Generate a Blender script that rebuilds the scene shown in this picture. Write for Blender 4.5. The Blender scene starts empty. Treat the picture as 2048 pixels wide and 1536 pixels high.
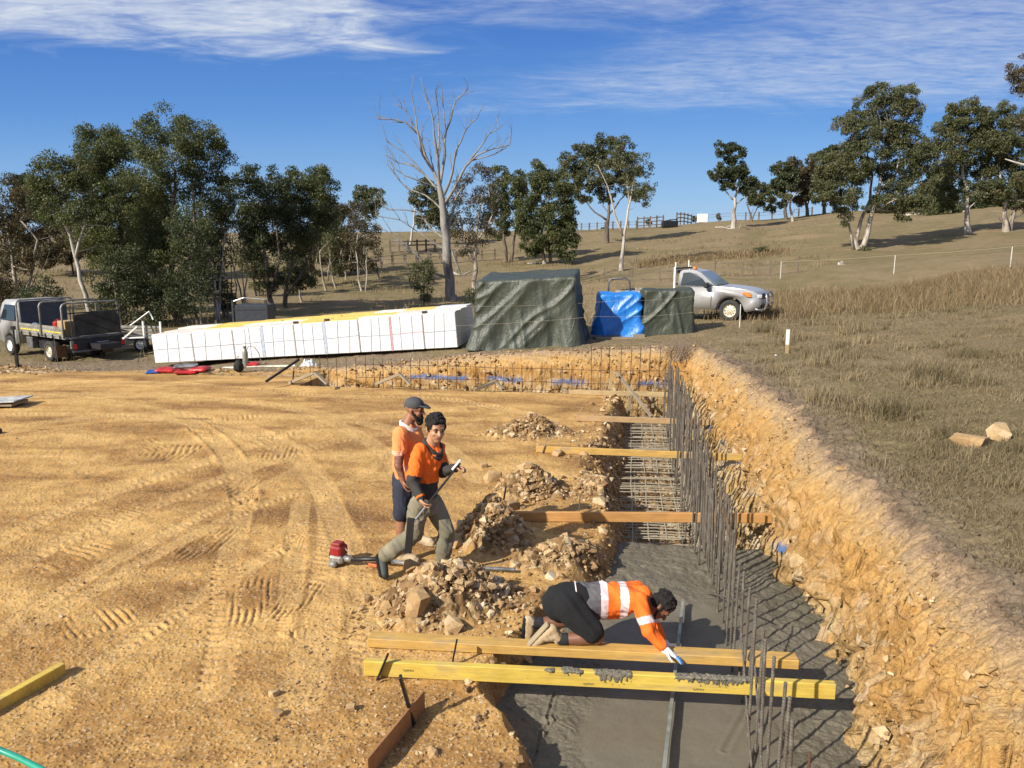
import bpy, bmesh, math, random
import numpy as np
from mathutils import Vector, Matrix, Euler
SC = bpy.context.scene
COL = SC.collection
R = math.radians
# ------------------------------------------------------------------ camera frame
F, PIT, HC = 1540.0, R(10.4), 3.6
CP, SP = math.cos(PIT), math.sin(PIT)
def W(px, py, D=None, z=None):
    a, b = (px-1024)/F, -(py-768)/F
    d = Vector((a, CP+b*SP, -SP+b*CP))
    t = (z-HC)/d.z if D is None else D/d.y
    return Vector((0, 0, HC)) + d*t
cam_d = bpy.data.cameras.new('camera'); cam = bpy.data.objects.new('camera', cam_d); COL.objects.link(cam)
cam.location = (0, 0, HC); cam.rotation_euler = (R(90)-PIT, 0, 0)
cam_d.sensor_width = 36; cam_d.lens = 36*F/2048; cam_d.clip_start = .05; cam_d.clip_end = 5000
SC.camera = cam
# ------------------------------------------------------------------ tagging
def tag(o, label=None, cat=None, group=None, kind=None):
    if label: o['label'] = label
    if cat: o['category'] = cat
    if group: o['group'] = group
    if kind: o['kind'] = kind
    return o
def thing(name, label, cat, loc=(0,0,0), rz=0, group=None):
    o = bpy.data.objects.new(name, None); COL.objects.link(o)
    o.location = loc; o.rotation_euler = (0, 0, rz); o.empty_display_size = .1
    return tag(o, label, cat, group)
def finish(name, me, mats, parent=None, smooth=False):
    o = bpy.data.objects.new(name, me); COL.objects.link(o)
    for m in (mats if isinstance(mats, (list, tuple)) else [mats]): me.materials.append(m)
    me.polygons.foreach_set('use_smooth', np.full(len(me.polygons), bool(smooth)))
    if parent is not None: o.parent = parent
    return o
def npmesh(name, V, Fc, mats, parent=None, smooth=False, mi=None):
    """V (n,3), Fc (m,k) fast mesh"""
    V = np.asarray(V, dtype=np.float32); Fc = np.asarray(Fc, dtype=np.int32)
    me = bpy.data.meshes.new(name); k = Fc.shape[1]
    me.vertices.add(len(V)); me.vertices.foreach_set('co', V.ravel())
    me.loops.add(Fc.size); me.loops.foreach_set('vertex_index', Fc.ravel())
    me.polygons.add(len(Fc)); me.polygons.foreach_set('loop_start', np.arange(0, Fc.size, k, dtype=np.int32))
    me.polygons.foreach_set('loop_total', np.full(len(Fc), k, dtype=np.int32))
    if mi is not None: me.polygons.foreach_set('material_index', np.asarray(mi, dtype=np.int32))
    me.update(calc_edges=True)
    return finish(name, me, mats, parent, smooth)
# ------------------------------------------------------------------ numpy noise
def _h(ix, iy, iz=0, s=0):
    n = (ix.astype(np.int64)*374761393 + iy.astype(np.int64)*668265263 + np.int64(iz)*2147483647 if np.isscalar(iz)
         else ix.astype(np.int64)*374761393 + iy.astype(np.int64)*668265263 + iz.astype(np.int64)*1274126177) + s*144269
    n = (n ^ (n >> 13))*1274126177
    n = (n ^ (n >> 16)) & 0xffffff
    return n/float(0xffffff)
def noise2(x, y, s=0):
    ix, iy = np.floor(x), np.floor(y); fx, fy = x-ix, y-iy
    fx, fy = fx*fx*(3-2*fx), fy*fy*(3-2*fy)
    a, b, c, d = _h(ix,iy,0,s), _h(ix+1,iy,0,s), _h(ix,iy+1,0,s), _h(ix+1,iy+1,0,s)
    return (a*(1-fx)+b*fx)*(1-fy)+(c*(1-fx)+d*fx)*fy - .5
def fbm(x, y, o=4, s=0, g=.5):
    t = 0; a = 1
    for k in range(o):
        t = t + a*noise2(x, y, s+k*17); x = x*2.03+5.1; y = y*2.01-3.7; a *= g
    return t
def cell2(x, y, s=0):
    """worley: (F1 distance, F2-F1, random id of nearest)"""
    ix, iy = np.floor(x), np.floor(y)
    f1 = np.full(x.shape, 9.); f2 = np.full(x.shape, 9.); idn = np.zeros(x.shape)
    for dx in (-1,0,1):
        for dy in (-1,0,1):
            cx, cy = ix+dx, iy+dy
            px, py = cx+_h(cx,cy,0,s), cy+_h(cx,cy,0,s+7)
            d = np.hypot(px-x, py-y); m = d < f1
            f2 = np.where(m, f1, np.minimum(f2, d)); idn = np.where(m, _h(cx,cy,0,s+13), idn); f1 = np.where(m, d, f1)
    return f1, f2-f1, idn
def sstep(a, b, x):
    t = np.clip((x-a)/(b-a), 0, 1); return t*t*(3-2*t)
# ------------------------------------------------------------------ node materials
class NT:
    def __init__(s, name):
        s.m = bpy.data.materials.new(name); s.m.use_nodes = True; s.t = s.m.node_tree; s.n = s.t.nodes; s.l = s.t.links
        s.b = s.n['Principled BSDF']; s.out = s.n['Material Output']
    def new(s, typ, **kw):
        n = s.n.new(typ)
        for k, v in kw.items(): setattr(n, k, v)
        return n
    def put(s, sock, v):
        if hasattr(v, 'links') or isinstance(v, bpy.types.NodeSocket): s.l.new(v, sock)
        elif isinstance(v, (tuple, list)) and sock.type == 'RGBA': sock.default_value = (*v[:3], 1)
        else: sock.default_value = v
    def coord(s, kind='Object', scale=(1,1,1), rot=(0,0,0)):
        c = s.new('ShaderNodeTexCoord'); mp = s.new('ShaderNodeMapping')
        s.l.new(c.outputs[kind], mp.inputs[0]); mp.inputs['Scale'].default_value = scale; mp.inputs['Rotation'].default_value = rot
        return mp.outputs[0]
    def noise(s, sc, det=4, vec=None, rough=.55, dist=0):
        n = s.new('ShaderNodeTexNoise'); n.inputs['Scale'].default_value = sc; n.inputs['Detail'].default_value = det
        n.inputs['Roughness'].default_value = rough; n.inputs['Distortion'].default_value = dist
        if vec is not None: s.l.new(vec, n.inputs['Vector'])
        return n.outputs['Fac']
    def voro(s, sc, vec=None, feat='F1', out='Distance', rnd=1):
        n = s.new('ShaderNodeTexVoronoi', feature=feat); n.inputs['Scale'].default_value = sc; n.inputs['Randomness'].default_value = rnd
        if vec is not None: s.l.new(vec, n.inputs['Vector'])
        return n.outputs[out]
    def ramp(s, fac, stops, interp='LINEAR'):
        n = s.new('ShaderNodeValToRGB'); n.color_ramp.interpolation = interp; e = n.color_ramp.elements
        while len(e) < len(stops): e.new(.5)
        for i, (p, c) in enumerate(stops):
            e[i].position = p; e[i].color = (c, c, c, 1) if isinstance(c, (int, float)) else (*c, 1)
        s.l.new(fac, n.inputs[0]); return n.outputs[0]
    def mix(s, f, a, b, mode='MIX'):
        n = s.new('ShaderNodeMix', data_type='RGBA', blend_type=mode)
        s.put(n.inputs[0], f); s.put(n.inputs[6], a); s.put(n.inputs[7], b); return n.outputs[2]
    def math(s, op, a, b=0, c=None):
        n = s.new('ShaderNodeMath', operation=op); s.put(n.inputs[0], a); s.put(n.inputs[1], b)
        if c is not None: s.put(n.inputs[2], c)
        return n.outputs[0]
    def attr(s, name, out='Fac'):
        n = s.new('ShaderNodeAttribute', attribute_name=name); return n.outputs[out]
    def bump(s, h, st=.3, d=.02):
        n = s.new('ShaderNodeBump'); s.put(n.inputs['Strength'], st); n.inputs['Distance'].default_value = d
        s.put(n.inputs['Height'], h); s.l.new(n.outputs[0], s.b.inputs['Normal']); return n
    def base(s, c): s.put(s.b.inputs['Base Color'], c); return s
    def set(s, **kw):
        for k, v in kw.items(): s.put(s.b.inputs[k.replace('_',' ')], v)
        return s
def simple(name, col, rough=.6, metal=0, var=.12, sc=8, bump=0, bsc=60, dirt=None, dirtamt=.3, **kw):
    t = NT(name); v = t.coord()
    n = t.noise(sc, 5, v)
    lo = tuple(max(0, c*(1-var*2)) for c in col); hi = tuple(min(1, c*(1+var*2)) for c in col)
    c = t.ramp(n, [(.3, lo), (.7, hi)])
    if dirt:
        c = t.mix(t.math('MULTIPLY', t.ramp(t.noise(sc*.6, 6, v), [(.42, 0), (.7, 1)]), dirtamt), c, dirt)
    t.base(c); t.set(Roughness=rough, Metallic=metal, **kw)
    if bump: t.bump(t.noise(bsc, 4, v), bump, .01)
    return t.m
# ------------------------------------------------------------------ mesh builder
class MB:
    def __init__(s): s.V = []; s.F = []; s.M = []
    def add(s, V, Fc, mi=0):
        k = len(s.V); s.V += [tuple(v) for v in V]; s.F += [tuple(i+k for i in f) for f in Fc]; s.M += [mi]*len(Fc); return s
    def box(s, c, d, rot=None, mi=0, ch=0.0):
        """box centre c, full size d, Matrix rot; ch = chamfer"""
        hx, hy, hz = d[0]/2, d[1]/2, d[2]/2
        if ch:
            bm = bmesh.new(); bmesh.ops.create_cube(bm, size=1); bmesh.ops.scale(bm, vec=d, verts=bm.verts)
            bmesh.ops.bevel(bm, geom=bm.edges, offset=ch, segments=1, affect='EDGES')
            V = [v.co.copy() for v in bm.verts]; Fc = [[v.index for v in f.verts] for f in bm.faces]; bm.free()
        else:
            V = [Vector((x,y,z)) for x in (-hx,hx) for y in (-hy,hy) for z in (-hz,hz)]
            Fc = [(0,1,3,2),(4,6,7,5),(0,4,5,1),(2,3,7,6),(0,2,6,4),(1,5,7,3)]
        if rot is not None: V = [rot @ v for v in V]
        c = Vector(c); return s.add([v+c for v in V], Fc, mi)
    def beam(s, a, b, w, h, up=(0,0,1), mi=0, ch=0.0):
        """box from a to b, width w (sideways), height h (towards up)"""
        a, b = Vector(a), Vector(b); x = (b-a).normalized(); y = Vector(up).cross(x).normalized(); z = x.cross(y)
        return s.box((a+b)/2, ((b-a).length, w, h), Matrix((x,y,z)).transposed(), mi, ch)
    def tube(s, pts, rad, n=8, mi=0, cap=True):
        pts = [Vector(p) for p in pts]; m = len(pts)
        if isinstance(rad, (int, float)): rad = [rad]*m
        V = []; up = None
        for i, p in enumerate(pts):
            t = (pts[min(i+1,m-1)]-pts[max(i-1,0)])
            t = t.normalized() if t.length > 1e-9 else Vector((0,0,1))
            if up is None: up = Vector((0,0,1)) if abs(t.z) < .9 else Vector((1,0,0))
            x = up.cross(t).normalized(); y = t.cross(x).normalized(); up = y
            for k in range(n):
                an = 2*math.pi*k/n; V.append(p+(x*math.cos(an)+y*math.sin(an))*rad[i])
        Fc = [(i*n+k, i*n+(k+1)%n, (i+1)*n+(k+1)%n, (i+1)*n+k) for i in range(m-1) for k in range(n)]
        if cap: Fc += [tuple(range(n))[::-1], tuple((m-1)*n+k for k in range(n))]
        return s.add(V, Fc, mi)
    def cyl(s, a, b, r, r2=None, n=16, mi=0): return s.tube([a, b], [r, r if r2 is None else r2], n, mi)
    def lathe(s, prof, M, n=24, mi=0):
        """prof [(r, z)], matrix M"""
        V = [M @ Vector((r*math.cos(2*math.pi*k/n), r*math.sin(2*math.pi*k/n), z)) for r, z in prof for k in range(n)]
        Fc = [(i*n+k, i*n+(k+1)%n, (i+1)*n+(k+1)%n, (i+1)*n+k) for i in range(len(prof)-1) for k in range(n)]
        return s.add(V, Fc, mi)
    def poly(s, pts, th, n=None, mi=0):
        """flat polygon with thickness th along normal n"""
        pts = [Vector(p) for p in pts]; n = Vector(n).normalized()*th if n is not None else (pts[1]-pts[0]).cross(pts[2]-pts[0]).normalized()*th
        m = len(pts); V = pts+[p+n for p in pts]
        return s.add(V, [tuple(range(m))[::-1], tuple(range(m,2*m))]+[(i,(i+1)%m,m+(i+1)%m,m+i) for i in range(m)], mi)
    def build(s, name, mats, parent=None, smooth=False, bevel=0, seg=2, world=False):
        me = bpy.data.meshes.new(name)
        V = s.V
        if parent is not None and not world: pass
        me.from_pydata([tuple(v) for v in V], [], s.F); me.polygons.foreach_set('material_index', np.array(s.M, dtype=np.int32))
        bm = bmesh.new(); bm.from_mesh(me); bmesh.ops.recalc_face_normals(bm, faces=bm.faces)
        if bevel: 
            bmesh.ops.remove_doubles(bm, verts=bm.verts, dist=1e-5)
            es = [e for e in bm.edges if len(e.link_faces) == 2 and e.calc_face_angle(0) > .6]
            bmesh.ops.bevel(bm, geom=es, offset=bevel, segments=seg, affect='EDGES', clamp_overlap=True)
        bm.to_mesh(me); bm.free()
        o = finish(name, me, mats, parent, smooth)
        if world and parent is not None: o.matrix_parent_inverse = parent_inv(parent)
        return o
def parent_inv(p):
    bpy.context.view_layer.update(); return p.matrix_world.inverted()
def rotz(a): return Matrix.Rotation(a, 3, 'Z')
# ------------------------------------------------------------------ terrain
A0 = R(8.4); CA, SA = math.cos(A0), math.sin(A0)
def uv(x, y): return x*SA+y*CA, x*CA-y*SA
def xy(u, v): return u*SA+v*CA, u*CA-v*SA
def P(u, v, z): x, y = xy(u, v); return Vector((x, y, z))
T_px = np.array([-1500, -400, 0, 350, 600, 900, 1150, 1243, 1500, 1727, 2048, 2800, 4000.])
T_tan = (T_px-1024)/1566.
T_D = np.array([20, 24, 27, 40, 50, 60, 75, 90, 120, 200, 700.])
T_Z = np.array([
 [ 0, 0, 0,   0,  .25, .66, .90, .95, 1.05,1.25,1.55, 2.2, 2.6],
 [-.6,-.5,-.42,-.22, .25, .72, .92, .98, 1.12,1.30,1.75, 2.6, 3.0],
 [-.8,-.7,-.62,-.45,-.05, .60, .85, .92, 1.12,1.35,1.95, 2.8, 3.4],
 [-1.,-.8,-.6,-.35,-.3,-.2, .1, .35, .75,1.10,2.35, 3.6, 4.6],
 [-.9,-.5,-.2, .0, -.2,-.24,.3, .7, 1.3, 2.2, 3.0, 4.4, 5.5],
 [ 0,  0,  0,  .1, .0, .1,  .7, 1.2, 2.0, 2.9, 3.7, 5.4, 6.5],
 [1.,  1., 1., 1.,  1.3,1.5,1.9, 2.4, 3.3, 4.4, 5.4, 7.0, 8.0],
 [3,   3.,3.,  3.0,3.0,3.2, 3.4, 3.7, 5.0, 6.2, 7.4, 9.0, 10.],
 [5.0,5.0,5.0, 5.1,5.1,5.3, 5.5, 5.8, 7.0, 8.4, 9.8, 12., 13.],
 [3,3,3,3,3,3,3,3,4,5,6,8,8],
 [-5]*13])
def table(x, y):
    D = np.maximum(y, 1.); t = np.clip(x/D, T_tan[0]+1e-6, T_tan[-1]-1e-6); lD = np.clip(np.log(D), math.log(20), math.log(700)-1e-6)
    LT = np.log(T_D)
    i = np.clip(np.searchsorted(LT, lD, 'right')-1, 0, len(LT)-2); j = np.clip(np.searchsorted(T_tan, t, 'right')-1, 0, len(T_tan)-2)
    a = (lD-LT[i])/(LT[i+1]-LT[i]); b = (t-T_tan[j])/(T_tan[j+1]-T_tan[j])
    a = .5*a+.5*a*a*(3-2*a); b = b*b*(3-2*b)
    return (T_Z[i,j]*(1-b)+T_Z[i,j+1]*b)*(1-a)+(T_Z[i+1,j]*(1-b)+T_Z[i+1,j+1]*b)*a
def interp(x, xs, ys): return np.interp(x, xs, ys)
def natural(x, y):
    u, v = uv(x, y)
    near = 1.0+.085*np.clip(v-2.4, -.5, 30)+.04*np.clip(8-u, 0, 5)
    left = interp(v, [-9.5, -7, -4, -2, 1.5], [0, .28, .62, .80, .95])
    near = np.where(v < 1.9, left, near)
    w = sstep(20.6, 24.5, y)
    z = near*(1-w)+table(x, y)*w
    return z + .05*fbm(x*.35, y*.35, 3, 3)
vT_u = [-5, 3, 5.0, 5.7, 6.6, 7.4, 8.4, 9.6, 11, 12.2, 13.2, 14.5, 16, 18.0]
vT_v = [-.8, -.9, -.75, -1.1, -1.0, -.75, -.45, -.2, -.35, -.62, -.58, -.4, -.35, -.2]
vB_v = [-.7, -.6, -.55, -.8, -.75, -.45, -.15, .02, .05, .0, .02, .1, .05, .05]
HEAPS = []   # (x, y, radius_x, radius_y, height, rot)
def hp(px, py, rx, ry, h, rot=0): p = W(px, py, z=0); HEAPS.append((p.x, p.y, rx, ry, h, rot)); return p
hp(868, 1215, .72, .52, .50); hp(985, 1075, .50, .55, .52, .3); hp(1062, 985, .62, .50, .42, .2); hp(1062, 868, .95, .55, .38)
hp(1130, 1115, .75, .35, .24, .4); hp(960, 1190, .5, .4, .26); hp(1205, 975, .45, .6, .16, .3); hp(600, 745, .8, .5, .28); hp(440, 745, 1.3, .5, .22); hp(40, 742, 1.9, .7, .16)
def surface(x, y, detail=True):
    """returns z and masks"""
    u, v = uv(x, y)
    N = natural(x, y)
    jag = .20*fbm(u*.9, v*0+2.2, 3, 5)
    jag2 = .10*fbm(u*3.1, v*0+7.7, 3, 15) if detail else 0
    f1, fd, idc = cell2(u*3.1, v*.6+1, 9) if detail else (0, 0, .5)
    vb = interp(u, [0, 5, 5.8, 6.4, 7.2, 8.0, 9.4, 12, 19, 24], [1.6, 1.5, 1.6, 1.85, 1.88, 1.88, 1.62, 1.6, 1.35, 1.2]) + jag*.5+jag2+(idc-.5)*.16*(u < 12)
    vl = interp(u, [0, 4, 8, 13, 17, 20, 24], [2.75, 2.75, 2.85, 2.75, 2.45, 2.0, 1.9]) + jag*1.2
    a1 = (v-vb)/(vl-vb)
    ub = 19.55 + .18*fbm(v*.8, u*0+1.1, 3, 25)+.08*fbm(v*3, u*0, 3, 26); ul = 20.25+.25*fbm(v*.7, u*0+9, 3, 27)
    a2 = (u-ub)/(ul-ub)
    a = np.clip(np.maximum(a1, a2), 0, 1)
    # excavated floor
    gully = interp(u, vT_u, vT_v); bot = interp(u, vT_u, vB_v)
    rg = .16*fbm(u*1.7, v*1.1, 4, 31) if detail else 0
    tt = np.clip((v-gully-rg)/(bot-gully+.12), 0, 1)
    tt = np.where(v > 1.7, np.maximum(tt, .99), tt); 
    tr1 = tt**1.3*sstep(.0, .0001, 25-u)
    tf = np.clip((u-(18.35+rg*.6))/.35, 0, 1)*np.where(v < -8.2, 0, 1)*sstep(-8.6, -7.6, v)
    tr = np.maximum(tr1, tf)
    depth = .80
    pad = .03*fbm(x*.45, y*.45, 3, 41)
    floor = pad - depth*tr
    prof = np.where(a < .55, 1-(1-np.clip(a/.55, 0, 1)*.80), .80+.20*np.sin(np.clip((a-.55)/.45, 0, 1)*np.pi/2))
    w_low = 1-np.clip(a/.45, 0, 1)
    z = floor*(1-prof)+N*prof
    m_wall = sstep(.0, .03, a)
    m_dig = np.clip(tr*1.5, 0, 1)*(1-sstep(0, .05, a))
    m_grass = sstep(.90, 1.02, np.maximum(a1, a2))
    # heaps
    for (hx, hy, rx, ry, hh, ro) in HEAPS:
        c, s_ = math.cos(ro), math.sin(ro); dx, dy = x-hx, y-hy
        q = np.sqrt(((dx*c+dy*s_)/rx)**2+((-dx*s_+dy*c)/ry)**2)
        if detail: q = q+.25*fbm(x*2.4, y*2.4, 3, 51)
        z = z+hh*np.clip(1-q, 0, 1)**1.15*(1-np.clip(a, 0, 1))
        m_dig = np.maximum(m_dig, sstep(1.1, .7, q)*(a < .05))
    am = np.maximum(a1, a2); wd = sstep(-4.6, -6.2, v)*sstep(31, 27, y)*(y > 18); am = np.where(am > 1.02, am*(1-wd)+(1.06+.9*np.clip(fbm(x*.5, y*.5, 3, 77), 0, 1))*wd, am)
    return z, a, m_wall, m_dig, m_grass, u, v, am, tr
def ground(x, y):
    z = surface(np.array([float(x)]), np.array([float(y)]), False)[0]; return float(z[0])
def gz(px, D):
    """point on ground straight below image column px at forward distance D"""
    x = (px-1024)/1566*D; return Vector((x, D, ground(x, D)))
def build_terrain():
    rows = []
    t0, t1 = HC/4.0, HC/17.4
    rows += list(HC/np.linspace(t0, t1, 620))
    rows += list(np.arange(17.43, 21.2, .028))
    r = 21.2
    while r < 150: rows.append(r); r *= 1.006 if r > 30 else 1.0035
    while r < 1500: rows.append(r); r *= 1.06
    rows = [-30, -8, 0.5, 1.5, 2.5, 3.2, 3.7]+rows
    tan = list(np.linspace(-.80, .80, 1180))
    side = [-20, -9, -4, -2.5, -1.8, -1.4, -1.15, -1.0, -.9, -.85]
    tan = side+tan+[-s for s in side[::-1]]
    D = np.array(rows)[:, None]; T = np.array(tan)[None, :]
    De = np.maximum(D, 4.0) if False else D
    Y = D+0*T; X = T*np.maximum(D, 3.7)
    shp = X.shape; x, y = X.ravel(), Y.ravel()
    z, a, mw, md, mg, u, v, am, tr = surface(x, y)
    near = sstep(30, 12, y); onpad = (1-mw)*(1-mg)
    # rough displacement
    pad = onpad*(1-md)
    lump = fbm(x*5, y*5, 4, 61); fine = fbm(x*22, y*22, 3, 62)
    z = z + pad*(.018*lump+.005*fine)*near
    peb = cell2(x*26, y*26, 63); z = z+pad*near*.012*np.clip(.35-peb[0], 0, 1)*(peb[2] > .55)*3
    # tyre tracks on the pad
    tread = np.zeros_like(x); trk = np.zeros_like(x)
    rnd = random.Random(5)
    def curve(pts, w, lug=.09, amp=.0045, ang=0.6):
        nonlocal z, tread, trk
        Q = [W(px, py, z=0) for px, py in pts]
        sp = []
        for i in range(len(Q)-1):
            p0, p1, p2, p3 = Q[max(i-1,0)], Q[i], Q[i+1], Q[min(i+2,len(Q)-1)]
            for k in range(8):
                t = k/8; sp.append(.5*((2*p1)+(p2-p0)*t+(2*p0-5*p1+4*p2-p3)*t*t+(3*p1-p0-3*p2+p3)*t**3))
        sp.append(Q[-1]); L = 0
        bx = [min(p.x for p in sp)-.6, max(p.x for p in sp)+.6, min(p.y for p in sp)-.6, max(p.y for p in sp)+.6]
        idx = np.nonzero((x > bx[0]) & (x < bx[1]) & (y > bx[2]) & (y < bx[3]) & (pad > .5))[0]
        X_, Y_ = x[idx], y[idx]; best = np.full(len(idx), 9.); along = np.zeros(len(idx)); lat = np.zeros(len(idx))
        for p, q in zip(sp[:-1], sp[1:]):
            dx, dy = q.x-p.x, q.y-p.y; l = math.hypot(dx, dy)
            if l < 1e-6: continue
            tt = np.clip(((X_-p.x)*dx+(Y_-p.y)*dy)/l/l, 0, 1)
            d = np.hypot(X_-p.x-tt*dx, Y_-p.y-tt*dy); m = d < best
            best = np.where(m, d, best); along = np.where(m, L+tt*l, along); lat = np.where(m, ((X_-p.x)*dy-(Y_-p.y)*dx)/l, lat); L += l
        e = sstep(w, w*.75, best); pat = noise2(along*.9+w*91, lat*2, 71)+.5
        ph = (along+np.abs(lat)*ang)/lug
        lugs = np.clip(np.sin(ph*2*np.pi)*2.2, -1, 1)
        brk = sstep(.35, .6, noise2(along*.8, lat*.6+w*77, 73)+.5)
        z[idx] += e*(-.006+amp*lugs*brk*sstep(24, 10, Y_)*.9) + amp*.8*np.exp(-((best-w)/.05)**2)*(along > .08)*(along < L-.08)*sstep(.3, .6, noise2(along*.7+3, lat*0+w*31, 74)+.5)
        trk[idx] = np.maximum(trk[idx], e*(.55+.4*pat)); 
    curve([(-60,1300),(200,1140),(420,1020),(600,930),(560,880),(420,840),(200,800),(-100,775)], .14, .10)
    curve([(60,1260),(330,1100),(520,1010),(700,960),(800,900)], .14, .10)
    curve([(-100,800),(250,790),(480,800),(650,840),(760,900),(800,950),(820,1000)], .20, .11)
    curve([(-100,830),(200,830),(400,850),(560,900),(640,980),(690,1080),(720,1200),(740,1330)], .20, .12)
    curve([(-100,870),(250,830),(470,850),(600,920),(660,1020),(650,1180),(600,1400)], .22, .13, .005)
    curve([(-80,1120),(150,1010),(330,950),(480,900),(640,850),(900,820)], .20, .13, .005)
    curve([(-80,1180),(160,1070),(360,990),(520,930),(690,880),(950,850)], .20, .13, .005)
    curve([(-100,790),(300,790),(600,820),(850,880),(960,960)], .22, .13, .005)
    curve([(500,960),(480,1040),(455,1130),(450,1250),(430,1380)], .16, .12, .022, .2)
    curve([(600,1010),(590,1100),(580,1190),(585,1260)], .15, .07, .02, .3)
    curve([(-50,770),(300,765),(620,790),(900,800),(1100,840)], .22, .12, .015)
    curve([(100,1400),(260,1290),(420,1180),(560,1100)], .14, .1, .014)
    curve([(380,845),(430,880),(470,930),(490,1000)], .22, .1, .02)
    def prints(px, py, rx, ry, ang, lug, amp):
        p = W(px, py, z=0); dx, dy = x-p.x, y-p.y; c_, s_ = math.cos(ang), math.sin(ang); a_ = dx*c_+dy*s_; b_ = -dx*s_+dy*c_
        q = np.hypot(a_/rx, b_/ry)+.3*fbm(x*3, y*3, 2, 75); e = sstep(1.05, .75, q)*(pad > .5)
        return e*amp*np.clip(np.sin((a_+.06*np.sin(b_*3))/lug*2*np.pi)*1.8, -1, .6)*sstep(.25, .5, noise2(a_*6, b_*2.2, 76)+.5)
    rq = random.Random(21)
    for (px, py, rx, ry, an, lg) in [(330,900,.55,.5,.1,.11),(365,905,.3,.6,-.1,.12),(300,890,.3,.5,.7,.10),(395,850,.5,.25,.5,.09),(425,830,.3,.2,-.5,.08),(555,905,.35,.45,.0,.09),(560,870,.3,.3,.2,.1),(580,800,.5,.35,.6,.09),(490,970,.3,.5,-.3,.1),(500,1200,.25,.6,.15,.07),(590,1200,.2,.5,-.2,.06),(640,880,.3,.4,-.8,.1),(230,1030,.5,.3,1.0,.09),(120,1120,.6,.3,.9,.1),(410,1090,.25,.6,-.2,.08),(180,1250,.4,.3,.6,.07),(470,835,.6,.3,.2,.1)]:
        z = z+prints(px, py, rx, ry, an, lg, .010)
    for _ in range(70):  # boot prints and scuffs
        px, py = rq.uniform(20, 1000), rq.uniform(830, 1500); z = z+prints(px, py, .05, .13, rq.uniform(0, 3), .03, .006)-.012*np.exp(-(((x-W(px, py, z=0).x)/.07)**2+((y-W(px, py, z=0).y)/.12)**2))*(pad > .5)
    # bumpy dig/rubble
    c1 = cell2(x*7, y*7, 81); c2 = cell2(x*17, y*17, 82)
    z = z + md*near*(.10*(c1[2]-.5)*np.clip(c1[1]*3, 0, 1)+.05*(c2[2]-.5)*np.clip(c2[1]*3, 0, 1)+.05*lump)
    # rocky wall: push faces sideways
    hh = z
    wu = u+.15*fbm(u*2, hh*2, 2, 90)
    k1 = cell2(wu*1.5, hh*2.1+v*.7, 91); k2 = cell2(wu*4.2, hh*3.6+v*1.6, 92); k3 = cell2(wu*11, hh*8+v*4, 93)
    k4 = fbm(wu*9, hh*9, 4, 94)
    lowrock = sstep(.75, .25, a)
    push = mw*((.17*(k1[2]-.5)+.14*(k2[2]-.5)*np.clip(k2[1]*4, 0, 1)+.08*(k3[2]-.5))*(.30+.70*lowrock)+.03*k4)
    s2 = hh*.8+v*.9; k5 = cell2(wu*9, s2*9, 97); k6 = cell2(wu*21, s2*19, 98); push = push+mw*(.05*(k5[2]-.5)*np.clip(k5[1]*3, 0, 1)+.028*(k6[2]-.5)*np.clip(k6[1]*3, 0, 1)+.02*fbm(u*16, v*1.2, 3, 95)*(1-lowrock))
    z = z+mw*(.015*(k5[2]-.5)+.015*(k6[2]-.5))
    s1 = (v > 1.2) & (u < 20.2)
    x = x+np.where(s1, push*CA, push*SA*0-0*x); y = y+np.where(s1, -push*SA, push)
    z = z + mw*.03*k4
    # crumbly dark topsoil lip and paddock
    lip = sstep(.80, .98, am)*(1-sstep(1.3, 2.2, am))
    z = z + lip*near*(.05*lump+.025*fine)+mg*(.05*fbm(x*1.4, y*1.4, 4, 96)+.012*fine*near)
    # splitting masks
    # blue spray paint / tape marks along the walls
    blue = np.zeros_like(x)
    def spot(px, py, D, r):
        p = W(px, py, D=D); d = np.sqrt((x-p.x)**2+(y-p.y)**2+(z-p.z)**2); np.maximum(blue, sstep(r, r*.5, d+.05*fine+.03*k4), out=blue)
    # far bank line, on the face about 0.25 m up
    q = np.abs(z-(.02+.05*fbm(v*1.2, v*0, 2, 99)+.0*v)); on = (u > 19.3)&(u < 20.6)&(v > -7.5)&(v < 1.3)&(mw > .3)
    gap = sstep(-.05, .05, noise2(v*1.3, v*0, 101)+.05)
    blue = np.maximum(blue, on*gap*sstep(.06, .03, q))
    gap = sstep(.16, .22, noise2(u*2.2, u*0, 103)); on = (v > 1.2)&(u < 19)&(u > 9)&(mw > .05)
    blue = np.maximum(blue, on*gap*sstep(.06, .02, np.abs(z-(-.05+.1*fbm(u*1, u*0, 2, 104)))))
    nx = len(tan); ny = len(rows)
    idx = np.arange(nx*ny).reshape(ny, nx)
    Q = np.stack([idx[:-1,:-1], idx[:-1,1:], idx[1:,1:], idx[1:,:-1]], -1).reshape(-1, 4)
    fa = (mw*(1-mg))[Q].mean(1); fg = mg[Q].mean(1)
    cls = np.where(fg > .5, 2, np.where(fa > .35, 1, 0))
    V = np.stack([x, y, z], 1)
    for k, (nm, lab) in enumerate([('dirt_pad', 'levelled ochre dirt building pad with tyre tracks'), ('cut_bank', 'cut clay and rock bank around the pad'), ('paddock', 'dry grassy paddock rising to a ridge')]):
        fq = Q[cls == k]; used = np.unique(fq); remap = np.zeros(len(V), dtype=np.int32); remap[used] = np.arange(len(used))
        o = npmesh(nm, V[used], remap[fq], MAT_GROUND, None, True); tag(o, lab, 'ground', None, 'structure')
        me = o.data
        for an, arr in (('m_wall', mw), ('m_dig', md), ('m_grass', mg), ('m_h', am), ('m_track', trk), ('m_blue', blue)):
            at = me.attributes.new(an, 'FLOAT', 'POINT'); at.data.foreach_set('value', arr[used].astype(np.float32))
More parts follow.
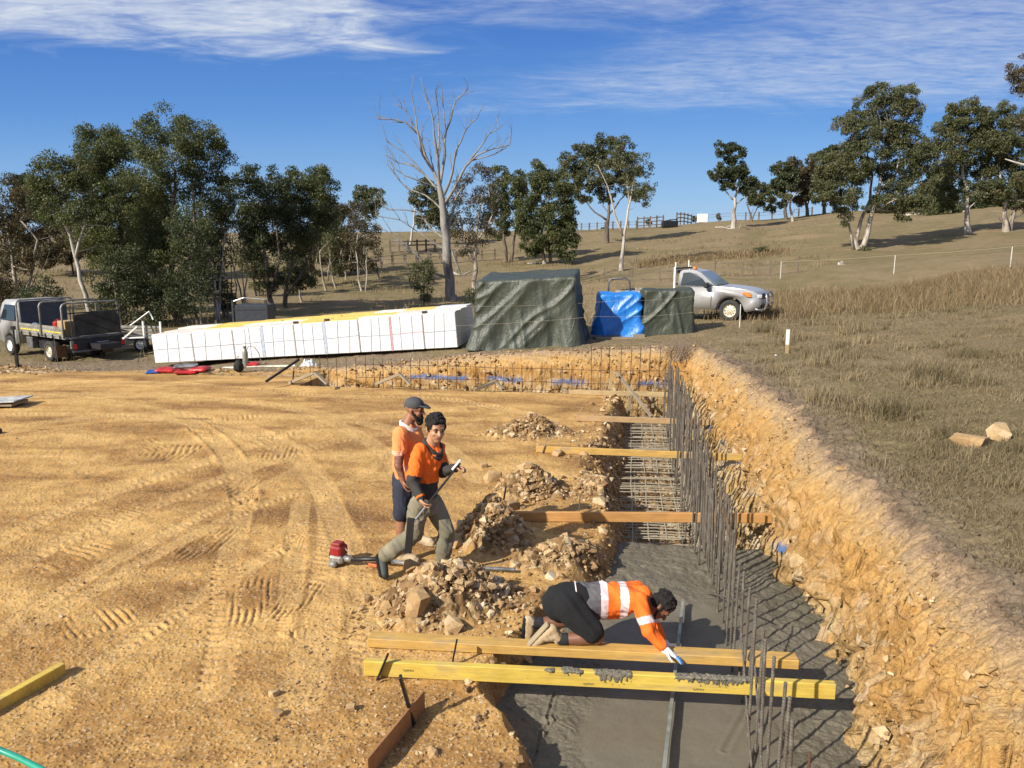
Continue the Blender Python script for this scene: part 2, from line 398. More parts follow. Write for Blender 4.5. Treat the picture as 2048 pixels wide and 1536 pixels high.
def ground_material():
    t = NT('earth_and_grass'); pos = t.new('ShaderNodeNewGeometry').outputs['Position']
    def mp(sc=(1,1,1), rot=(0,0,0)):
        m = t.new('ShaderNodeMapping'); t.l.new(pos, m.inputs[0]); m.inputs['Scale'].default_value = sc; m.inputs['Rotation'].default_value = rot; return m.outputs[0]
    p = mp()
    # pad
    n1 = t.noise(.45, 6, mp((1, 2.2, 1), (0, 0, .25)), .6, .6); n2 = t.noise(3.5, 6, p, .65); n3 = t.noise(40, 4, p, .7)
    pad = t.ramp(n1, [(.32, (.21,.108,.038)), (.44, (.35,.192,.064)), (.54, (.48,.285,.096)), (.67, (.60,.375,.135))])
    pad = t.mix(t.math('MULTIPLY', t.attr('m_track'), .55), pad, (.60,.385,.150))
    pad = t.mix(.55, pad, t.ramp(n2, [(.3, (.40,.36,.32)), (.5, (.5,.5,.5)), (.72, (.62,.62,.60))]), 'OVERLAY')
    pad = t.mix(.32, pad, t.ramp(n3, [(.3, .3), (.7, .68)]), 'OVERLAY')
    damp = t.ramp(t.noise(.8, 4, mp((1, 2.4, 1), (0,0,-.1)), .5, .4), [(.64, 0), (.72, .55)])
    pad = t.mix(damp, pad, (.17,.085,.036))
    # fines and pebbles tint
    vr = t.voro(55, p, 'F1', 'Color'); vs = t.new('ShaderNodeSeparateColor'); t.l.new(vr, vs.inputs[0])
    pad = t.mix(t.ramp(vs.outputs[0], [(.86, 0), (.9, .5)]), pad, (.55,.43,.27))
    pad = t.mix(t.ramp(vs.outputs[1], [(.90, 0), (.94, .55)]), pad, (.13,.08,.045))
    # dug rubble
    vd = t.voro(14, p, 'F1', 'Color'); vd2 = t.new('ShaderNodeSeparateColor'); t.l.new(vd, vd2.inputs[0])
    dig = t.ramp(vd2.outputs[0], [(0, (.15,.085,.038)), (.5, (.27,.165,.075)), (.8, (.40,.28,.14)), (1, (.58,.48,.32))])
    dig = t.mix(.5, dig, t.ramp(n3, [(.3, .3), (.7, .7)]), 'OVERLAY')
    # wall
    wn = t.noise(2.2, 6, mp((1, 1, 2.5)), .62, .8); ws = t.noise(6, 5, mp((3, 3, .5)), .6, .3)
    h = t.math('ADD', t.attr('m_h'), t.math('MULTIPLY', t.math('SUBTRACT', wn, .5), .55))
    wall = t.ramp(h, [(.0, (.36,.25,.12)), (.20, (.54,.38,.17)), (.36, (.50,.29,.10)), (.50, (.60,.35,.115)), (.62, (.60,.39,.16)), (.72, (.54,.38,.20)), (.84, (.47,.335,.205)), (.91, (.33,.24,.155)), (1.0, (.20,.145,.098))])
    vw = t.voro(5.5, t.coord('Object', (1,1,1.6)), 'F1', 'Color'); vws = t.new('ShaderNodeSeparateColor'); t.l.new(vw, vws.inputs[0])
    lowm = t.ramp(t.attr('m_h'), [(.15, 1), (.62, 0)])
    rock = t.ramp(vws.outputs[0], [(0, (.24,.14,.062)), (.3, (.48,.31,.14)), (.6, (.64,.50,.29)), (1, (.80,.72,.54))])
    wall = t.mix(t.math('MULTIPLY', lowm, t.ramp(t.noise(1.7, 4, p), [(.38, .1), (.6, .85)])), wall, rock)
    wall = t.mix(.55, wall, t.ramp(ws, [(.3, .26), (.5, .5), (.7, .72)]), 'OVERLAY')
    wall = t.mix(.5, wall, t.ramp(n3, [(.3, .20), (.7, .70)]), 'OVERLAY'); wall = t.mix(1.0, wall, (.80,.78,.76), 'MULTIPLY')
    cr = t.voro(2.6, mp((1.4,1.4,.8)), 'DISTANCE_TO_EDGE'); crk = t.ramp(cr, [(0, 1), (.025, 0)])
    wall = t.mix(t.math('MULTIPLY', t.math('MULTIPLY', crk, .7), lowm), wall, (.09,.05,.025))
    # paddock
    g1 = t.noise(.09, 5, p, .6, .4); g2 = t.noise(.8, 6, p, .65, .2); g3 = t.noise(14, 5, mp((1,1,1)), .75); g4 = t.noise(70, 3, p, .8)
    gr = t.ramp(g1, [(.32, (.205,.152,.083)), (.45, (.240,.180,.102)), (.56, (.180,.146,.072)), (.66, (.260,.192,.108))])
    gr = t.mix(t.ramp(g2, [(.48, 0), (.70, .45)]), gr, (.115,.105,.042))
    gr = t.mix(t.ramp(t.noise(.35, 5, mp((1,3,1))), [(.55, 0), (.7, .55)]), gr, (.25,.18,.095))
    gr = t.mix(.6, gr, t.ramp(g3, [(.3, .22), (.5, .48), (.7, .76)]), 'OVERLAY')
    gr = t.mix(.4, gr, t.ramp(g4, [(.3, .25), (.7, .75)]), 'OVERLAY')
    bare = t.ramp(t.math('ADD', t.attr('m_h'), t.math('MULTIPLY', t.math('SUBTRACT', t.noise(1.6, 5, p), .5), 2.2)), [(.0, 1), (.55, 0)])
    soil = t.ramp(g3, [(.3, (.15,.112,.078)), (.7, (.29,.22,.15))])
    hb = t.math('SUBTRACT', t.attr('m_h'), 1.0)
    bare = t.ramp(t.math('ADD', hb, t.math('MULTIPLY', t.math('SUBTRACT', t.noise(1.3, 5, p, .6, .5), .5), 1.3)), [(.02, 1), (.55, 0)])
    gr = t.mix(t.math('MULTIPLY', bare, .85), gr, soil)
    c = t.mix(t.attr('m_dig'), pad, dig); c = t.mix(t.attr('m_wall'), c, wall); c = t.mix(t.attr('m_grass'), c, gr)
    c = t.mix(t.math('MULTIPLY', t.attr('m_blue'), .85), c, (.03,.14,.36))
    t.base(c); t.set(Roughness=.95); t.b.inputs['Specular IOR Level'].default_value = .12
    hgt = t.math('ADD', t.math('MULTIPLY', n3, .5), t.math('MULTIPLY', t.noise(120, 3, p, .7), .3))
    hgt = t.math('ADD', hgt, t.math('MULTIPLY', t.noise(12, 5, p, .7), .8))
    t.bump(hgt, t.math('ADD', .50, t.math('MULTIPLY', t.math('ADD', t.attr('m_wall'), t.attr('m_dig')), .5)), .03)
    return t.m
MAT_GROUND = ground_material()
build_terrain()
# ------------------------------------------------------------------ world and sun
SUN_AZ, SUN_EL = R(230), R(34)      # clockwise from +Y
def world():
    w = bpy.data.worlds.new('World'); SC.world = w; w.use_nodes = True; nt = w.node_tree; n, l = nt.nodes, nt.links
    bg = n['Background']; sky = n.new('ShaderNodeTexSky'); sky.sky_type = 'NISHITA'; sky.sun_disc = False
    sky.sun_elevation = SUN_EL; sky.sun_rotation = SUN_AZ; sky.air_density = 1.0; sky.dust_density = .35; sky.ozone_density = 3.0; sky.altitude = 400
    t = NT.__new__(NT); t.t = nt; t.n = n; t.l = l
    tc = n.new('ShaderNodeTexCoord').outputs['Generated']
    sep = n.new('ShaderNodeSeparateXYZ'); l.new(tc, sep.inputs[0])
    zc = t.math('MAXIMUM', sep.outputs[2], .02)
    # project direction onto a flat cloud layer
    cx = t.math('DIVIDE', sep.outputs[0], t.math('ADD', zc, .06)); cy = t.math('DIVIDE', sep.outputs[1], t.math('ADD', zc, .06))
    cmb = n.new('ShaderNodeCombineXYZ'); l.new(cx, cmb.inputs[0]); l.new(cy, cmb.inputs[1]); v = cmb.outputs[0]
    def mp(sc, rot=0, loc=(0,0,0)):
        m = n.new('ShaderNodeMapping'); l.new(v, m.inputs[0]); m.inputs['Scale'].default_value = sc; m.inputs['Rotation'].default_value = (0,0,rot); m.inputs['Location'].default_value = loc; return m.outputs[0]
    wisp = t.noise(2.2, 8, mp((1, 1.9, 1), .35), .62, .7); rip = t.noise(9, 6, mp((1, 2.4, 1), -.3), .6, .5)
    # bands by direction: upper-left bank (elevation above az line), right sheet
    az = t.math('DIVIDE', sep.outputs[0], t.math('MAXIMUM', sep.outputs[1], .05)); el = t.math('DIVIDE', sep.outputs[2], t.math('MAXIMUM', sep.outputs[1], .05))
    return t, n, l, bg, sky, az, el, wisp, rip
t, n, l, bg, sky, az, el, wisp, rip = world()
def lin(a, b, c0):  # a*az + b*el + c0
    return t.math('ADD', t.math('ADD', t.math('MULTIPLY', az, a), t.math('MULTIPLY', el, b)), c0)
def clampr(x, a, b): return t.ramp(t.math('DIVIDE', t.math('SUBTRACT', x, a), b-a), [(0, 0), (1, 1)], 'EASE')
wn = t.math('SUBTRACT', wisp, .5); rn = t.math('SUBTRACT', rip, .5)
# left bank: dense above a line falling to the right
left = t.math('MULTIPLY', clampr(t.math('ADD', lin(.04, 1, -.212), t.math('MULTIPLY', wn, .10)), -.012, .045), clampr(t.math('ADD', t.math('MULTIPLY', az, -1), t.math('MULTIPLY', wn, .3)), .08, .24))
sheet = t.math('MULTIPLY', clampr(t.math('ADD', lin(-.01, 1, -.158), t.math('MULTIPLY', wn, .05)), -.01, .03), clampr(t.math('ADD', lin(1, -3.4, .76), t.math('MULTIPLY', wn, .25)), -.02, .35))
top = clampr(t.math('ADD', lin(0, 1, -.262), t.math('MULTIPLY', wn, .12)), -.03, .05)
tex = t.ramp(t.math('ADD', t.math('MULTIPLY', wisp, .65), t.math('MULTIPLY', rip, .45)), [(.38, 0), (.72, 1)])
tex2 = t.ramp(t.math('ADD', t.math('MULTIPLY', wisp, .5), t.math('MULTIPLY', rip, .55)), [(.36, .12), (.72, 1)])
cl = t.math('MAXIMUM', t.math('MULTIPLY', left, t.math('ADD', t.math('MULTIPLY', tex, .8), .28)), t.math('MAXIMUM', t.math('MULTIPLY', t.math('MULTIPLY', sheet, tex2), .62), t.math('MULTIPLY', t.math('MULTIPLY', top, tex2), .55)))
hs = n.new('ShaderNodeHueSaturation'); hs.inputs['Saturation'].default_value = 1.22; hs.inputs['Value'].default_value = 1.0
l.new(sky.outputs[0], hs.inputs['Color'])
skr = t.ramp(el, [(.0, (.40,.62,.90)), (.06, (.28,.52,.90)), (.16, (.125,.33,.80)), (.30, (.050,.175,.62)), (.6, (.03,.11,.45))])
vm = n.new('ShaderNodeVectorMath'); vm.operation = 'SCALE'; l.new(skr, vm.inputs[0]); vm.inputs['Scale'].default_value = 1/.11
skyc = t.mix(.8, hs.outputs[0], vm.outputs[0])
c = t.mix(cl, skyc, (6.6, 7.2, 8.2))
l.new(c, bg.inputs[0]); bg.inputs[1].default_value = .075
sd = bpy.data.lights.new('sun', 'SUN'); so = bpy.data.objects.new('sun', sd); COL.objects.link(so)
sd.energy = 5.0; sd.angle = R(.55); sd.color = (1, .93, .82)
dv = Vector((math.sin(SUN_AZ)*math.cos(SUN_EL), math.cos(SUN_AZ)*math.cos(SUN_EL), math.sin(SUN_EL)))
so.rotation_euler = dv.to_track_quat('Z', 'Y').to_euler(); so.location = (0, 0, 30)
SC.view_settings.view_transform = 'Standard'; SC.view_settings.look = 'None'; SC.view_settings.exposure = 0.45; SC.view_settings.gamma = 1
rnd = random.Random(11)
def zs(x, y):  return surface(np.atleast_1d(np.asarray(x, float)), np.atleast_1d(np.asarray(y, float)), True)[0]
def text_mesh(name, s, size, M, mat, parent=None, depth=.001):
    cu = bpy.data.curves.new(name, 'FONT'); cu.body = s; cu.size = size; cu.extrude = depth; cu.align_x = 'CENTER'; cu.align_y = 'CENTER'
    ob = bpy.data.objects.new(name+'_tmp', cu); COL.objects.link(ob); dg = bpy.context.evaluated_depsgraph_get(); dg.update()
    me = bpy.data.meshes.new_from_object(ob.evaluated_get(dg)); bpy.data.objects.remove(ob); me.transform(M); me.materials.clear()
    return finish(name, me, mat, parent)
# ---------------- materials
def timber(name, c1, c2, worn=.3, axis=(1,14,14), conc=0):
    t = NT(name); v = t.coord('Object', axis); n = t.noise(3, 6, v, .65, .4)
    c = t.ramp(n, [(.25, c2), (.6, c1)])
    w = t.ramp(t.noise(2.2, 6, t.coord('Object', (1,3,3)), .65), [(.5, 0), (.7, 1)])
    c = t.mix(t.math('MULTIPLY', w, worn), c, (.27,.21,.13))
    sp = t.voro(9, t.coord('Object', (1,2,2))); c = t.mix(t.ramp(sp, [(.03, .8), (.07, 0)]), c, (.10,.05,.02))
    c = t.mix(.6, c, t.ramp(t.noise(1.1, 5, t.coord('Object', (2,3,3)), .6), [(.3, .32), (.7, .66)]), 'OVERLAY'); t.base(c); t.set(Roughness=.7); t.bump(n, .45, .005); return t.m
M_YEL = timber('yellow_painted_timber', (.62,.45,.075), (.44,.30,.05), .5)
M_YEL2 = timber('weathered_yellow_timber', (.56,.345,.085), (.36,.21,.06), .7)
M_ORG = timber('orange_timber', (.52,.27,.085), (.38,.18,.05), .2)
M_PINE = timber('pine_timber', (.46,.34,.17), (.34,.23,.11), .4)
M_GTIM = timber('grey_timber', (.30,.24,.16), (.19,.15,.10), .5)
M_FORM = timber('formply', (.34,.17,.065), (.23,.11,.04), .2)
def rusty(name, a, b, cc=(.20,.19,.165), camt=.5):
    t = NT(name); v = t.coord('Object', (1,1,.35)); n = t.noise(9, 5, v, .7)
    c = t.ramp(n, [(.35, a), (.65, b)]); c = t.mix(t.math('MULTIPLY', t.ramp(t.noise(26, 5, v, .7), [(.45, 0), (.6, 1)]), camt), c, cc)
    t.base(c); t.set(Roughness=.75, Metallic=.15); return t.m
M_BAR = rusty('rusty_splashed_steel', (.075,.062,.050), (.13,.105,.080), (.22,.205,.17), .6)
M_BAR2 = rusty('rusty_steel', (.13,.062,.032), (.085,.048,.03), camt=.05)
M_MESHBAR = rusty('dusty_cage_steel', (.30,.25,.17), (.38,.33,.24), camt=.3)
M_BLACKSTEEL = simple('black_steel', (.018,.018,.02), .45, .3, .2)
M_GREYSTEEL = simple('grey_steel', (.16,.16,.16), .5, .4, .2)
def conc_mat():
    t = NT('wet_concrete'); p = t.new('ShaderNodeNewGeometry').outputs['Position']
    n = t.noise(1.3, 5, p, .55, .5); f = t.noise(45, 5, p, .7); m = t.noise(9, 5, p, .65)
    c = t.ramp(n, [(.3, (.125,.108,.074)), (.7, (.175,.153,.108))]); c = t.mix(.4, c, t.ramp(f, [(.3, .36), (.7, .62)]), 'OVERLAY')
    t.base(c); t.put(t.b.inputs['Roughness'], t.ramp(m, [(.3, .42), (.7, .7)])); t.b.inputs['Specular IOR Level'].default_value = .35
    rough = t.attr('rough')
    h = t.math('ADD', t.math('MULTIPLY', f, t.math('ADD', t.math('MULTIPLY', rough, 1.1), .12)), t.math('MULTIPLY', m, t.math('ADD', t.math('MULTIPLY', rough, 1.0), .10)))
    t.bump(h, .8, .02); return t.m
M_CONC = conc_mat()
M_SPLAT = simple('concrete_splatter', (.15,.135,.10), .7, 0, .15, 30, .6, 90)
def rock_mat(name, stops):
    t = NT(name); p = t.new('ShaderNodeNewGeometry').outputs['Position']; v = t.voro(7, p, 'F1', 'Color'); s = t.new('ShaderNodeSeparateColor'); t.l.new(v, s.inputs[0])
    c = t.ramp(t.math('ADD', t.math('MULTIPLY', t.attr('tone'), .75), t.math('MULTIPLY', s.outputs[0], .25)), stops); c = t.mix(.5, c, t.ramp(t.noise(25, 5, p, .7), [(.3, .3), (.7, .7)]), 'OVERLAY')
    t.base(c); t.set(Roughness=.9); t.bump(t.noise(40, 4, p, .7), .5, .01); return t.m
M_ROCK = rock_mat('broken_clay_rock', [(0, (.15,.085,.035)), (.35, (.29,.175,.075)), (.65, (.40,.265,.125)), (.88, (.53,.40,.23)), (1, (.68,.58,.42))])
# ---------------- rock library
def rock_v(seed, sub=1, flat=.7, rough=.35):
    r = random.Random(seed); bm = bmesh.new()
    for _ in range(7+sub*4):
        d = Vector((r.uniform(-1,1), r.uniform(-1,1), r.uniform(-1,1))); m_ = max(abs(d.x), abs(d.y), abs(d.z)); d = d/m_*r.uniform(.6, .95)
        bm.verts.new(d)
    h = bmesh.ops.convex_hull(bm, input=bm.verts)
    bmesh.ops.delete(bm, geom=[g for g in h['geom_interior'] if isinstance(g, bmesh.types.BMVert)], context='VERTS'); bm.verts.ensure_lookup_table()
    bm.verts.index_update(); V = np.array([v.co[:] for v in bm.verts]); V[:,2] *= flat; V[:,1] *= r.uniform(.6, .95)
    Fc = np.array([[v.index for v in f.verts] for f in bm.faces if len(f.verts) == 3]); bm.free(); return V, Fc
ROCKS = [rock_v(s) for s in range(10)]; ROCKS2 = [rock_v(s+50, 2) for s in range(6)]
def scatter(name, pts, sizes, mat, lib=ROCKS, parent=None, sink=.25, seed=1, tones=None):
    r = np.random.RandomState(seed); VV = []; FF = []; TT = []; k = 0
    for (x, y, z), s in zip(pts, sizes):
        V, Fc = lib[r.randint(len(lib))]; q = Euler((r.uniform(-.5,.5), r.uniform(-.5,.5), r.uniform(0,6.28))).to_matrix(); q = np.array(q)
        VV.append(V @ q.T*s+np.array([x, y, z+s*(.35-sink)])); FF.append(Fc+k); k += len(V)
        TT.append(np.full(len(V), r.uniform(0, 1)))
    o = npmesh(name, np.concatenate(VV), np.concatenate(FF), mat, parent)
    at = o.data.attributes.new('tone', 'FLOAT', 'POINT'); at.data.foreach_set('value', np.concatenate(TT).astype(np.float32)); return o
def rock_thing(px, py, s, label, z=None, seed=0, flat=.75, D=None):
    p = W(px, py, z=0) if D is None else W(px, py, D=D)
    zz = float(zs(p.x, p.y)[0]) if z is None else z
    V, Fc = rock_v(seed+200, 5, flat); a = seed*1.7; Q = np.array(Matrix.Rotation(a, 3, 'Z'))
    V = V @ Q.T*s; o = npmesh('rock', V, Fc, M_ROCK); o.location = (p.x, p.y, zz+s*.28)
    at = o.data.attributes.new('tone', 'FLOAT', 'POINT'); at.data.foreach_set('value', np.full(len(V), .35+.5*((seed*.37) % 1), dtype=np.float32))
    return tag(o, label, 'rock')
heap_lab = ['large heap of broken rock just behind the nearer end of the two front beams', 'tall clod heap to the right of the man in green trousers', 'rocky heap with pale boulders left of the trench behind the black stake',
 'low rubble heap next to the yellow beam furthest left of the trench', 'crumbly spoil at the trench lip above the kneeling man', 'scattered rubble on the right flank of the large front heap',
 'loose spoil along the trench edge beside the long orange beam', 'crumbly clay mound below the leaning bar at the far left bank', 'low dirt mound between the cement bags and the far bank', 'long low windrow of dirt in front of the tray truck']
cnt = [1100, 900, 800, 700, 500, 450, 450, 350, 250, 300]
for i, (hx, hy, rx, ry, hh, ro) in enumerate(HEAPS):
    r = np.random.RandomState(i+5); n_ = cnt[i]; a = r.uniform(0, 6.28, n_); q = np.abs(r.normal(0, .55, n_))
    q = np.clip(q, 0, 1.5); dx, dy = q*np.cos(a)*rx, q*np.sin(a)*ry; c_, s_ = math.cos(ro), math.sin(ro)
    x, y = hx+dx*c_-dy*s_, hy+dx*s_+dy*c_; sz = np.clip(np.exp(r.normal(-3.75, .62, n_)), .008, .085)
    o = scatter('rubble_heap', list(zip(x, y, zs(x, y))), sz, M_ROCK, ROCKS, seed=i); tag(o, heap_lab[i], 'rubble heap', None, 'stuff')
# rubble along trench left lip and trench floor
r = np.random.RandomState(77); u_ = r.uniform(4.2, 18.3, 2600); g = np.interp(u_, vT_u, vT_v); v_ = g+r.normal(.25, .26, 2600); x, y = xy(u_, v_)
k = v_ < .75; x, y = x[k], y[k]
o = scatter('trench_rubble', list(zip(x, y, zs(x, y))), np.clip(np.exp(r.normal(-3.75, .6, len(x))), .01, .14), M_ROCK, seed=5); tag(o, 'broken clay and rock spilling down the left side of the trench', 'rubble', None, 'stuff')
u_ = r.uniform(9.6, 18.4, 700); v_ = r.uniform(.0, 1.6, 700); x, y = xy(u_, v_)
o = scatter('trench_floor_gravel', list(zip(x, y, zs(x, y))), np.clip(np.exp(r.normal(-4, .5, len(x))), .01, .07), M_ROCK, seed=6); tag(o, 'loose pale stones lying under the steel cage', 'gravel', None, 'stuff')
u_ = r.uniform(3.8, 20, 2600); v_ = r.uniform(1.6, 3.0, 2600); x, y = xy(u_, v_); aa = surface(x, y)[7]; k = (aa > .02) & (aa < .62+.3*r.uniform(0, 1, len(aa))); x, y = x[k], y[k]
o = scatter('bank_clods', list(zip(x, y, zs(x, y))), np.clip(np.exp(r.normal(-4.0, .5, len(x))), .008, .07), M_ROCK, seed=18, sink=.1); tag(o, 'loose clods and stones clinging to the right cut bank', 'clods', None, 'stuff')
v_ = r.uniform(-7.5, 1.9, 1800); u_ = r.uniform(19.4, 20.5, 1800); x, y = xy(u_, v_); aa = surface(x, y)[7]; k = (aa > .02) & (aa < 1.1); x, y = x[k], y[k]
o = scatter('bank_clods', list(zip(x, y, zs(x, y))), np.clip(np.exp(r.normal(-3.7, .5, len(x))), .01, .09), M_ROCK, seed=19, sink=.1); tag(o, 'loose clods and stones on the far cut bank', 'clods', None, 'stuff')
# toe rubble along right wall
u_ = r.uniform(4, 19, 500); v_ = r.uniform(1.5, 2.1, 500); x, y = xy(u_, v_)
o = scatter('wall_toe_rubble', list(zip(x, y, zs(x, y))), np.clip(np.exp(r.normal(-3.7, .5, len(x))), .01, .12), M_ROCK, seed=8); tag(o, 'broken rock at the toe of the right bank', 'rubble', None, 'stuff')
# pebbles over the pad
px = r.uniform(-250, 1200, 9000); t_ = r.uniform(HC/4.2, HC/15, 9000); D_ = HC/t_; x = (px-1024)/1566*D_; y = D_
u_, v_ = uv(x, y); dens = noise2(x*.7, y*.7, 9)+.5; k = (v_ < np.interp(u_, vT_u, vT_v)-.05) & (r.uniform(0, 1, 9000) < .18+.8*sstep(.5, .75, dens)*sstep(11, 6, y)+.5*sstep(-3, -1.5, v_))
x, y = x[k], y[k]
o = scatter('pad_gravel', list(zip(x, y, zs(x, y))), np.clip(np.exp(r.normal(-4.75, .45, len(x))), .004, .04), M_ROCK, seed=9); tag(o, 'small stones and clods strewn over the dirt pad', 'gravel', None, 'stuff')
for px_, py_, s, lab, sd in [(838,1243,.17,'big squarish tan block at the foot of the large front heap',1), (905,1258,.11,'flat pale rock right of the square block on the front heap',2), (822,1140,.12,'pale yellow boulder by the boot at the top of the front heap',3),
  (985,962,.15,'grey brown boulder left of the black stake',4), (1055,975,.20,'large dark boulder on the heap right of the black stake',5), (1025,1018,.11,'pale rock beside the base of the black stake',6),
  (910,1090,.13,'white faced upright stone next to the green trousers',7), (1115,910,.10,'tan stone lying in front of the yellow beam',8), (555,1428,.06,'fist sized pale stone alone on the dirt at the front',9), (548,1388,.05,'small flat stone behind the fist sized one',10),
  (867,1508,.055,'white stone between the brown board and the trench',12), (702,1418,.045,'small pale stone left of the brown board',13), (968,935,.08,'stone on top of the heap beside the trench',15), (1200,960,.13,'cream rock on the trench lip near the fourth beam',16)]:
    rock_thing(px_, py_, s, lab, None, sd)
for px_, py_, s, lab, sd in [(1940,868,.21,'nearer flat ochre slab in the grass at the right edge',31), (2002,850,.27,'larger ochre rock at the right edge of the grass',32), (1570,1,.01,'',0)]:
    if lab:
        p = W(px_, py_, D=9.2+(.2 if sd == 32 else 0)); rock_thing(px_, py_, s, lab, ground(p.x, p.y)-.02, sd, .6, p.y)
# ---------------- wet concrete
def conc_z(u, v):
    z = -.275+.012*fbm(u*1.1, v*1.1, 3, 201)+.006*fbm(u*5, v*5, 3, 202)
    rf = sstep(7.4, 8.6, u+.5*fbm(u*.9, v*.9, 2, 203)); rf = np.maximum(rf, sstep(1.25, 1.5, v+.25*fbm(u*2, v, 2, 204)))
    rf = np.maximum(rf, sstep(-.05, -.35, v+.3*fbm(u*2, v*1.3, 2, 205)))
    z = z+rf*(.028*fbm(u*7, v*7, 4, 206)+.016*fbm(u*22, v*22, 3, 207))
    z = z-.55*sstep(9.55, 10.6, u+.35*fbm(v*1.2, u*.8, 3, 208))
    return z, rf
uu = np.concatenate([np.linspace(2.6, 8, 620), np.linspace(8.01, 11, 230)]); vv = np.linspace(-2.0, 2.5, 460)
U, V_ = np.meshgrid(uu, vv, indexing='ij'); zc, rf = conc_z(U.ravel(), V_.ravel())
def scratch(pts, w=.012, d=.012):
    global zc
    q = [uv(*W(a, b, z=-.27).xy) for a, b in pts]
    for (a0, b0), (a1, b1) in zip(q[:-1], q[1:]):
        l = math.hypot(a1-a0, b1-b0); tt = np.clip(((U.ravel()-a0)*(a1-a0)+(V_.ravel()-b0)*(b1-b0))/l/l, 0, 1)
        dd = np.hypot(U.ravel()-a0-tt*(a1-a0), V_.ravel()-b0-tt*(b1-b0)); zc = zc-d*np.exp(-(dd/w)**2)+d*.8*np.exp(-((dd-w*2)/w)**2)
scratch([(1110,1385),(1095,1435),(1100,1445),(1082,1465),(1075,1500),(1062,1536)], .012, .015); scratch([(1105,1436),(1120,1450),(1148,1462)], .008, .008)
scratch([(1015,1415),(1045,1440),(1080,1470)], .015, .010); scratch([(1180,1420),(1150,1432),(1110,1440)], .008, .005); scratch([(1560,1300),(1450,1500)], .02, .006)
X, Y = xy(U.ravel(), V_.ravel()); n_, m_ = U.shape; idx = np.arange(n_*m_).reshape(n_, m_)
o = npmesh('wet_concrete', np.stack([X, Y, zc], 1), np.stack([idx[:-1,:-1], idx[1:,:-1], idx[1:,1:], idx[:-1,1:]], -1).reshape(-1, 4), M_CONC, None, True)
at = o.data.attributes.new('rough', 'FLOAT', 'POINT'); at.data.foreach_set('value', rf.astype(np.float32)); tag(o, 'freshly poured wet grey concrete filling the footing trench', 'concrete', None, 'structure')
# ---------------- steel
def rebar(pts, rad, ribs=True, n=8):
    """returns MB with ribbed bar"""
    mb = MB()
    if ribs:
        P2 = []; Rr = []
        for a, b in zip(pts[:-1], pts[1:]):
            a, b = Vector(a), Vector(b); L = (b-a).length; k = max(2, int(L/.0125))
            for i in range(k): P2.append(a.lerp(b, i/k)); Rr.append(rad*(1.13 if i % 2 else .94))
        P2.append(Vector(pts[-1])); Rr.append(rad); mb.tube(P2, Rr, n)
    else: mb.tube(pts, rad, n)
    return mb
proto = rebar([(0,0,-.5), (0,0,1.08)], .0115).build('starter_bar', M_BAR, smooth=False)
proto_far = rebar([(0,0,-.5), (0,0,1.08)], .0112, False, 6).build('starter_bar', M_BAR)
tag(proto, 'concrete splashed starter bar standing in the wet concrete', 'reinforcing bar', 'starter bars in the main trench')
tag(proto_far, 'brown starter bar rising from the unpoured stretch of the main trench', 'reinforcing bar', 'starter bars in the main trench')
first = {0: True, 1: True}
u = 4.35
bars = []
while u < 18.7: bars.append((u, 1.07+rnd.uniform(-.02, .02), 0)); u += .235 if u < 8.5 else .15
u = 8.2
while u < 18.7: bars.append((u, 1.22+rnd.uniform(-.03, .03), -.06)); u += .17
u = 9.1
while u < 18.6: bars.append((u, .93+rnd.uniform(-.03, .03), -.12 if u > 9 else -.33)); u += .47 if u < 9 else .34
for (u, v, dz) in bars:
    k = 0 if u < 9.7 else 1; src = (proto, proto_far)[k]
    if first[k]: o = src; first[k] = False
    else: o = src.copy(); COL.objects.link(o)
    o.location = P(u, v, -.275+dz+rnd.uniform(-.03, .03)); o.rotation_euler = (rnd.uniform(-.025, .025), rnd.uniform(-.03, .02), rnd.uniform(0, 6)); o.name = 'starter_bar'
for i, (a, b) in enumerate([((5.6,1.07,-.25), (4.7,.8,-.26)), ((6.9,1.1,.42), (5.35,1.02,-.26)), ((8.3,1.0,-.26), (7.1,1.1,.25)), ((6.0,1.12,.2),(4.9,1.04,-.26))]):
    mb = rebar([P(*a), P(*b)], .008); o = mb.build('tie_bar', M_BAR); tag(o, ['short bar lying in the concrete at the foot of the nearest uprights', 'long diagonal bar leaning through the near uprights under the yellow beam', 'diagonal bar behind the kneeling man leaning in the upright row', 'thin slanted bar crossing the nearest uprights'][i], 'reinforcing bar')
tb = rebar([P(4.35,1.16,-.24), P(4.35,1.16,.60)], .0095); tag(tb.build('offcut_bar', M_BAR2), 'rust red bar nearest the camera at the right of the beams', 'reinforcing bar')
# bottom cage
cage = thing('reinforcement_cage', 'tied steel cage of long and cross bars lying in the unpoured trench', 'steel cage', P(9.7, .6, -.6))
inv = Matrix.Translation(-cage.location)
mt = None
def cpart(mb, name):
    mb.V = [tuple(Vector(v)-cage.location) for v in mb.V]; return mb.build(name, M_MESHBAR, cage)
for lvl, zz in enumerate((-.52, -.70)):
    for v in ((.18, .42, .66, .86, 1.02) if lvl == 0 else (.25, .6, .95)):
        pts = [P(9.3+k*.7, v+rnd.uniform(-.015, .015), zz+rnd.uniform(-.012, .012)) for k in range(14)]
        cpart(MB().tube(pts, .011, 6), 'long_bar')
u = 9.75
while u < 18.4:
    z0 = -.505+rnd.uniform(-.02, .02); du = rnd.uniform(-.02, .02)
    cpart(MB().tube([P(u, -.02, z0-.02), P(u+du, .5, z0), P(u+du, .98, z0), P(u+du, 1.04, z0+.03), P(u+du, 1.06, z0+.1), P(u+du, 1.06, z0+.22)], .0085, 6), 'cross_bar'); u += rnd.choice([.085, .13, .17, .19])
u = 9.8
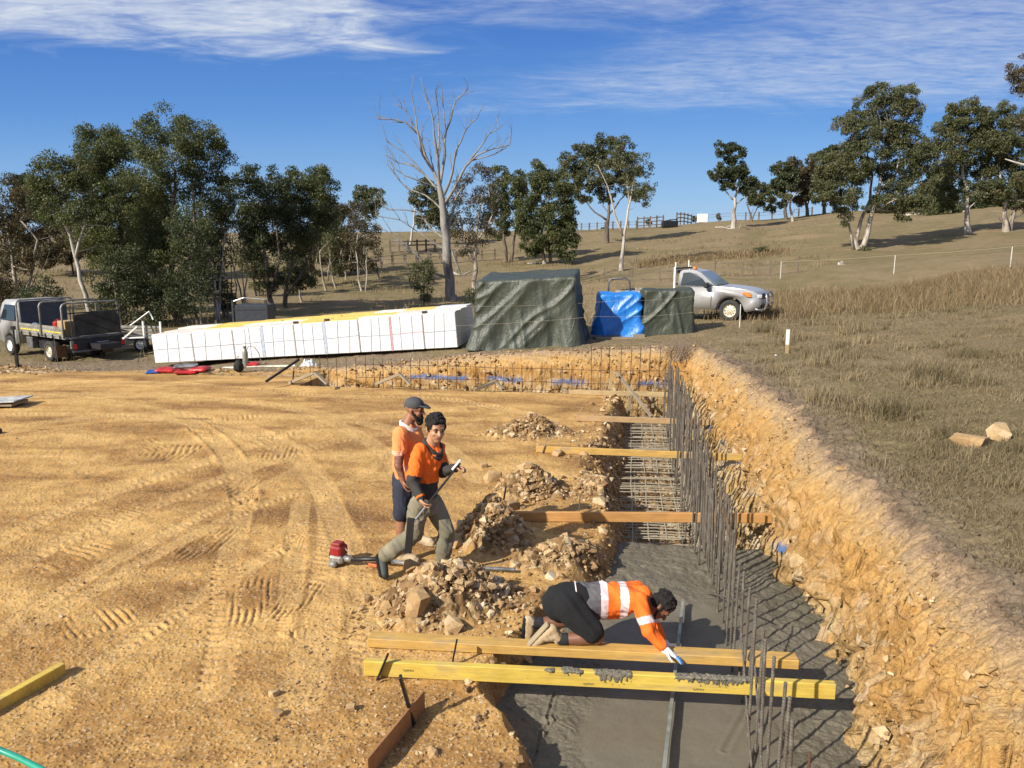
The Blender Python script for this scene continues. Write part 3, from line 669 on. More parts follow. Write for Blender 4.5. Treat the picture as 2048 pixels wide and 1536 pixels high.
while u < 18.3:
    cpart(MB().tube([P(u, .05, -.69), P(u, 1.05, -.69)], .009, 6), 'cross_bar'); u += .42
# far trench bars
pf = rebar([(0,0,-.5), (0,0,.62)], .009, False, 6).build('starter_bar', M_BAR2); pt = rebar([(0,0,-.6), (0,0,1.15)], .010, False, 6).build('starter_bar', M_BAR2)
fl = [True, True]; px_ = 597
while px_ < 1330:
    tall = px_ > 1175 or px_ in ()
    p = W(px_, 770, D=19.0+(px_-1000)*-.0004); u_, v_ = uv(p.x, p.y); p = P(18.95, v_, 0)
    src = pt if tall else pf; o = src if fl[tall] else src.copy()
    if not fl[tall]: COL.objects.link(o)
    fl[tall] = False; o.name = 'starter_bar'
    o.location = (p.x, p.y, rnd.uniform(-.03, .03)+(.06 if px_ < 900 else -.05)); o.rotation_euler = (rnd.uniform(-.02, .02), rnd.uniform(-.03, .03), 0)
    tag(o, 'tall rusty upright bar near the corner of the far trench' if tall else 'thin rusty upright bar in the fence like row along the far bank', 'reinforcing bar', 'tall corner bars' if tall else 'upright bars along the far bank')
    px_ += rnd.uniform(18, 21)
for i, z_ in enumerate((.50, .16, -.12)):
    pts = [P(18.93+.01*i, -6.9+k*.6, z_+rnd.uniform(-.015, .015)-(.0 if i else .0)) for k in range(15)]
    tag(MB().tube(pts, .008, 6).build('horizontal_bar', M_BAR2), ['upper', 'middle', 'lowest'][i]+' horizontal bar tied along the far row of uprights', 'reinforcing bar')
# ---------------- timber beams over the trench
beams = {}
def beam(key, L, Rr, w, h, mat, label, name='formwork_beam', zz=0.0, rough=0, ch=.006):
    a = W(L[0], L[1], z=zz); b = W(Rr[0], Rr[1], z=zz+.0); c = (a+b)/2; d = b-a; th = math.atan2(d.y, d.x)
    rt = thing(name, label, 'timber beam', c, th); rt.rotation_euler = (0, 0, th)
    mb = MB(); n_ = 24; Lh = d.length/2
    bm = mb.box((0, w/2, h/2), (2*Lh, w, h), None, 0, ch)
    o = mb.build('timber', mat, rt); beams[key] = (rt, a, b, w, h); return rt
b1 = beam(1, (728,1352), (1671,1400), .063, .135, M_YEL, 'long bright yellow beam nearest the camera, spattered with concrete')
b2 = beam(2, (735,1295), (1598,1340), .145, .085, M_YEL2, 'flat lying orange yellow beam the man kneels on')
b3 = beam(3, (1006,1043), (1561,1047), .055, .13, M_ORG, 'long orange beam beyond the poured concrete, shaded at its left end')
b4 = beam(4, (1072,905), (1485,922), .045, .115, M_YEL2, 'dull yellow beam fourth from the front over the steel cage')
b5 = beam(5, (1152,842), (1453,852), .045, .115, timber('tan_timber', (.44,.29,.14), (.32,.20,.10), .4), 'tan brown beam second furthest across the trench')
b6 = beam(6, (1138,789), (1397,796), .045, .115, M_PINE, 'pale pine beam furthest away across the trench')
def blob_strip(key, t0, t1, drip, label):
    rt, a, b, w, h = beams[key]; L = (b-a).length; mb_v = []; r_ = np.random.RandomState(int(t0*100)); pts = []; sz = []
    return
    n_ = int((t1-t0)*L*420)
    for i in range(n_):
        s = r_.uniform(t0, t1); hang = drip*(noise2(np.array([s*L*5.]), np.array([t0]), 7)[0]+.55)
        top = r_.uniform() < .55
        if top: pts.append(((s-.5)*L, r_.uniform(0, w*.9), h+.004))
        else: pts.append(((s-.5)*L, -.003, h-r_.uniform(0, max(.01, hang)))); 
        sz.append(r_.uniform(.008, .024))
    o = scatter('concrete_splatter', pts, sz, M_SPLAT, ROCKS2, rt, .35, 3); o['label'] = label
blob_strip(1, .505, .58, .075, 'ragged grey dollop hanging over the beam face'); blob_strip(1, .68, .82, .06, 'long grey smear on top of the beam'); blob_strip(1, .435, .475, .02, 'small crusty grey lumps'); blob_strip(1, .845, .86, .02, 'tiny grey lump')
M_INK = simple('ink', (.05,.05,.04), .8)
for s in (.10, .49, .72):
    rt, a, b, w, h = beams[1]; L = (b-a).length
    text_mesh('printed_mark', 'hySPAN', .026, Matrix.Translation(((s-.5)*L, -.0012, .03 if s > .3 else .07)) @ Matrix.Rotation(R(90), 4, 'X'), M_INK, rt, .0005)
# screed rail along the trench
a, b = W(1366, 1203, z=-.20), W(1326, 1560, z=-.20)
rail = thing('screed_rail', 'long grey green steel rail set in the concrete along the trench under both front beams', 'screed rail', b, 0)
mb = MB().beam(Vector((0,0,0)), a-b, .03, .05); M_RAIL = simple('rail_paint', (.22,.245,.215), .5, .2, .25, 6, 0, 60, (.30,.28,.24), .8)
mb.build('rail', M_RAIL, rail); 
# pegs
def peg(top, bot, label, mat=M_BLACKSTEEL, w=.035, z=0, Dt=None, group=None, name='steel_peg'):
    b = W(bot[0], bot[1], z=z); t = W(top[0], top[1], D=b.y+(.0 if Dt is None else Dt)); d = (t-b).normalized()
    o = MB().beam(b-d*.12-b, t-b, w, w*.45, (1, 0, 0), 0, .003).build(name, mat); o.location = b; return tag(o, label, 'steel peg', group)
peg((776,1308),(755,1358),'black peg pinning the left end of the bright yellow beam', Dt=.0, z=.0, w=.04)
peg((914,1279),(905,1325),'black peg behind the flat beam near its left end', Dt=.03, z=.02)
peg((1012,973),(1003,1026),'black peg standing in the rubble at the left end of the orange beam', w=.05)
peg((1160,990),(1158,1026),'grey peg standing behind the orange beam near the trench', M_GREYSTEEL)
peg((1097,868),(1084,906),'dark peg at the left end of the dull yellow beam', M_GTIM, Dt=.0); peg((1163,863),(1154,893),'dark peg behind the dull yellow beam near the trench lip', M_GTIM)
peg((1166,814),(1151,841),'dark peg at the left end of the tan brown beam', M_GTIM, Dt=.0); peg((1196,813),(1190,832),'dark peg behind the tan brown beam', M_GTIM); peg((1142,764),(1136,788),'dark peg at the left end of the furthest pine beam', M_GTIM)
peg((800,1352),(828,1448),'tall black peg leaning against the brown board at the front', w=.045, Dt=-.06)
# board at front and yellow timber at left
a, b = W(848,1418,z=0), W(735,1560,z=0)
rt = thing('formwork_board', 'brown ply board standing on edge at the front beside the tall black peg', 'board', b); MB().beam(Vector((0,0,.075)), a-b+Vector((0,0,.075)), .02, .17, (0,0,1), 0, .002).build('board', M_FORM, rt)
a, b = W(127,1348,z=0), W(-60,1455,z=0)
rt = thing('timber_offcut', 'yellow timber lying on the dirt at the left edge', 'timber beam', b); MB().beam(Vector((0,0,.045)), a-b+Vector((0,0,.045)), .07, .12, (0,0,1), 0, .005).build('timber', M_YEL, rt)
# green hose (raised, with shadow)
M_HOSE = simple('green_hose', (.02,.30,.20), .3, 0, .1)
pts = [W(-60,1478,D=3.9), W(0,1500,D=3.85), W(40,1517,D=3.8), W(85,1540,D=3.72), W(150,1585,D=3.6), W(260,1660,D=3.4)]
tag(MB().tube(pts, .017, 12).build('green_hose', M_HOSE, None, True), 'bright green hose crossing the bottom left corner', 'hose')
# far bank timber
def stick(name, a, b, w, h, mat, label, D0=18.6, D1=None, cat='timber prop', z0=None):
    p, q = W(a[0], a[1], D=D0), W(b[0], b[1], D=D1 or D0)
    o = MB().beam(Vector((0,0,0)), q-p, w, h).build(name, mat); o.location = p; return tag(o, label, cat)
stick('leaning_bar', (532,763),(598,719), .05, .05, M_BLACKSTEEL, 'black bar leaning against the far bank left of the upright bars', 18.9, 19.9, 'steel bar')
for i, (x0, y0, x1, y1, x2, y2) in enumerate([(579,766,630,745,655,768), (752,768,800,748,822,770), (948,780,992,763,1006,779)]):
    p0, p1, p2 = W(x0, y0, z=.03), W(x1, y1, D=18.9), W(x2, y2, D=18.7)
    rt = thing('timber_brace', ['leftmost', 'middle', 'rightmost'][i]+' bent timber brace at the foot of the far bank', 'timber brace', p0, 0, 'timber braces along the far trench')
    MB().beam(Vector((0,0,0)), p1-p0, .09, .07).build('rail', M_GTIM, rt); MB().beam(p1-p0, p2-p0, .09, .05).build('strut', M_GTIM, rt); MB().beam(Vector((.06,.03,-.1)), Vector((.12,.03,.32)), .04, .03, (1,0,0)).build('peg', M_BAR2, rt)
stick('timber_post', (1220,778),(1224,741), .09, .06, M_PINE, 'pale upright timber post behind the furthest beam', 18.3, 18.3, 'timber post')
stick('timber_brace', (1232,744),(1304,834), .07, .05, M_GTIM, 'dark diagonal timber running down into the trench corner', 18.7, 17.2, 'timber brace')
stick('timber_post', (1257,830),(1262,790), .07, .05, M_GTIM, 'short dark post in the trench corner under the furthest beam', 17.9, 17.9, 'timber post'); stick('timber_post', (1305,815),(1311,768), .07, .05, M_GTIM, 'dark post right of the short one in the trench corner', 18.2, 18.2, 'timber post')
# survey stakes on the grass
def stake(px, ptop, pbot, D, label, white=True, w=.03, cat='stake', name='survey_stake', mat=None):
    b = gz(px, D); h = (pbot-ptop)/1566*D; rt = thing(name, label, cat, b)
    if white == 'split':
        MB().box((0,0,h*.15), (w, w*.6, h*.4+.1), None, 0).build('post', M_PINE, rt); MB().box((0,0,h*.675), (w*1.04, w*.64, h*.65), None, 0, .003).build('painted_top', M_WHITE, rt)
    else: MB().box((0,0,h*.45), (w, w, h*1.1), None, 0).build('post', mat or M_WHITE, rt)
    return rt
M_WHITE = simple('white_paint', (.78,.77,.73), .5, 0, .04, 20)
stake(1588, 652, 700, 17.6, 'white topped survey stake in the grass right of the corner', 'split', .07)
# electric fence posts
posts = [(1565,540,575,48,'white tread in fence post beyond the silver ute'), (1793,519,557,45,'white tread in fence post below the big split gum tree'), (2026,496,540,39,'white tread in fence post furthest right in the long grass'), (1488,578,625,23.0,'white tread in fence post in front of the ute door')]
pp = []
for px_, a_, b_, D_, lab in posts:
    rt = stake(px_, a_, b_, D_, lab, True, .018 if D_ < 30 else .024, 'fence post', 'fence_post'); pp.append(rt.location+Vector((0,0,(b_-a_)/1566*D_)))
M_WIRE = simple('fence_tape', (.42,.37,.26), .5)
def wire(pts, r_, label, mat=M_WIRE, sag=.05, group=None, name='fence_wire'):
    Q = []
    for a, b in zip(pts[:-1], pts[1:]):
        for k in range(8): t_ = k/8; Q.append(Vector(a).lerp(Vector(b), t_)-Vector((0,0,sag*4*t_*(1-t_))))
    Q.append(Vector(pts[-1])); return tag(MB().tube(Q, r_, 5).build(name, mat), label, 'fence wire', group)
wire([pp[0], pp[1], pp[2], W(2200, 460, D=33)], .006, 'pale tape strung between the white posts on the right slope')
wire([W(930,613,D=21.3), W(1250,600,D=21), W(1388,592,D=21.5), W(1565,545,D=48)], .0025, 'upper thin wire running across the tarps')
wire([W(800,655,D=21.0), W(1190,633,D=20.6), W(1393,624,D=21.0), W(1565,565,D=48)], .0025, 'lower thin wire running across the tarps')
# ------------------------------------------------------------------ trees
def leaf_mat(name, stops, tr=.25, tc=(1.0, 1.15, .6)):
    t = NT(name); c = t.ramp(t.attr('tone'), stops); t.base(c); t.set(Roughness=.5); t.b.inputs['Specular IOR Level'].default_value = .35
    tl = t.new('ShaderNodeBsdfTranslucent'); t.put(tl.inputs[0], t.mix(1.0, c, tc, 'MULTIPLY'))
    mx = t.new('ShaderNodeMixShader'); mx.inputs[0].default_value = tr+.08; t.l.new(t.b.outputs[0], mx.inputs[1]); t.l.new(tl.outputs[0], mx.inputs[2]); t.l.new(mx.outputs[0], t.out.inputs[0]); return t.m
L_GREEN = leaf_mat('gum_leaves_green', [(0, (.048,.062,.025)), (.45, (.100,.116,.044)), (.8, (.145,.150,.060)), (1, (.21,.185,.085))])
L_OLIVE = leaf_mat('gum_leaves_olive', [(0, (.054,.064,.032)), (.45, (.110,.119,.053)), (.8, (.15,.145,.066)), (1, (.20,.155,.085))])
L_DARK = leaf_mat('dark_leaves', [(0, (.028,.040,.017)), (.5, (.060,.074,.030)), (1, (.12,.12,.05))], .15)
L_RUST = leaf_mat('rusty_leaves', [(0, (.055,.050,.028)), (.5, (.105,.085,.045)), (1, (.19,.125,.065))])
def bark(name, a, b, c):
    t = NT(name); v = t.coord('Object', (1.2,1.2,.35)); n = t.noise(1.6, 6, v, .6, .6); col = t.ramp(n, [(.36, c), (.46, a), (.66, b)])
    f = t.noise(9, 5, t.coord('Object', (2,2,.4)), .7); col = t.mix(.5, col, t.ramp(f, [(.3, .3), (.7, .7)]), 'OVERLAY'); t.base(col); t.set(Roughness=.85); t.bump(f, .5, .03); return t.m
B_WHITE = bark('white_gum_bark', (.38,.34,.29), (.56,.52,.45), (.20,.15,.11)); B_BROWN = bark('brown_bark', (.13,.10,.075), (.20,.155,.12), (.06,.045,.035)); B_GREY = bark('dead_grey_wood', (.21,.195,.175), (.31,.29,.26), (.10,.085,.07))
B_MIX = bark('peeling_bark', (.30,.25,.20), (.50,.45,.38), (.10,.075,.055))
def Dfor(px, py, lo=20, hi=140):
    best = None; D = lo
    while D < hi:
        p = gz(px, D); y = proj(p)[1]
        if y <= py: return D
        D *= 1.01
    return hi
def proj(p):
    q = Vector(p)-Vector((0,0,HC)); dep = q.y*CP-q.z*SP; up = q.y*SP+q.z*CP; return 1024+F*q.x/dep, 768-F*up/dep
def leaves(name, clumps, per, size, mat, parent, seed, droop=.5):
    r = np.random.RandomState(seed); C = []; T = []; per = per*(1.5 if seed < 11 else 1)
    for (c, rc) in clumps:
        n = max(6, int(per*(rc/.5)**2)); d = r.normal(0, 1, (n, 3)); d /= np.linalg.norm(d, axis=1)[:, None]; rad = rc*r.uniform(.15, 1, n)**.5*np.where(r.uniform(0, 1, n) < .12, 1.35, 1)
        q = d*rad[:, None]*np.array([1, 1, .72]); q[:, 2] -= .25*(rad**2)/rc*(d[:, 2] < 0)*r.uniform(0, 1, n); C.append(q+np.array(c)); T.append(np.clip(r.normal(.45, .16)+r.normal(0, .2, n), 0, 1))
    C = np.concatenate(C); T = np.concatenate(T); n = len(C)
    a = r.normal(0, 1, (n, 3)); a[:, 2] -= droop*1.6; a /= np.linalg.norm(a, axis=1)[:, None]
    b = np.cross(a, r.normal(0, 1, (n, 3))); b /= np.linalg.norm(b, axis=1)[:, None]; s = size*r.uniform(.6, 1.3, n)[:, None]
    L, Wd = a*s*.5, b*s*.24
    V = np.stack([C-L, C+Wd, C+L, C-Wd], 1).reshape(-1, 3); Fc = np.arange(4*n).reshape(n, 4)
    o = npmesh(name, V, Fc, mat, parent); at = o.data.attributes.new('tone', 'FLOAT', 'POINT'); at.data.foreach_set('value', np.repeat(T, 4).astype(np.float32)); return o
def wob(pts, r, amt):
    """resample polyline with wobble; pts [(Vector, radius)]"""
    out = []
    for (p, a), (q, b) in zip(pts[:-1], pts[1:]):
        L = (q-p).length; k = max(2, int(L/ .7))
        k = min(k, 7)
        for i in range(k):
            t = i/k; s = 4*t*(1-t)*amt*L; out.append((p.lerp(q, t)+Vector((r.uniform(-1,1), r.uniform(-1,1), r.uniform(-.6,.6)))*s*.5*(i > 0), a+(b-a)*t))
    out.append(pts[-1]); return out
def twig(mb, r, p, d, L, rad, depth, n=5):
    pts = [p]; rr = [rad]; k = 4
    for i in range(k):
        d = (d+Vector((r.uniform(-1,1), r.uniform(-1,1), r.uniform(-.7,.9)))*.28).normalized(); p = p+d*L/k; pts.append(p); rr.append(rad*(1-.75*(i+1)/k))
        if depth and i > 0:
            twig(mb, r, p, (d+Vector((r.uniform(-1,1), r.uniform(-1,1), r.uniform(-.5,1)))*.8).normalized(), L*.55, rr[-1]*.75, depth-1, 4)
    mb.tube(pts, rr, n, cap=False)
def tree(label, name, stems, lobes, D=None, leaf=L_OLIVE, bk=B_MIX, seed=0, per=70, cl=1.0, dens=1.0, droop=.5, cat='tree', group=None, twigs=0, spread=.8, leafs=1.0, crown='crown'):
    """stems [[(px,py,r)...]] first point of first stem is the foot; lobes [(px,py,rx,ry)] in photograph pixels at distance D"""
    r = random.Random(seed*7+1); f = stems[0][0]
    if D is None: D = Dfor(f[0], f[1])
    base = gz(f[0], D); rt = thing(name, label, cat, base, 0, group); mpp = D/1566.
    mb = MB(); pool = []
    for si, st in enumerate(stems):
        off = 0 if si == 0 else r.uniform(-.5, .5)
        pts = []
        for i, (x, y, rad) in enumerate(st):
            rad = rad*.78
            p = W(x, y, D=D+off*i*.35)
            if i == 0 and abs(y-f[1]) < 25 and si == 0: p = base.copy()-Vector((0,0,.1))
            elif i == 0 and abs(y-f[1]) < 12: p = gz(x, D+off); p.z -= .1
            pts.append((p-base, rad))
        if si == 0 or abs(st[0][1]-f[1]) < 12: pts[0] = (pts[0][0], pts[0][1]*1.35); pts.insert(1, (pts[0][0].lerp(pts[1][0], .12), st[0][2]))
        Q = wob(pts, r, .10); mb.tube([q[0] for q in Q], [max(q[1], mpp*.35) for q in Q], 9 if D < 60 else 6); pool += Q[len(Q)//4:]
        if twigs:
            for q in Q[len(Q)//3:]:
                if r.random() < twigs: twig(mb, r, q[0], Vector((r.uniform(-1,1), r.uniform(-1,1), r.uniform(-.2,.9))).normalized(), r.uniform(.8, 2.2), max(q[1]*.35, mpp*.35), 1)
    clumps = []
    for (x, y, rx, ry) in lobes:
        lo = r.uniform(-1, 1)*spread*rx*mpp*.8; c0 = W(x, y, D=D+lo)-base; rxm, rym = rx*mpp, ry*mpp
        rc0 = cl*max(.30, min(.58, .27*min(rxm, rym)+.16)); n_ = max(3, int(dens*5.0*(rxm*rym)/(rc0**2)*.62))
        anchor = []
        for k in range(n_):
            a = Vector((r.gauss(0,1), r.gauss(0,1), r.gauss(0,1))).normalized()*r.uniform(.35, 1)**.6
            c = c0+Vector((a.x*rxm, a.y*max(rxm, rym)*.8, a.z*rym)); rc = rc0*r.uniform(.6, 1.25); clumps.append((c, rc))
            if k % 3 == 0: anchor.append(c)
        best = min(pool, key=lambda q: (q[0]-c0).length+ (2 if q[0].z > c0.z+rym*.5 else 0))
        r0 = max(best[1]*.45, mpp*.4); hub = best[0].lerp(c0, .55)+Vector((r.uniform(-.2,.2), r.uniform(-.2,.2), -rym*.15)); Q = wob([(best[0], r0), (hub, r0*.6)], r, .12)
        mb.tube([q[0] for q in Q], [q[1] for q in Q], 5, cap=False)
        for c in anchor[:9]: 
            Q = wob([(hub, r0*.5), (c, max(.012, mpp*.25))], r, .16); mb.tube([q[0] for q in Q], [q[1] for q in Q], 4, cap=False)
    mb.build('trunk', bk, rt, True)
    if clumps: leaves(crown, [(tuple(c), rc) for c, rc in clumps], per*3.0, max(.105, D*.0027)*leafs, leaf, rt, seed, droop)
    return rt
# --- the dead tree
def dead_tree():
    D = Dfor(903, 603); base = gz(903, D); rt = thing('dead_tree', 'bare dead grey gum tree with spreading leafless branches', 'tree', base); r = random.Random(4); mb = MB()
    def limb(pts, r0, r1, tw=2):
        n = len(pts); P_ = [(W(x, y, D=D+dz)-base, max(.03, (r0+(r1-r0)*i/(n-1))*.74)) for i, (x, y, dz) in enumerate(pts)]; Q = wob(P_, r, .10); mb.tube([q[0] for q in Q], [q[1] for q in Q], 8, cap=False)
        if tw:
            for i, q in enumerate(Q[2:]):
                if r.random() < .85:
                    d = (Q[min(i+3, len(Q)-1)][0]-q[0]); d = d.normalized() if d.length > .01 else Vector((0,0,1))
                    twig(mb, r, q[0], (d*.9+Vector((r.uniform(-1,1), r.uniform(-1,1), r.uniform(-.1,1)))*.65).normalized(), r.uniform(.7, 1.6)*(.6 if tw == 1 else 1), max(.024, q[1]*.5), 1, 5)
    limb([(903,608,0),(900,560,0),(893,500,0),(888,450,0),(884,400,0),(878,372,0)], .48, .24, 0)
    limb([(903,606,0),(903,590,0)], .60, .47, 0)
    limb([(884,395,0),(868,345,.3),(850,310,.5),(838,270,.4),(812,245,.3),(785,238,.2),(756,238,0)], .17, .025)
    limb([(868,345,.3),(845,310,-.3),(835,262,-.6),(830,225,-.5),(822,180,-.4)], .11, .02); limb([(838,270,0),(815,225,0),(792,208,0)], .06, .015, 1)
    limb([(880,375,0),(876,320,-.5),(868,270,-.8),(862,220,-.6),(845,170,-.5)], .15, .018); limb([(876,320,0),(878,265,.6),(876,215,.8),(870,182,.8)], .09, .015, 1)
    limb([(880,370,0),(890,310,.4),(892,262,.8),(905,225,1),(912,200,1),(936,178,1)], .14, .018); limb([(892,262,.5),(888,225,.5),(884,185,.5)], .06, .012, 1)
    limb([(888,390,0),(905,345,-.6),(912,300,-1),(930,262,-1.2),(955,235,-1.2)], .13, .02)
    limb([(890,405,0),(910,375,-.4),(930,335,-.8),(955,310,-1),(985,298,-1.1),(1020,290,-1.2)], .15, .02); limb([(930,335,-.8),(962,292,-1),(978,268,-1),(998,256,-1)], .08, .015)
    limb([(940,322,-.8),(990,308,-1.2),(1012,295,-1.3)], .06, .015, 1)
    limb([(880,385,0),(850,350,.8),(825,332,1),(795,325,1.2),(770,310,1.2)], .10, .02); limb([(850,350,.8),(812,308,1),(775,284,1)], .07, .015)
    limb([(878,380,0),(838,362,-.6),(812,352,-.8),(790,338,-.8),(778,322,-.8)], .08, .015, 1); limb([(884,420,0),(850,390,.5),(815,378,.8),(790,350,.8),(776,330,.8)], .09, .02)
    limb([(890,478,0),(862,458,.6),(840,425,.8),(815,420,.8),(780,420,.8),(762,408,.8)], .11, .025); limb([(892,500,0),(858,480,.4),(830,460,.6),(800,440,.6),(752,432,.6)], .07, .02)
    limb([(897,556,0),(865,545,.5),(835,510,.8),(812,498,.8),(785,470,.8),(752,450,.8)], .15, .025, 2); limb([(835,510,.6),(812,488,.6),(795,480,.6)], .06, .02, 1)
    limb([(893,470,0),(905,430,.4),(912,395,.6),(925,375,.6)], .16, .05, 1); limb([(903,500,0),(918,540,-.3),(922,552,-.3),(942,542,-.3)], .10, .05, 0)
    mb.build('trunk', B_GREY, rt, True)
dead_tree()
# --- left cluster
tree('rusty brown bushy gum filling the left edge behind the truck', 'gum_tree', [[(12,640,.2),(30,560,.14),(20,480,.1),(10,420,.06)],[(12,640,.15),(60,560,.1),(75,480,.07),(40,440,.05)]], [(15,400,50,45),(40,440,45,50),(10,480,45,50),(15,545,50,55),(60,395,40,35),(5,590,40,40),(40,520,30,30)], 44, L_RUST, B_MIX, 2, 70, dens=.9, twigs=.4)
tree('light green leaning gum with a thin pale trunk behind the tray truck', 'gum_tree', [[(172,628,.13),(160,560,.12),(148,505,.10),(125,440,.08),(118,380,.05)],[(150,520,.09),(170,450,.06),(150,380,.04)]], [(110,360,48,45),(90,400,38,40),(140,330,42,38),(120,420,40,30),(160,375,35,40),(80,350,25,25)], 37, L_GREEN, B_WHITE, 3, 95, twigs=.2)
tree('tall dense green gum rising behind the truck, second highest crown on the left', 'gum_tree', [[(232,636,.2),(225,540,.16),(215,430,.12),(205,330,.08)],[(225,540,.12),(255,450,.09),(250,350,.06)]], [(205,285,45,35),(180,320,40,42),(240,300,40,45),(210,360,50,50),(170,400,42,50),(225,430,55,45),(200,490,50,45),(255,380,45,50),(165,270,22,18),(245,540,38,50),(180,450,35,35)], 41, L_GREEN, B_BROWN, 4, 80, twigs=.3)
tree('highest dense green gum of the left clump with many stems', 'gum_tree', [[(345,645,.22),(340,560,.18),(345,450,.14),(350,340,.08)],[(345,645,.14),(380,540,.10),(388,430,.08),(385,330,.05)],[(345,645,.14),(310,560,.10),(300,440,.08)]], [(335,250,50,35),(395,270,45,42),(290,280,40,40),(345,300,55,45),(425,310,38,45),(290,350,48,50),(360,370,60,50),(430,380,38,42),(310,430,52,50),(385,450,50,48),(290,500,45,45),(350,520,52,50),(340,590,50,45),(285,580,40,40),(445,300,22,20)], 39, L_GREEN, B_BROWN, 5, 80, twigs=.3)
tree('narrow gum with white stems at the right side of the big left clump', 'gum_tree', [[(425,645,.12),(428,560,.10),(405,450,.07),(402,370,.05)],[(425,645,.09),(440,560,.07),(450,470,.05),(430,400,.04)]], [(430,440,32,45),(410,500,30,45),(430,350,30,35),(450,400,20,35),(400,560,28,40)], 40, L_DARK, B_WHITE, 6, 60, dens=.8, twigs=.4)
tree('olive gum between the leaning pale gum and the tallest crown', 'gum_tree', [[(288,640,.12),(280,560,.10),(270,470,.07),(265,400,.05)]], [(265,420,40,45),(270,500,42,45),(245,580,40,45),(300,560,35,40)], 43, L_OLIVE, B_BROWN, 7, 70, twigs=.4)
for i, (x, y, h, lab) in enumerate([(480,600,120,'thin bare leaning sapling stems right of the big left clump'),(458,610,150,'slender multi stemmed sapling against the gap in the left trees')]):
    tree(lab, 'sapling', [[(x,y,.06),(x-12,y-h*.5,.045),(x-20,y-h,.03)],[(x+3,y,.05),(x+14,y-h*.6,.035),(x+22,y-h*1.1,.02)],[(x,y,.04),(x+4,y-h*.7,.03),(x-4,y-h*1.2,.02)]], [(x-15,y-h*1.15,22,22),(x+18,y-h*1.2,18,24)], 46, L_OLIVE, B_MIX, 20+i, 40, dens=.6, twigs=.7)
tree('dark green gum behind the dark crate, left of the pair in mid left', 'gum_tree', [[(540,640,.17),(536,570,.14),(525,480,.10),(520,400,.07)],[(538,600,.10),(560,520,.08),(555,430,.05)]], [(520,355,38,30),(500,390,35,40),(545,400,42,42),(515,440,42,42),(560,450,35,40),(530,500,38,38),(505,480,30,35),(545,555,25,30)], 44, L_DARK, B_BROWN, 8, 80, twigs=.2)
tree('broad dark green gum with ragged top, right of the pair in mid left', 'gum_tree', [[(562,632,.15),(575,560,.12),(600,470,.09),(605,400,.06)],[(570,600,.10),(625,500,.07),(640,400,.05)]], [(605,370,45,38),(640,375,32,38),(650,420,32,38),(590,420,40,40),(625,450,42,38),(600,490,40,30),(635,350,24,18),(655,358,14,12),(575,385,30,35)], 46, L_GREEN, B_BROWN, 9, 80, twigs=.2)
tree('small round headed tree standing alone on the grass behind the pallets', 'young_tree', [[(598,606,.09),(599,580,.07),(597,555,.05)]], [(595,550,32,22),(580,565,20,20),(612,562,20,18),(598,530,25,18)], None, L_OLIVE, B_MIX, 10, 75)
tree('distant round topped gum peeping above the thin rusty grove', 'gum_tree', [[(725,540,.2),(728,470,.16),(735,400,.1)]], [(730,385,24,18),(745,400,24,18),(720,400,16,20),(738,425,18,15),(762,388,8,7)], 80, L_OLIVE, B_WHITE, 11, 50)
lob = [[(618,500,30,35),(640,460,28,30),(625,540,22,25)],[(660,480,32,40),(650,440,26,26),(668,525,22,22)],[(690,450,36,38),(705,420,28,22),(680,500,26,26)],[(715,470,32,34),(735,500,26,26),(700,520,22,20)],[(740,470,26,30),(745,530,22,18)],[(685,430,26,22),(640,425,24,22),(665,415,20,16)]]
labs = ['leftmost thin rusty tree of the grove on the slope','second thin rusty tree of the slope grove, stem forked low','tall thin rusty tree in the middle of the slope grove','pale double stemmed thin tree on the slope with white feet','rightmost thin rusty tree of the slope grove','dark leafed thin tree at the back of the slope grove']
for i, (x, y, D_) in enumerate([(622,575,None),(648,582,None),(668,578,None),(720,583,None),(755,560,66),(690,560,66)]):
    tree(labs[i], 'thin_tree', [[(x,y,.09),(x-4,y-40,.07),(x-8,y-80,.05),(lob[i][0][0],lob[i][0][1],.03)],[(x+8,y-(0 if i == 3 else 20),.06),(x+12,y-60,.045),(lob[i][1][0],lob[i][1][1],.03)]], lob[i], D_, L_DARK if i == 5 else L_RUST if i != 1 else L_OLIVE, B_WHITE if i == 3 else B_MIX, 30+i, 45, dens=.75, twigs=.5)
tree('low green bush behind the truck cab', 'bush', [[(80,625,.08),(85,600,.06),(90,570,.04)]], [(80,580,35,28),(105,600,25,22),(60,600,25,22)], 38, L_DARK, B_BROWN, 12, 80)
tree('dark tangled bush below the tallest left gum', 'bush', [[(300,650,.07),(298,620,.05),(300,590,.03)]], [(285,610,38,35),(320,625,30,28),(255,620,28,30),(300,580,30,25)], 37, L_DARK, B_BROWN, 13, 80, dens=.9)
tree('dark bush at the foot of the light green leaning gum', 'bush', [[(205,640,.07),(203,615,.05),(200,590,.03)]], [(205,600,25,35),(222,570,24,30)], 37.5, L_DARK, B_BROWN, 19, 80, dens=.8)
tree('far dark gum on the slope seen between the left trunks', 'gum_tree', [[(96,500,.2),(98,470,.16),(90,430,.1)]], [(85,400,40,30),(60,380,35,25),(40,370,35,20)], 80, L_DARK, B_WHITE, 14, 50)
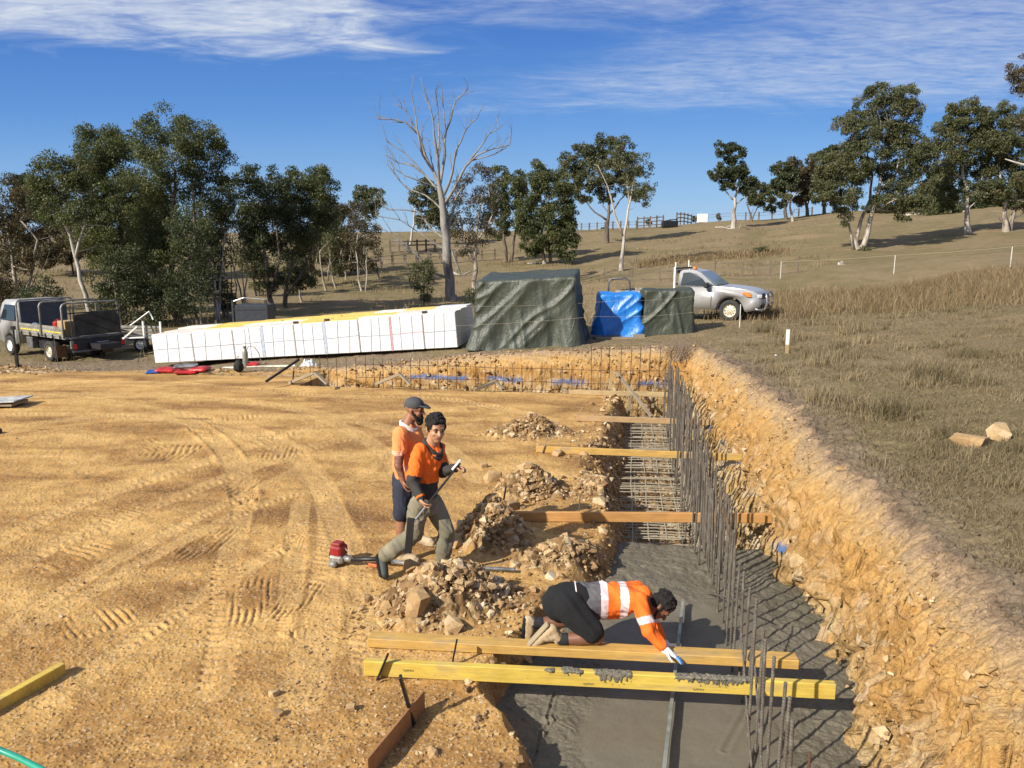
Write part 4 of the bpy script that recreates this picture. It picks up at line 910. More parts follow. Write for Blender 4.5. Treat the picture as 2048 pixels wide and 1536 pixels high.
# --- centre
tree('small grey green sapling left of the dead tree', 'sapling', [[(845,612,.045),(847,580,.035),(845,550,.025)]], [(840,560,22,24),(852,535,20,22),(862,555,16,16),(848,585,15,14),(835,540,15,14)], None, L_OLIVE, B_BROWN, 15, 80)
tree('leaning white trunked gum far behind the dead tree', 'gum_tree', [[(820,468,.16),(828,435,.15),(832,405,.1)]], [(838,395,18,22),(855,380,22,24),(870,410,26,28),(850,440,22,18),(885,440,22,20)], 92, L_OLIVE, B_WHITE, 16, 45)
tree('brown tinged gum directly right of the dead tree', 'gum_tree', [[(948,585,.20),(950,520,.17),(955,450,.12),(965,390,.07)],[(950,530,.11),(925,480,.08),(920,430,.05)],[(952,490,.10),(985,430,.07),(975,370,.04)]], [(960,350,32,28),(935,390,34,36),(980,390,32,34),(950,430,40,34),(925,460,30,28),(985,440,26,28),(940,490,34,22),(918,420,22,25)], None, L_RUST, B_MIX, 17, 42, dens=.72, twigs=.7)
tree('olive gum with twin dark trunks second right of the dead tree', 'gum_tree', [[(1012,526,.24),(1008,480,.2),(1015,420,.13),(1005,370,.07)],[(1022,526,.2),(1030,470,.14),(1035,420,.08)]], [(1000,350,24,24),(1022,380,28,34),(995,400,22,34),(1025,430,26,28),(1000,460,26,22),(1040,360,18,18)], None, L_GREEN, B_BROWN, 18, 60, dens=.9)
tree('dense dark gum with three pale forked limbs right of centre', 'gum_tree', [[(1090,530,.22),(1084,480,.19),(1085,430,.12),(1080,380,.08),(1075,345,.05)],[(1102,530,.2),(1098,485,.13),(1100,430,.08)],[(1085,450,.1),(1062,400,.06),(1060,360,.04)]], [(1085,350,32,26),(1055,385,30,36),(1110,380,34,40),(1070,430,36,38),(1115,430,36,36),(1130,470,28,34),(1085,470,34,30),(1060,490,26,24),(1125,500,30,20),(1050,440,22,25),(1140,420,16,25)], None, L_GREEN, B_MIX, 21, 70, twigs=.2)
tree('large airy gum with a dark reddish trunk on the slope', 'gum_tree', [[(1213,488,.34),(1216,440,.26),(1218,400,.16),(1210,340,.1)],[(1213,440,.16),(1190,425,.11),(1165,395,.07),(1150,370,.04)],[(1217,430,.14),(1240,400,.1),(1265,370,.06)]], [(1200,295,32,24),(1160,315,36,28),(1235,300,30,30),(1145,350,26,30),(1185,345,36,36),(1230,350,34,38),(1165,385,26,20),(1215,385,26,20),(1262,340,26,28),(1275,385,24,20),(1140,325,16,16)], None, L_OLIVE, B_BROWN, 22, 46, dens=.78, twigs=.2)
tree('slender white gum forked into two tall limbs in front of the large airy gum', 'gum_tree', [[(1243,542,.22),(1246,500,.18),(1248,470,.16),(1256,420,.11),(1268,360,.07),(1280,320,.04)],[(1247,472,.14),(1230,430,.10),(1222,395,.08),(1205,350,.05),(1195,330,.03)],[(1258,410,.08),(1255,350,.05)]], [(1262,325,26,26),(1288,330,18,24),(1270,365,28,24),(1298,375,16,16),(1285,400,18,14),(1240,310,20,20),(1190,325,16,16)], None, L_OLIVE, B_WHITE, 23, 40, dens=.62, twigs=.25)
tree('low bush beside the left edge of the tall tarp', 'bush', [[(948,598,.05),(947,585,.04),(946,575,.02)]], [(946,590,13,13),(940,605,10,10)], 46, L_DARK, B_BROWN, 24, 80)
tree('lone small shrub on the bare slope above the ute', 'shrub', [[(1520,510,.05),(1520,503,.04),(1521,497,.02)]], [(1518,500,8,5),(1526,498,6,5)], None, L_GREEN, B_BROWN, 25, 60, cat='shrub')
# --- right
tree('lone ridge gum with a thick white trunk leaning crown left', 'gum_tree', [[(1465,458,.36),(1467,425,.3),(1470,395,.2),(1478,370,.12),(1480,330,.07)],[(1466,400,.13),(1450,380,.09),(1435,365,.05)],[(1470,410,.12),(1495,390,.08),(1510,375,.05)]], [(1450,295,22,16),(1468,308,20,18),(1440,345,24,16),(1475,335,20,24),(1465,365,26,18),(1495,370,24,20),(1478,350,18,18),(1432,355,14,12)], None, L_DARK, B_WHITE, 26, 52, dens=.85)
tree('low spreading ridge gum just right of the lone white trunked one', 'gum_tree', [[(1500,438,.18),(1498,420,.12),(1492,405,.08)],[(1500,436,.14),(1515,415,.09),(1525,395,.05)]], [(1515,385,20,18),(1530,400,18,18),(1505,400,14,12),(1525,375,12,10)], 112, L_OLIVE, B_BROWN, 27, 45, dens=.8, twigs=.4)
tree('small white limbed dead looking gum on the ridge', 'gum_tree', [[(1583,443,.2),(1580,415,.16),(1582,390,.1),(1576,372,.05)],[(1580,405,.09),(1592,385,.05)]], [(1570,375,8,6),(1560,400,20,16),(1548,410,16,14)], None, L_OLIVE, B_WHITE, 28, 40, dens=.5, twigs=.6)
ridge = [(1570,430,[(1565,345,22,20),(1580,365,24,22),(1555,375,18,16)],'leftmost rounded crown of the dark trees along the ridge',L_DARK),(1612,428,[(1605,335,28,22),(1590,355,26,24),(1620,365,28,26),(1600,390,24,18)],'taller dark crown second from left along the ridge',L_RUST),(1645,425,[(1640,330,28,26),(1655,355,30,28),(1635,380,28,24)],'dark green crown third from left along the ridge',L_GREEN),(1668,422,[(1668,315,26,24),(1680,345,24,26),(1660,390,24,20)],'dark crown next to the big split trunk gum on the ridge',L_DARK)]
for i, (x, y, lb, lab, lf) in enumerate(ridge): tree(lab, 'gum_tree', [[(x,y,.26),(x-2,y-35,.18),(x+3,y-70,.1)],[(x+2,y-15,.14),(x+14,y-50,.08)]], lb, 108+i*3, lf, B_BROWN, 40+i, 50, dens=.9)
tree('big gum with two long split white trunks and a huge crown on the right', 'gum_tree', [[(1722,528,.34),(1728,490,.28),(1740,440,.22),(1755,390,.18),(1760,340,.12),(1765,270,.07)],[(1715,527,.3),(1712,480,.22),(1722,440,.17),(1740,400,.14),(1745,350,.1),(1735,290,.05)],[(1706,500,.14),(1698,450,.10),(1690,430,.07)],[(1755,420,.12),(1790,400,.09),(1815,380,.06)],[(1758,380,.1),(1790,350,.07),(1800,300,.05)],[(1745,360,.1),(1715,340,.07),(1700,300,.04)]],
 [(1760,190,36,22),(1810,190,30,22),(1735,215,34,24),(1790,225,40,30),(1700,245,30,20),(1725,260,36,22),(1830,215,20,20),(1775,260,44,24),(1810,270,40,28),(1745,300,44,26),(1800,310,46,28),(1845,310,28,28),(1700,330,44,30),(1665,350,36,28),(1740,345,40,26),(1800,350,44,28),(1850,355,28,26),(1680,385,38,24),(1650,380,26,22),(1790,390,46,26),(1840,395,32,28),(1690,410,32,16),(1820,425,30,20),(1700,300,30,20),(1655,325,22,20),(1690,440,16,10),(1725,505,22,18),(1715,525,14,10)], 62, L_OLIVE, B_MIX, 50, 70, dens=1.05)
tree('gum with a straight white trunk second from the right edge', 'gum_tree', [[(1935,468,.28),(1934,430,.24),(1936,390,.18),(1925,340,.12),(1930,280,.07)],[(1935,400,.12),(1960,370,.08),(1980,330,.05)],[(1928,360,.1),(1900,340,.07),(1880,320,.05)]], [(1930,215,30,18),(1905,240,34,26),(1950,245,34,26),(1885,275,28,26),(1925,285,38,30),(1970,280,30,28),(1900,320,36,28),(1950,330,40,30),(1985,320,26,30),(1880,360,30,26),(1930,375,34,22),(1970,380,30,24),(1900,400,28,16),(1860,300,18,20)], None, L_OLIVE, B_WHITE, 51, 62, dens=1.05, twigs=.2)
tree('gum with a short twin trunk at the right edge in front of the tall one', 'gum_tree', [[(2010,464,.3),(2008,430,.24),(2012,400,.16),(2000,350,.1)],[(2016,462,.24),(2030,420,.18),(2040,380,.1)]], [(1985,240,30,26),(2015,225,30,20),(2040,250,34,30),(2000,280,36,30),(2040,300,34,30),(2010,340,40,30),(2050,350,30,34),(1990,380,34,24),(2030,395,34,22),(2060,410,24,20)], None, L_OLIVE, B_MIX, 52, 62, dens=1.05, twigs=.2)
tree('tall gum mostly outside the right edge whose crown enters at the top', 'gum_tree', [[(2085,470,.34),(2082,400,.28),(2078,300,.2),(2070,220,.12),(2060,160,.07)],[(2080,350,.14),(2050,330,.1),(2010,318,.05)]], [(2040,130,32,18),(2060,160,34,26),(2035,165,20,22),(2080,120,30,30),(2085,190,36,30),(2070,240,34,26),(2090,300,34,30)], 58, L_RUST, B_WHITE, 53, 56, dens=.8, twigs=.3)
tree('shadowed leaning gum behind the straight white trunked one', 'gum_tree', [[(1908,458,.22),(1910,430,.18),(1905,400,.12),(1895,370,.08)],[(1912,455,.14),(1925,425,.1),(1950,405,.06)]], [(1885,400,28,18),(1900,425,22,12),(1870,420,20,12),(1870,385,24,20)], 92, L_GREEN, B_MIX, 54, 50, dens=.8, twigs=.3)
tree('dark distant gum seen under the right side of the big split trunk gum', 'gum_tree', [[(1825,435,.24),(1822,415,.18),(1830,395,.1)]], [(1800,400,30,14),(1840,405,30,14),(1860,425,20,10),(1780,420,24,10)], 104, L_DARK, B_BROWN, 55, 45)
tree('dark distant gum seen under the left side of the big split trunk gum', 'gum_tree', [[(1790,432,.2),(1786,412,.15),(1775,395,.1)]], [(1760,410,24,12),(1740,420,18,10),(1800,415,16,10)], 106, L_DARK, B_BROWN, 56, 45)
for i, (px_, py_, s, lab) in enumerate([(1297,447,5,'leftmost tiny shrub on the skyline behind the yard rails'),(1390,440,6,'tiny tree on the skyline right of the yard rails'),(1206,464,5,'tiny dark shrub on the skyline left of the yard rails'),(1437,436,4,'faint tiny sapling on the skyline beside the lone ridge gum')]):
    tree(lab, 'shrub', [[(px_,py_+6,.1),(px_,py_,.08),(px_,py_-4,.05)]], [(px_,py_-3,s,s),(px_+3,py_-1,s*.7,s*.6)], 122, L_DARK, B_BROWN, 60+i, 40, cat='shrub')
for i, (x, y, D_, lb, lf, lab) in enumerate([
 (232,655,36.5,[(235,600,40,42),(215,560,36,36),(260,570,32,34),(245,520,34,34)],L_DARK,'dark understorey tree hiding the foot of the second highest left crown'),
 (385,652,37,[(385,600,42,42),(360,560,36,36),(410,560,32,38),(395,510,30,36),(375,470,30,34)],L_DARK,'dark understorey tree under the right half of the tallest left crown'),
 (440,648,41,[(445,560,24,44),(450,500,26,44),(440,440,28,40),(455,600,18,30)],L_DARK,'dark narrow tree closing the right side of the big left clump'),
 (140,560,70,[(130,470,60,40),(70,460,55,40),(180,480,45,45),(110,510,50,25)],L_RUST,'far dull brown tree filling the gap behind the leaning pale gum'),
 (250,560,66,[(250,480,60,60),(320,470,55,60),(390,480,50,50),(300,420,50,40)],L_DARK,'far dark tree behind the trunks of the big left clump'),
 (505,600,54,[(505,520,30,40),(495,470,28,36),(520,560,22,30),(500,430,24,26)],L_OLIVE,'olive tree behind the two bare multi stemmed saplings'),
 (660,560,68,[(640,500,45,40),(690,500,40,40),(660,450,40,36),(600,520,30,34)],L_DARK,'dark dense tree behind the thin rusty grove')]):
    tree(lab, 'gum_tree', [[(x,y,.10),(x+3,y-40,.08),(x-4,y-90,.05)],[(x+6,y-8,.07),(x+16,y-60,.05)]], lb, D_, lf, B_BROWN, (1+i)*.1+4 if False else 100+i, 85, dens=1.05, twigs=.2)
for i, (x, y, D_, lb, lf, lab) in enumerate([
 (1968,448,100,[(1965,400,34,24),(1940,415,26,16),(1995,395,28,24),(1975,430,24,12)],L_DARK,'dark background gum between the two white trunked gums at the right'),
 (2046,452,96,[(2040,400,34,26),(2060,380,30,26),(2030,425,28,16)],L_OLIVE,'background gum at the right edge under the short twin trunked one'),
 (1870,440,104,[(1865,390,26,24),(1880,360,26,26),(1850,410,24,16)],L_GREEN,'background gum right of the huge split trunk crown')]):
    tree(lab, 'gum_tree', [[(x,y,.24),(x-2,y-25,.16),(x+3,y-50,.1)]], lb, D_, lf, B_BROWN, 120+i, 60, dens=1.0)
# logs and fallen branches
def logs(name, segs, label, D, mat=B_WHITE, cat='fallen log', tw=.0):
    mb = MB(); r = random.Random(len(label)); b = gz(segs[0][0][0], D)
    for (x0, y0), (x1, y1), rad in segs:
        q = [(W(x0, y0, D=D)-b, rad), (W(x1, y1, D=D+r.uniform(-.5,.5))-b, rad*.5)]; Q = wob(q, r, .1); mb.tube([a for a, _ in Q], [c for _, c in Q], 7)
        for a, c in Q[1:-1]:
            if r.random() < tw: twig(mb, r, a, Vector((r.uniform(-1,1), 0, r.uniform(.1,1))).normalized(), r.uniform(.5,1.5), c*.5, 1)
    o = mb.build(name, mat, None, True); o.location = b; return tag(o, label, cat)
logs('fallen_log', [((1812,430),(1845,437),.22),((1822,420),(1835,436),.14),((1838,418),(1836,436),.12)], 'bleached fallen log under the big split trunk gum', 98)
logs('fallen_branches', [((1055,527),(1110,530),.07),((1060,531),(1090,518),.05),((1100,531),(1150,527),.06),((1120,524),(1145,530),.05)], 'pale fallen branches lying around the dense dark gum', Dfor(1090,528), tw=.8)
logs('fallen_branches', [((1430,455),(1505,458),.09),((1445,458),(1462,450),.07)], 'scattered pale branches at the foot of the lone ridge gum', Dfor(1465,458), tw=.5)
logs('fallen_log', [((905,545),(925,552),.12),((925,552),(943,543),.08)], 'short white fallen log right of the dead tree', Dfor(925,553), tw=.4)
logs('fallen_log', [((1676,528),(1695,531),.12),((1682,524),(1690,530),.1)], 'grey weathered log left of the big split trunk gum', Dfor(1685,530))
# yard rails and fences on the ridge
def rails(name, x0, y0, x1, y1, n, D0, D1, h, label, nr=3, mat=None, pr=.09):
    a = gz(x0, D0); rt = thing(name, label, 'fence', a); mat = mat or B_BROWN; tops = []
    for i in range(n):
        t = i/(n-1); p = gz(x0+(x1-x0)*t, D0+(D1-D0)*t)-a; MB().box(p+Vector((0,0,h/2)), (pr*2, pr*2, h*1.1)).build('post', mat, rt); tops.append(p)
    for k in range(nr):
        mb = MB()
        for p, q in zip(tops[:-1], tops[1:]): mb.beam(p+Vector((0,-pr,h*(.9-.3*k))), q+Vector((0,-pr,h*(.9-.3*k))), .06, .14 if nr > 1 and name == 'yard_fence' else .04)
        mb.build('rail', mat, rt)
rails('yard_fence', 1274, 460, 1325, 458, 5, 112, 112, 1.7, 'left panel of the dark timber yard rails on the ridge'); rails('yard_fence', 1352, 456, 1381, 452, 5, 116, 128, 1.8, 'right panel of the dark timber yard rails climbing the ridge'); rails('yard_fence', 1325, 458, 1352, 456, 3, 112, 116, 1.0, 'low middle panel of the timber yard rails')
rails('wire_fence', 1100, 470, 1272, 462, 12, 112, 112, 1.2, 'thin post and wire fence along the ridge left of the yard rails', 2); rails('wire_fence', 1410, 450, 1620, 430, 9, 122, 122, 1.3, 'thin post and wire fence along the ridge by the lone gum', 2)
rails('yard_fence', 780, 490, 870, 488, 6, 84, 84, 1.3, 'dark rails of a stockyard seen through the dead tree branches', 2); rails('wire_fence', 655, 540, 990, 520, 14, 72, 78, 1.1, 'thin wire fence crossing the lower slope behind the dead tree', 2)
rails('wire_fence', 760, 505, 880, 498, 6, 76, 76, 1.2, 'short dark fence below the stockyard rails', 2); rails('wire_fence', 1155, 540, 1600, 560, 9, 56, 50, 1.0, 'faint wire fence across the paddock behind the ute', 2, pr=.03)
b = gz(1403, 118); tag(MB().box((0,0,.65), (1.5,.9,1.3), None, 0, .08).build('water_tank', M_WHITE), 'small white box tank on the skyline right of the yard rails', 'tank').location = b
b = gz(1338, 111); tag(MB().box((0,0,.5), (2.2,1.2,.9), None, 0, .1).build('trough', M_BLACKSTEEL), 'dark trough in front of the low middle yard rails', 'trough').location = b
# ------------------------------------------------------------------ grass
M_GRASS = leaf_mat('dry_grass', [(0, (.10,.086,.040)), (.25, (.175,.142,.075)), (.55, (.27,.212,.122)), (1, (.34,.265,.155))], .2, (1.05,.95,.7))
M_RGRASS = leaf_mat('russet_grass', [(0, (.13,.095,.045)), (.5, (.23,.165,.085)), (1, (.36,.27,.15))], .2, (1.05,.95,.7))
def blades(name, x, y, h, w, tone, mat, label, seed, lean=.5, parent=None):
    r = np.random.RandomState(seed); n = len(x); z = zs(x, y); a = r.uniform(0, 6.28, n); ln = lean*r.uniform(.1, 1, n)*h; b = r.uniform(0, 6.28, n)
    B = np.stack([x, y, z-.01], 1); side = np.stack([np.cos(a), np.sin(a), 0*a], 1)*w[:, None]*.5; d = np.stack([np.cos(b)*ln, np.sin(b)*ln, h], 1); mid = B+d*np.array([.35, .35, .6])
    V = np.stack([B-side, B+side, mid+side*.8, mid-side*.8, B+d+side*.15, B+d-side*.15], 1).reshape(-1, 3); k = np.arange(n)[:, None]*6
    Fc = np.concatenate([k+np.array([[0,1,2,3]]), k+np.array([[3,2,4,5]])])
    o = npmesh(name, V, Fc, mat); at = o.data.attributes.new('tone', 'FLOAT', 'POINT'); at.data.foreach_set('value', np.repeat(tone, 6).astype(np.float32)); return tag(o, label, 'grass', None, 'stuff')
r = np.random.RandomState(3); N_ = 420000
t_ = r.uniform(1/34., 1/4.6, N_); D_ = 1/t_; tn = r.uniform(.12, .78, N_); x, y = tn*D_, D_
am = surface(x, y, True)[7]; cl = noise2(x*1.1, y*1.1, 5)+.5+.35*noise2(x*4, y*4, 6); k = (am > 1.02) & (r.uniform(0, 1, N_) < np.clip((am-1.02)*1.6, 0, 1)*np.clip(.35+cl, .1, 1))
x, y, cl = x[k], y[k], cl[k]; print('short grass', len(x))
g2 = fbm(x*.25, y*.25, 3, 8)+.5
blades('short_grass', x, y, np.clip(r.normal(.036, .015, len(x)), .012, .09)*(.7+.6*cl), .0035+y*.00035, np.clip(r.normal(.42, .2, len(x))+.3*(g2-.5), 0, 1), M_GRASS, 'short dry paddock grass covering the ground right of the trench', 4, 1.6)
def tussocks(cs, per, name, label, mat, seed, hmax=.5, w=.006, spread=.22):
    r = np.random.RandomState(seed); X = []; Y = []; H = []; T = []
    for (x, y, s) in cs:
        n = int(per*s); X.append(x+r.normal(0, spread*s, n)); Y.append(y+r.normal(0, spread*s, n)); H.append(hmax*s*r.uniform(.4, 1.1, n)); T.append(np.clip(r.normal(.6, .22)+r.normal(0, .15, n), 0, 1))
    X, Y, H, T = map(np.concatenate, (X, Y, H, T)); k = surface(X, Y, False)[7] > 1.05; X, Y, H, T = X[k], Y[k], H[k], T[k]
    blades(name, X, Y, H, w+Y*.0003, T, mat, label, seed, .7)
cs = [(gz(px_, D_).x, D_, s) for px_, D_, s in [(1658,11.5+.5,1.0),(1670,12.2,.7),(1890,13.0,1.1),(1900,13.4,.9),(1870,12.7,.8),(1800,11.0,.9),(1815,10.8,.7),(1780,11.2,.7),(1660,15.5,.9),(1700,16,.9),(1640,17,.8),(1720,20,1),(1745,18,.8),(1600,19.5,.8),(1690,22,1),(1480,18.2,.5),(1560,13.5,.6),(1990,12.5,.8),(1960,15,.8),(1830,16.5,.7),(1580,20.5,.9),(1540,21.5,.9)]]
rr = random.Random(8)
for _ in range(130):
    D_ = rr.uniform(7, 26); px_ = rr.uniform(1500, 2100); cs.append((gz(px_, D_).x, D_, rr.uniform(.3, .6)))
tussocks(cs, 230, 'grass_tussocks', 'taller straw coloured tussocks dotted over the right paddock', M_GRASS, 7, .32)
cs = []
for _ in range(620):
    t = rr.random(); px_ = 1560+t*600; D_ = rr.uniform(26, 40)*(1-.12*t); cs.append((gz(px_, D_).x, D_, rr.uniform(.7, 1.4)*(1 if rr.random() < .8 else 1.5)))
for _ in range(90):
    px_ = rr.uniform(1480, 1620); D_ = rr.uniform(24.8, 30); cs.append((gz(px_, D_).x, D_, rr.uniform(.6, 1.1)))
tussocks(cs, 60, 'long_grass', 'band of long russet grass below the white fence posts', M_RGRASS, 9, .30, .009, .6)
cs = []
for _ in range(420):
    px_ = rr.uniform(-100, 1700); D_ = rr.uniform(26, 95); cs.append((gz(px_, D_).x, D_, rr.uniform(.5, 1.2)))
for _ in range(160):
    px_ = rr.uniform(1290, 1560); D_ = 66+rr.uniform(-1.5, 1.5); cs.append((gz(px_, D_).x, D_, rr.uniform(.8, 1.4)))
tussocks(cs, 26, 'far_tussocks', 'sparse pale tussocks on the far slope', M_RGRASS, 10, .35, .02, .6)
u_ = r.uniform(3.8, 20.3, 9000); v_ = r.uniform(1.9, 3.2, 9000); x, y = xy(u_, v_); aa = surface(x, y)[7]; k = (aa > .80) & (aa < 1.25); x, y = x[k], y[k]
blades('lip_roots', x, y, r.uniform(.01, .05, len(x)), .003+y*.0003, np.clip(r.normal(.3, .25, len(x)), 0, 1), leaf_mat('dead_roots', [(0, (.06,.042,.026)), (.5, (.13,.095,.06)), (1, (.30,.23,.14))], .1), 'dead roots and trampled straw along the edge of the cut bank', 14, 4.0)
# twiggy weed by the corner
p = gz(1362, 19.6); rt = thing('dry_weed', 'grey twiggy dead weed at the corner of the bank in front of the ute tray', 'shrub', p); mb = MB(); r_ = random.Random(2)
for _ in range(95): twig(mb, r_, Vector((r_.gauss(0,.16), r_.gauss(0,.12), 0)), Vector((r_.uniform(-.8,.8), r_.uniform(-.5,.5), 1)).normalized(), r_.uniform(.3, .62), .006, 1, 3)
mb.build('twigs', simple('dead_twigs', (.26,.20,.15), .9), rt)
# ------------------------------------------------------------------ pallets of wrapped panels
def wrap_mat():
    t = NT('white_plastic_wrap'); v = t.coord('Object', (1,1,5)); n = t.noise(3, 6, v, .65, 1.2)
    c = t.ramp(n, [(.3, (.66,.66,.65)), (.6, (.78,.78,.76))]); st = t.ramp(t.noise(5, 4, t.coord('Object', (1,1,1)), .6), [(.66, 0), (.74, .5)]); c = t.mix(st, c, (.66,.55,.33))
    t.base(c); t.set(Roughness=.38); t.bump(n, .6, .03); return t.m
M_WRAP = wrap_mat(); M_STRAP = simple('blue_grey_strap', (.30,.33,.42), .5); M_PINKS = simple('pink_strap', (.55,.30,.33), .6); M_SHEETY = simple('yellow_sheet', (.72,.50,.12), .6, 0, .08); M_SHEETP = simple('pale_pink_sheet', (.72,.58,.52), .6); M_SHEETW = simple('cream_sheet', (.76,.72,.60), .6)
M_BLK = simple('black_plastic', (.02,.02,.022), .5, 0, .1)
bn = [290, 373, 457, 519, 583, 647, 715, 780, 847, 915]
a, b = gz(293, 23.6), gz(915, 22.0); a.z = HC-(729-485)/1566*23.6; b.z = HC-(696-485)/1566*22.0
ax = (b-a); along = ax.normalized(); bk = Vector((-ax.y, ax.x, 0)).normalized(); slope = math.atan2(ax.z, Vector((ax.x, ax.y)).length)
def s_of(px):   # parameter along line a-b for an image column
    k = (px-1024)/1566; return (k*a.y-a.x)/((b.x-a.x)-k*(b.y-a.y))
labs = ['leftmost pallet of white wrapped panels','second pallet of white wrapped panels from the left','narrow white wrapped pallet behind the gas cylinder','white wrapped pallet just right of the first grey gap','white wrapped pallet left of the widest grey gap','white wrapped pallet right of the widest grey gap','white wrapped pallet left of the pink seam','white wrapped pallet right of the pink seam','rightmost white wrapped pallet beside the tall green tarp']
for i in range(9):
    s0, s1 = s_of(bn[i]), s_of(bn[i+1]); p, q = a.lerp(b, s0), a.lerp(b, s1); L = (q-p).length-(.09 if i in (2,4) else .03)
    h = .86+.17*(s0+s1)/2; dep = 2.3; rt = thing('wrapped_pallet', labs[i], 'pallet', p, 0, 'pallets of white wrapped panels'); th = math.atan2(ax.y, ax.x); rt.rotation_euler = (0, -slope, th)
    mb = MB()
    nx_, nz_ = 14, 10
    r_ = random.Random(i)
    o = MB().box((L/2, dep/2, h/2), (L, dep, h), None, 0, .015).build('wrapped_stack', M_WRAP, rt)
    for k in (1, 2):
        x = L*k/3+r_.uniform(-.06, .06); MB().beam(Vector((x-.03, -.006, 0)), Vector((x+r_.uniform(-.02,.06), -.006, h)), .006, .014, (1,0,0)).build('strap', M_STRAP, rt)
    MB().beam(Vector((0, -.007, h*.48)), Vector((L, -.007, h*(.48+r_.uniform(0, .06)))), .006, .012).build('strap', M_PINKS if i == 7 else M_STRAP, rt)
    if i == 7: MB().box((.0, -.004, h/2), (.05, .01, h)).build('seam', M_PINKS, rt)
    if i in (3, 5): MB().box((-.05, .02, h/2), (.09, .03, h), None, 0, .004).build('gap_strip', simple('blue_grey_gap', (.42,.47,.55), .5), rt)  # no board: strip added so the open gap's grey is put in as colour
    MB().box((L/2, .35, h+.012), (L*1.01, .6, .024)).build('top_sheet', [M_SHEETP, M_SHEETW, M_SHEETP, M_SHEETP, M_SHEETY, M_SHEETY, M_SHEETW, M_SHEETW, M_WRAP][i], rt)
    MB().box((L/2, 1.05, h+.02), (L*1.01, .7, .04)).build('top_sheet', [M_SHEETP, M_SHEETY, M_SHEETW, M_SHEETW, M_SHEETY, M_SHEETY, M_SHEETY, M_SHEETP, M_SHEETW][i], rt)
    MB().box((L/2, 1.85, h+.035), (L*1.01, .8, .07)).build('top_sheet', [M_SHEETW, M_SHEETY, M_SHEETY, M_SHEETY, M_SHEETY, M_SHEETY, M_SHEETW, M_SHEETY, M_WRAP][i], rt)
    if i in (4, 5, 8): MB().box((.05, .06, h+.05), (.14, .1, .05)).build('corner_block', M_BLK, rt)
# tarps
def tarp_mat(name, c1, c2, rough=.48):
    t = NT(name); n = t.noise(2.6, 6, t.coord('Object', (1.6,1.6,.7)), .6, 1.6); f = t.noise(8, 5, t.coord('Object'), .6, 1.0)
    t.base(t.ramp(n, [(.3, c1), (.7, c2)])); t.set(Roughness=rough); t.b.inputs['Specular IOR Level'].default_value = .6
    t.bump(t.math('ADD', n, t.math('MULTIPLY', f, .35)), .55, .06); return t.m
M_TG = tarp_mat('green_tarp', (.030,.037,.024), (.055,.065,.043)); M_TB = tarp_mat('blue_tarp', (.008,.13,.48), (.02,.22,.66), .35)
def tarp(name, label, base, rz, L, Wd, H, mat, seed, flare=.12, slope=0, tilt=0):
    rt = thing(name, label, 'tarpaulin', base, rz); n = 56; Vs = []; Fs = []; k = 0
    for face in range(5):
        g = np.linspace(0, 1, n); A, B = np.meshgrid(g, g, indexing='ij'); A, B = A.ravel(), B.ravel()
        if face == 0: x, y, z = A*L, 0*A, B*H
        elif face == 1: x, y, z = A*L, 0*A+Wd, B*H
        elif face == 2: x, y, z = 0*A, A*Wd, B*H
        elif face == 3: x, y, z = 0*A+L, A*Wd, B*H
        else: x, y, z = A*L, B*Wd, 0*A+H
        cx, cy = x-L/2, y-Wd/2; fl = (1-z/H)
        # rounded corners
        rd = .12; ox = np.clip(np.abs(cx)-(L/2-rd), 0, None); oy = np.clip(np.abs(cy)-(Wd/2-rd), 0, None); oz = np.clip(z-(H-rd), 0, None)
        ln = np.sqrt(ox**2+oy**2+oz**2)+1e-9; sc = np.where(ln > rd, rd/ln, 1)
        cx2 = np.sign(cx)*(np.abs(cx)-ox+ox*sc); cy2 = np.sign(cy)*(np.abs(cy)-oy+oy*sc); z2 = z-oz+oz*sc
        nxn, nyn, nzn = ox*np.sign(cx)/ln, oy*np.sign(cy)/ln, oz/ln
        per = cx2+cy2*1.3
        fold = (1-np.abs(2.6*(fbm(per*2.0+z2*.35+seed, z2*.22+per*.1+seed, 2, seed))))**3; fold2 = (1-np.abs(2.8*fbm((per*.8-z2*.9)*1.5, (per+z2)*.28, 2, seed+5)))**3
        d = .075*fold*(.3+fl)+.07*fold2+.006*fbm(cx2*6, z2*6+cy2*6, 2, seed+9)-.05
        d = d+flare*fl**2*(.6+.8*(fbm(per*1.5, per*0+seed, 2, seed+3)+.5))
        cx2 = cx2+nxn*d; cy2 = cy2+nyn*d; z2 = z2+nzn*d*.6+slope*(x/L-.5)+tilt*(y/Wd)*(z/H) - .10*np.sin(np.pi*x/L)*np.sin(np.pi*y/Wd)*(z/H)**4+ (1-z/H)*.05*fbm(per*3, per*0, 3, seed+8)
        Vs.append(np.stack([cx2+L/2, cy2+Wd/2, z2], 1)); idx = np.arange(n*n).reshape(n, n)+k
        Fs.append(np.stack([idx[:-1,:-1], idx[1:,:-1], idx[1:,1:], idx[:-1,1:]], -1).reshape(-1, 4)); k += n*n
    o = npmesh('sheet', np.concatenate(Vs), np.concatenate(Fs), mat, rt, True); return rt
b = P(21.05, -4.15, .72); tarp('tarpaulin', 'tall dark green tarpaulin draped over a big load beside the white pallets', b, -A0, 2.80, 2.2, 1.93, M_TG, 3, .22, .16, .16)
b = W(1196, 668, D=22.4); b.z = ground(b.x, b.y)-.02; tarp('tarpaulin', 'bright blue tarpaulin hanging over the left half of the low trailer', b, -A0*.6, 1.22, 1.2, 1.32, M_TB, 12, .12)
b2_ = W(1283, 668, D=22.25); b2_.z = ground(b2_.x, b2_.y)+.02; tarp('tarpaulin', 'dark green tarpaulin over the right half of the low trailer, touching the silver ute', b2_, -A0*.6, 1.52, 1.2, 1.36, M_TG, 22, .07)
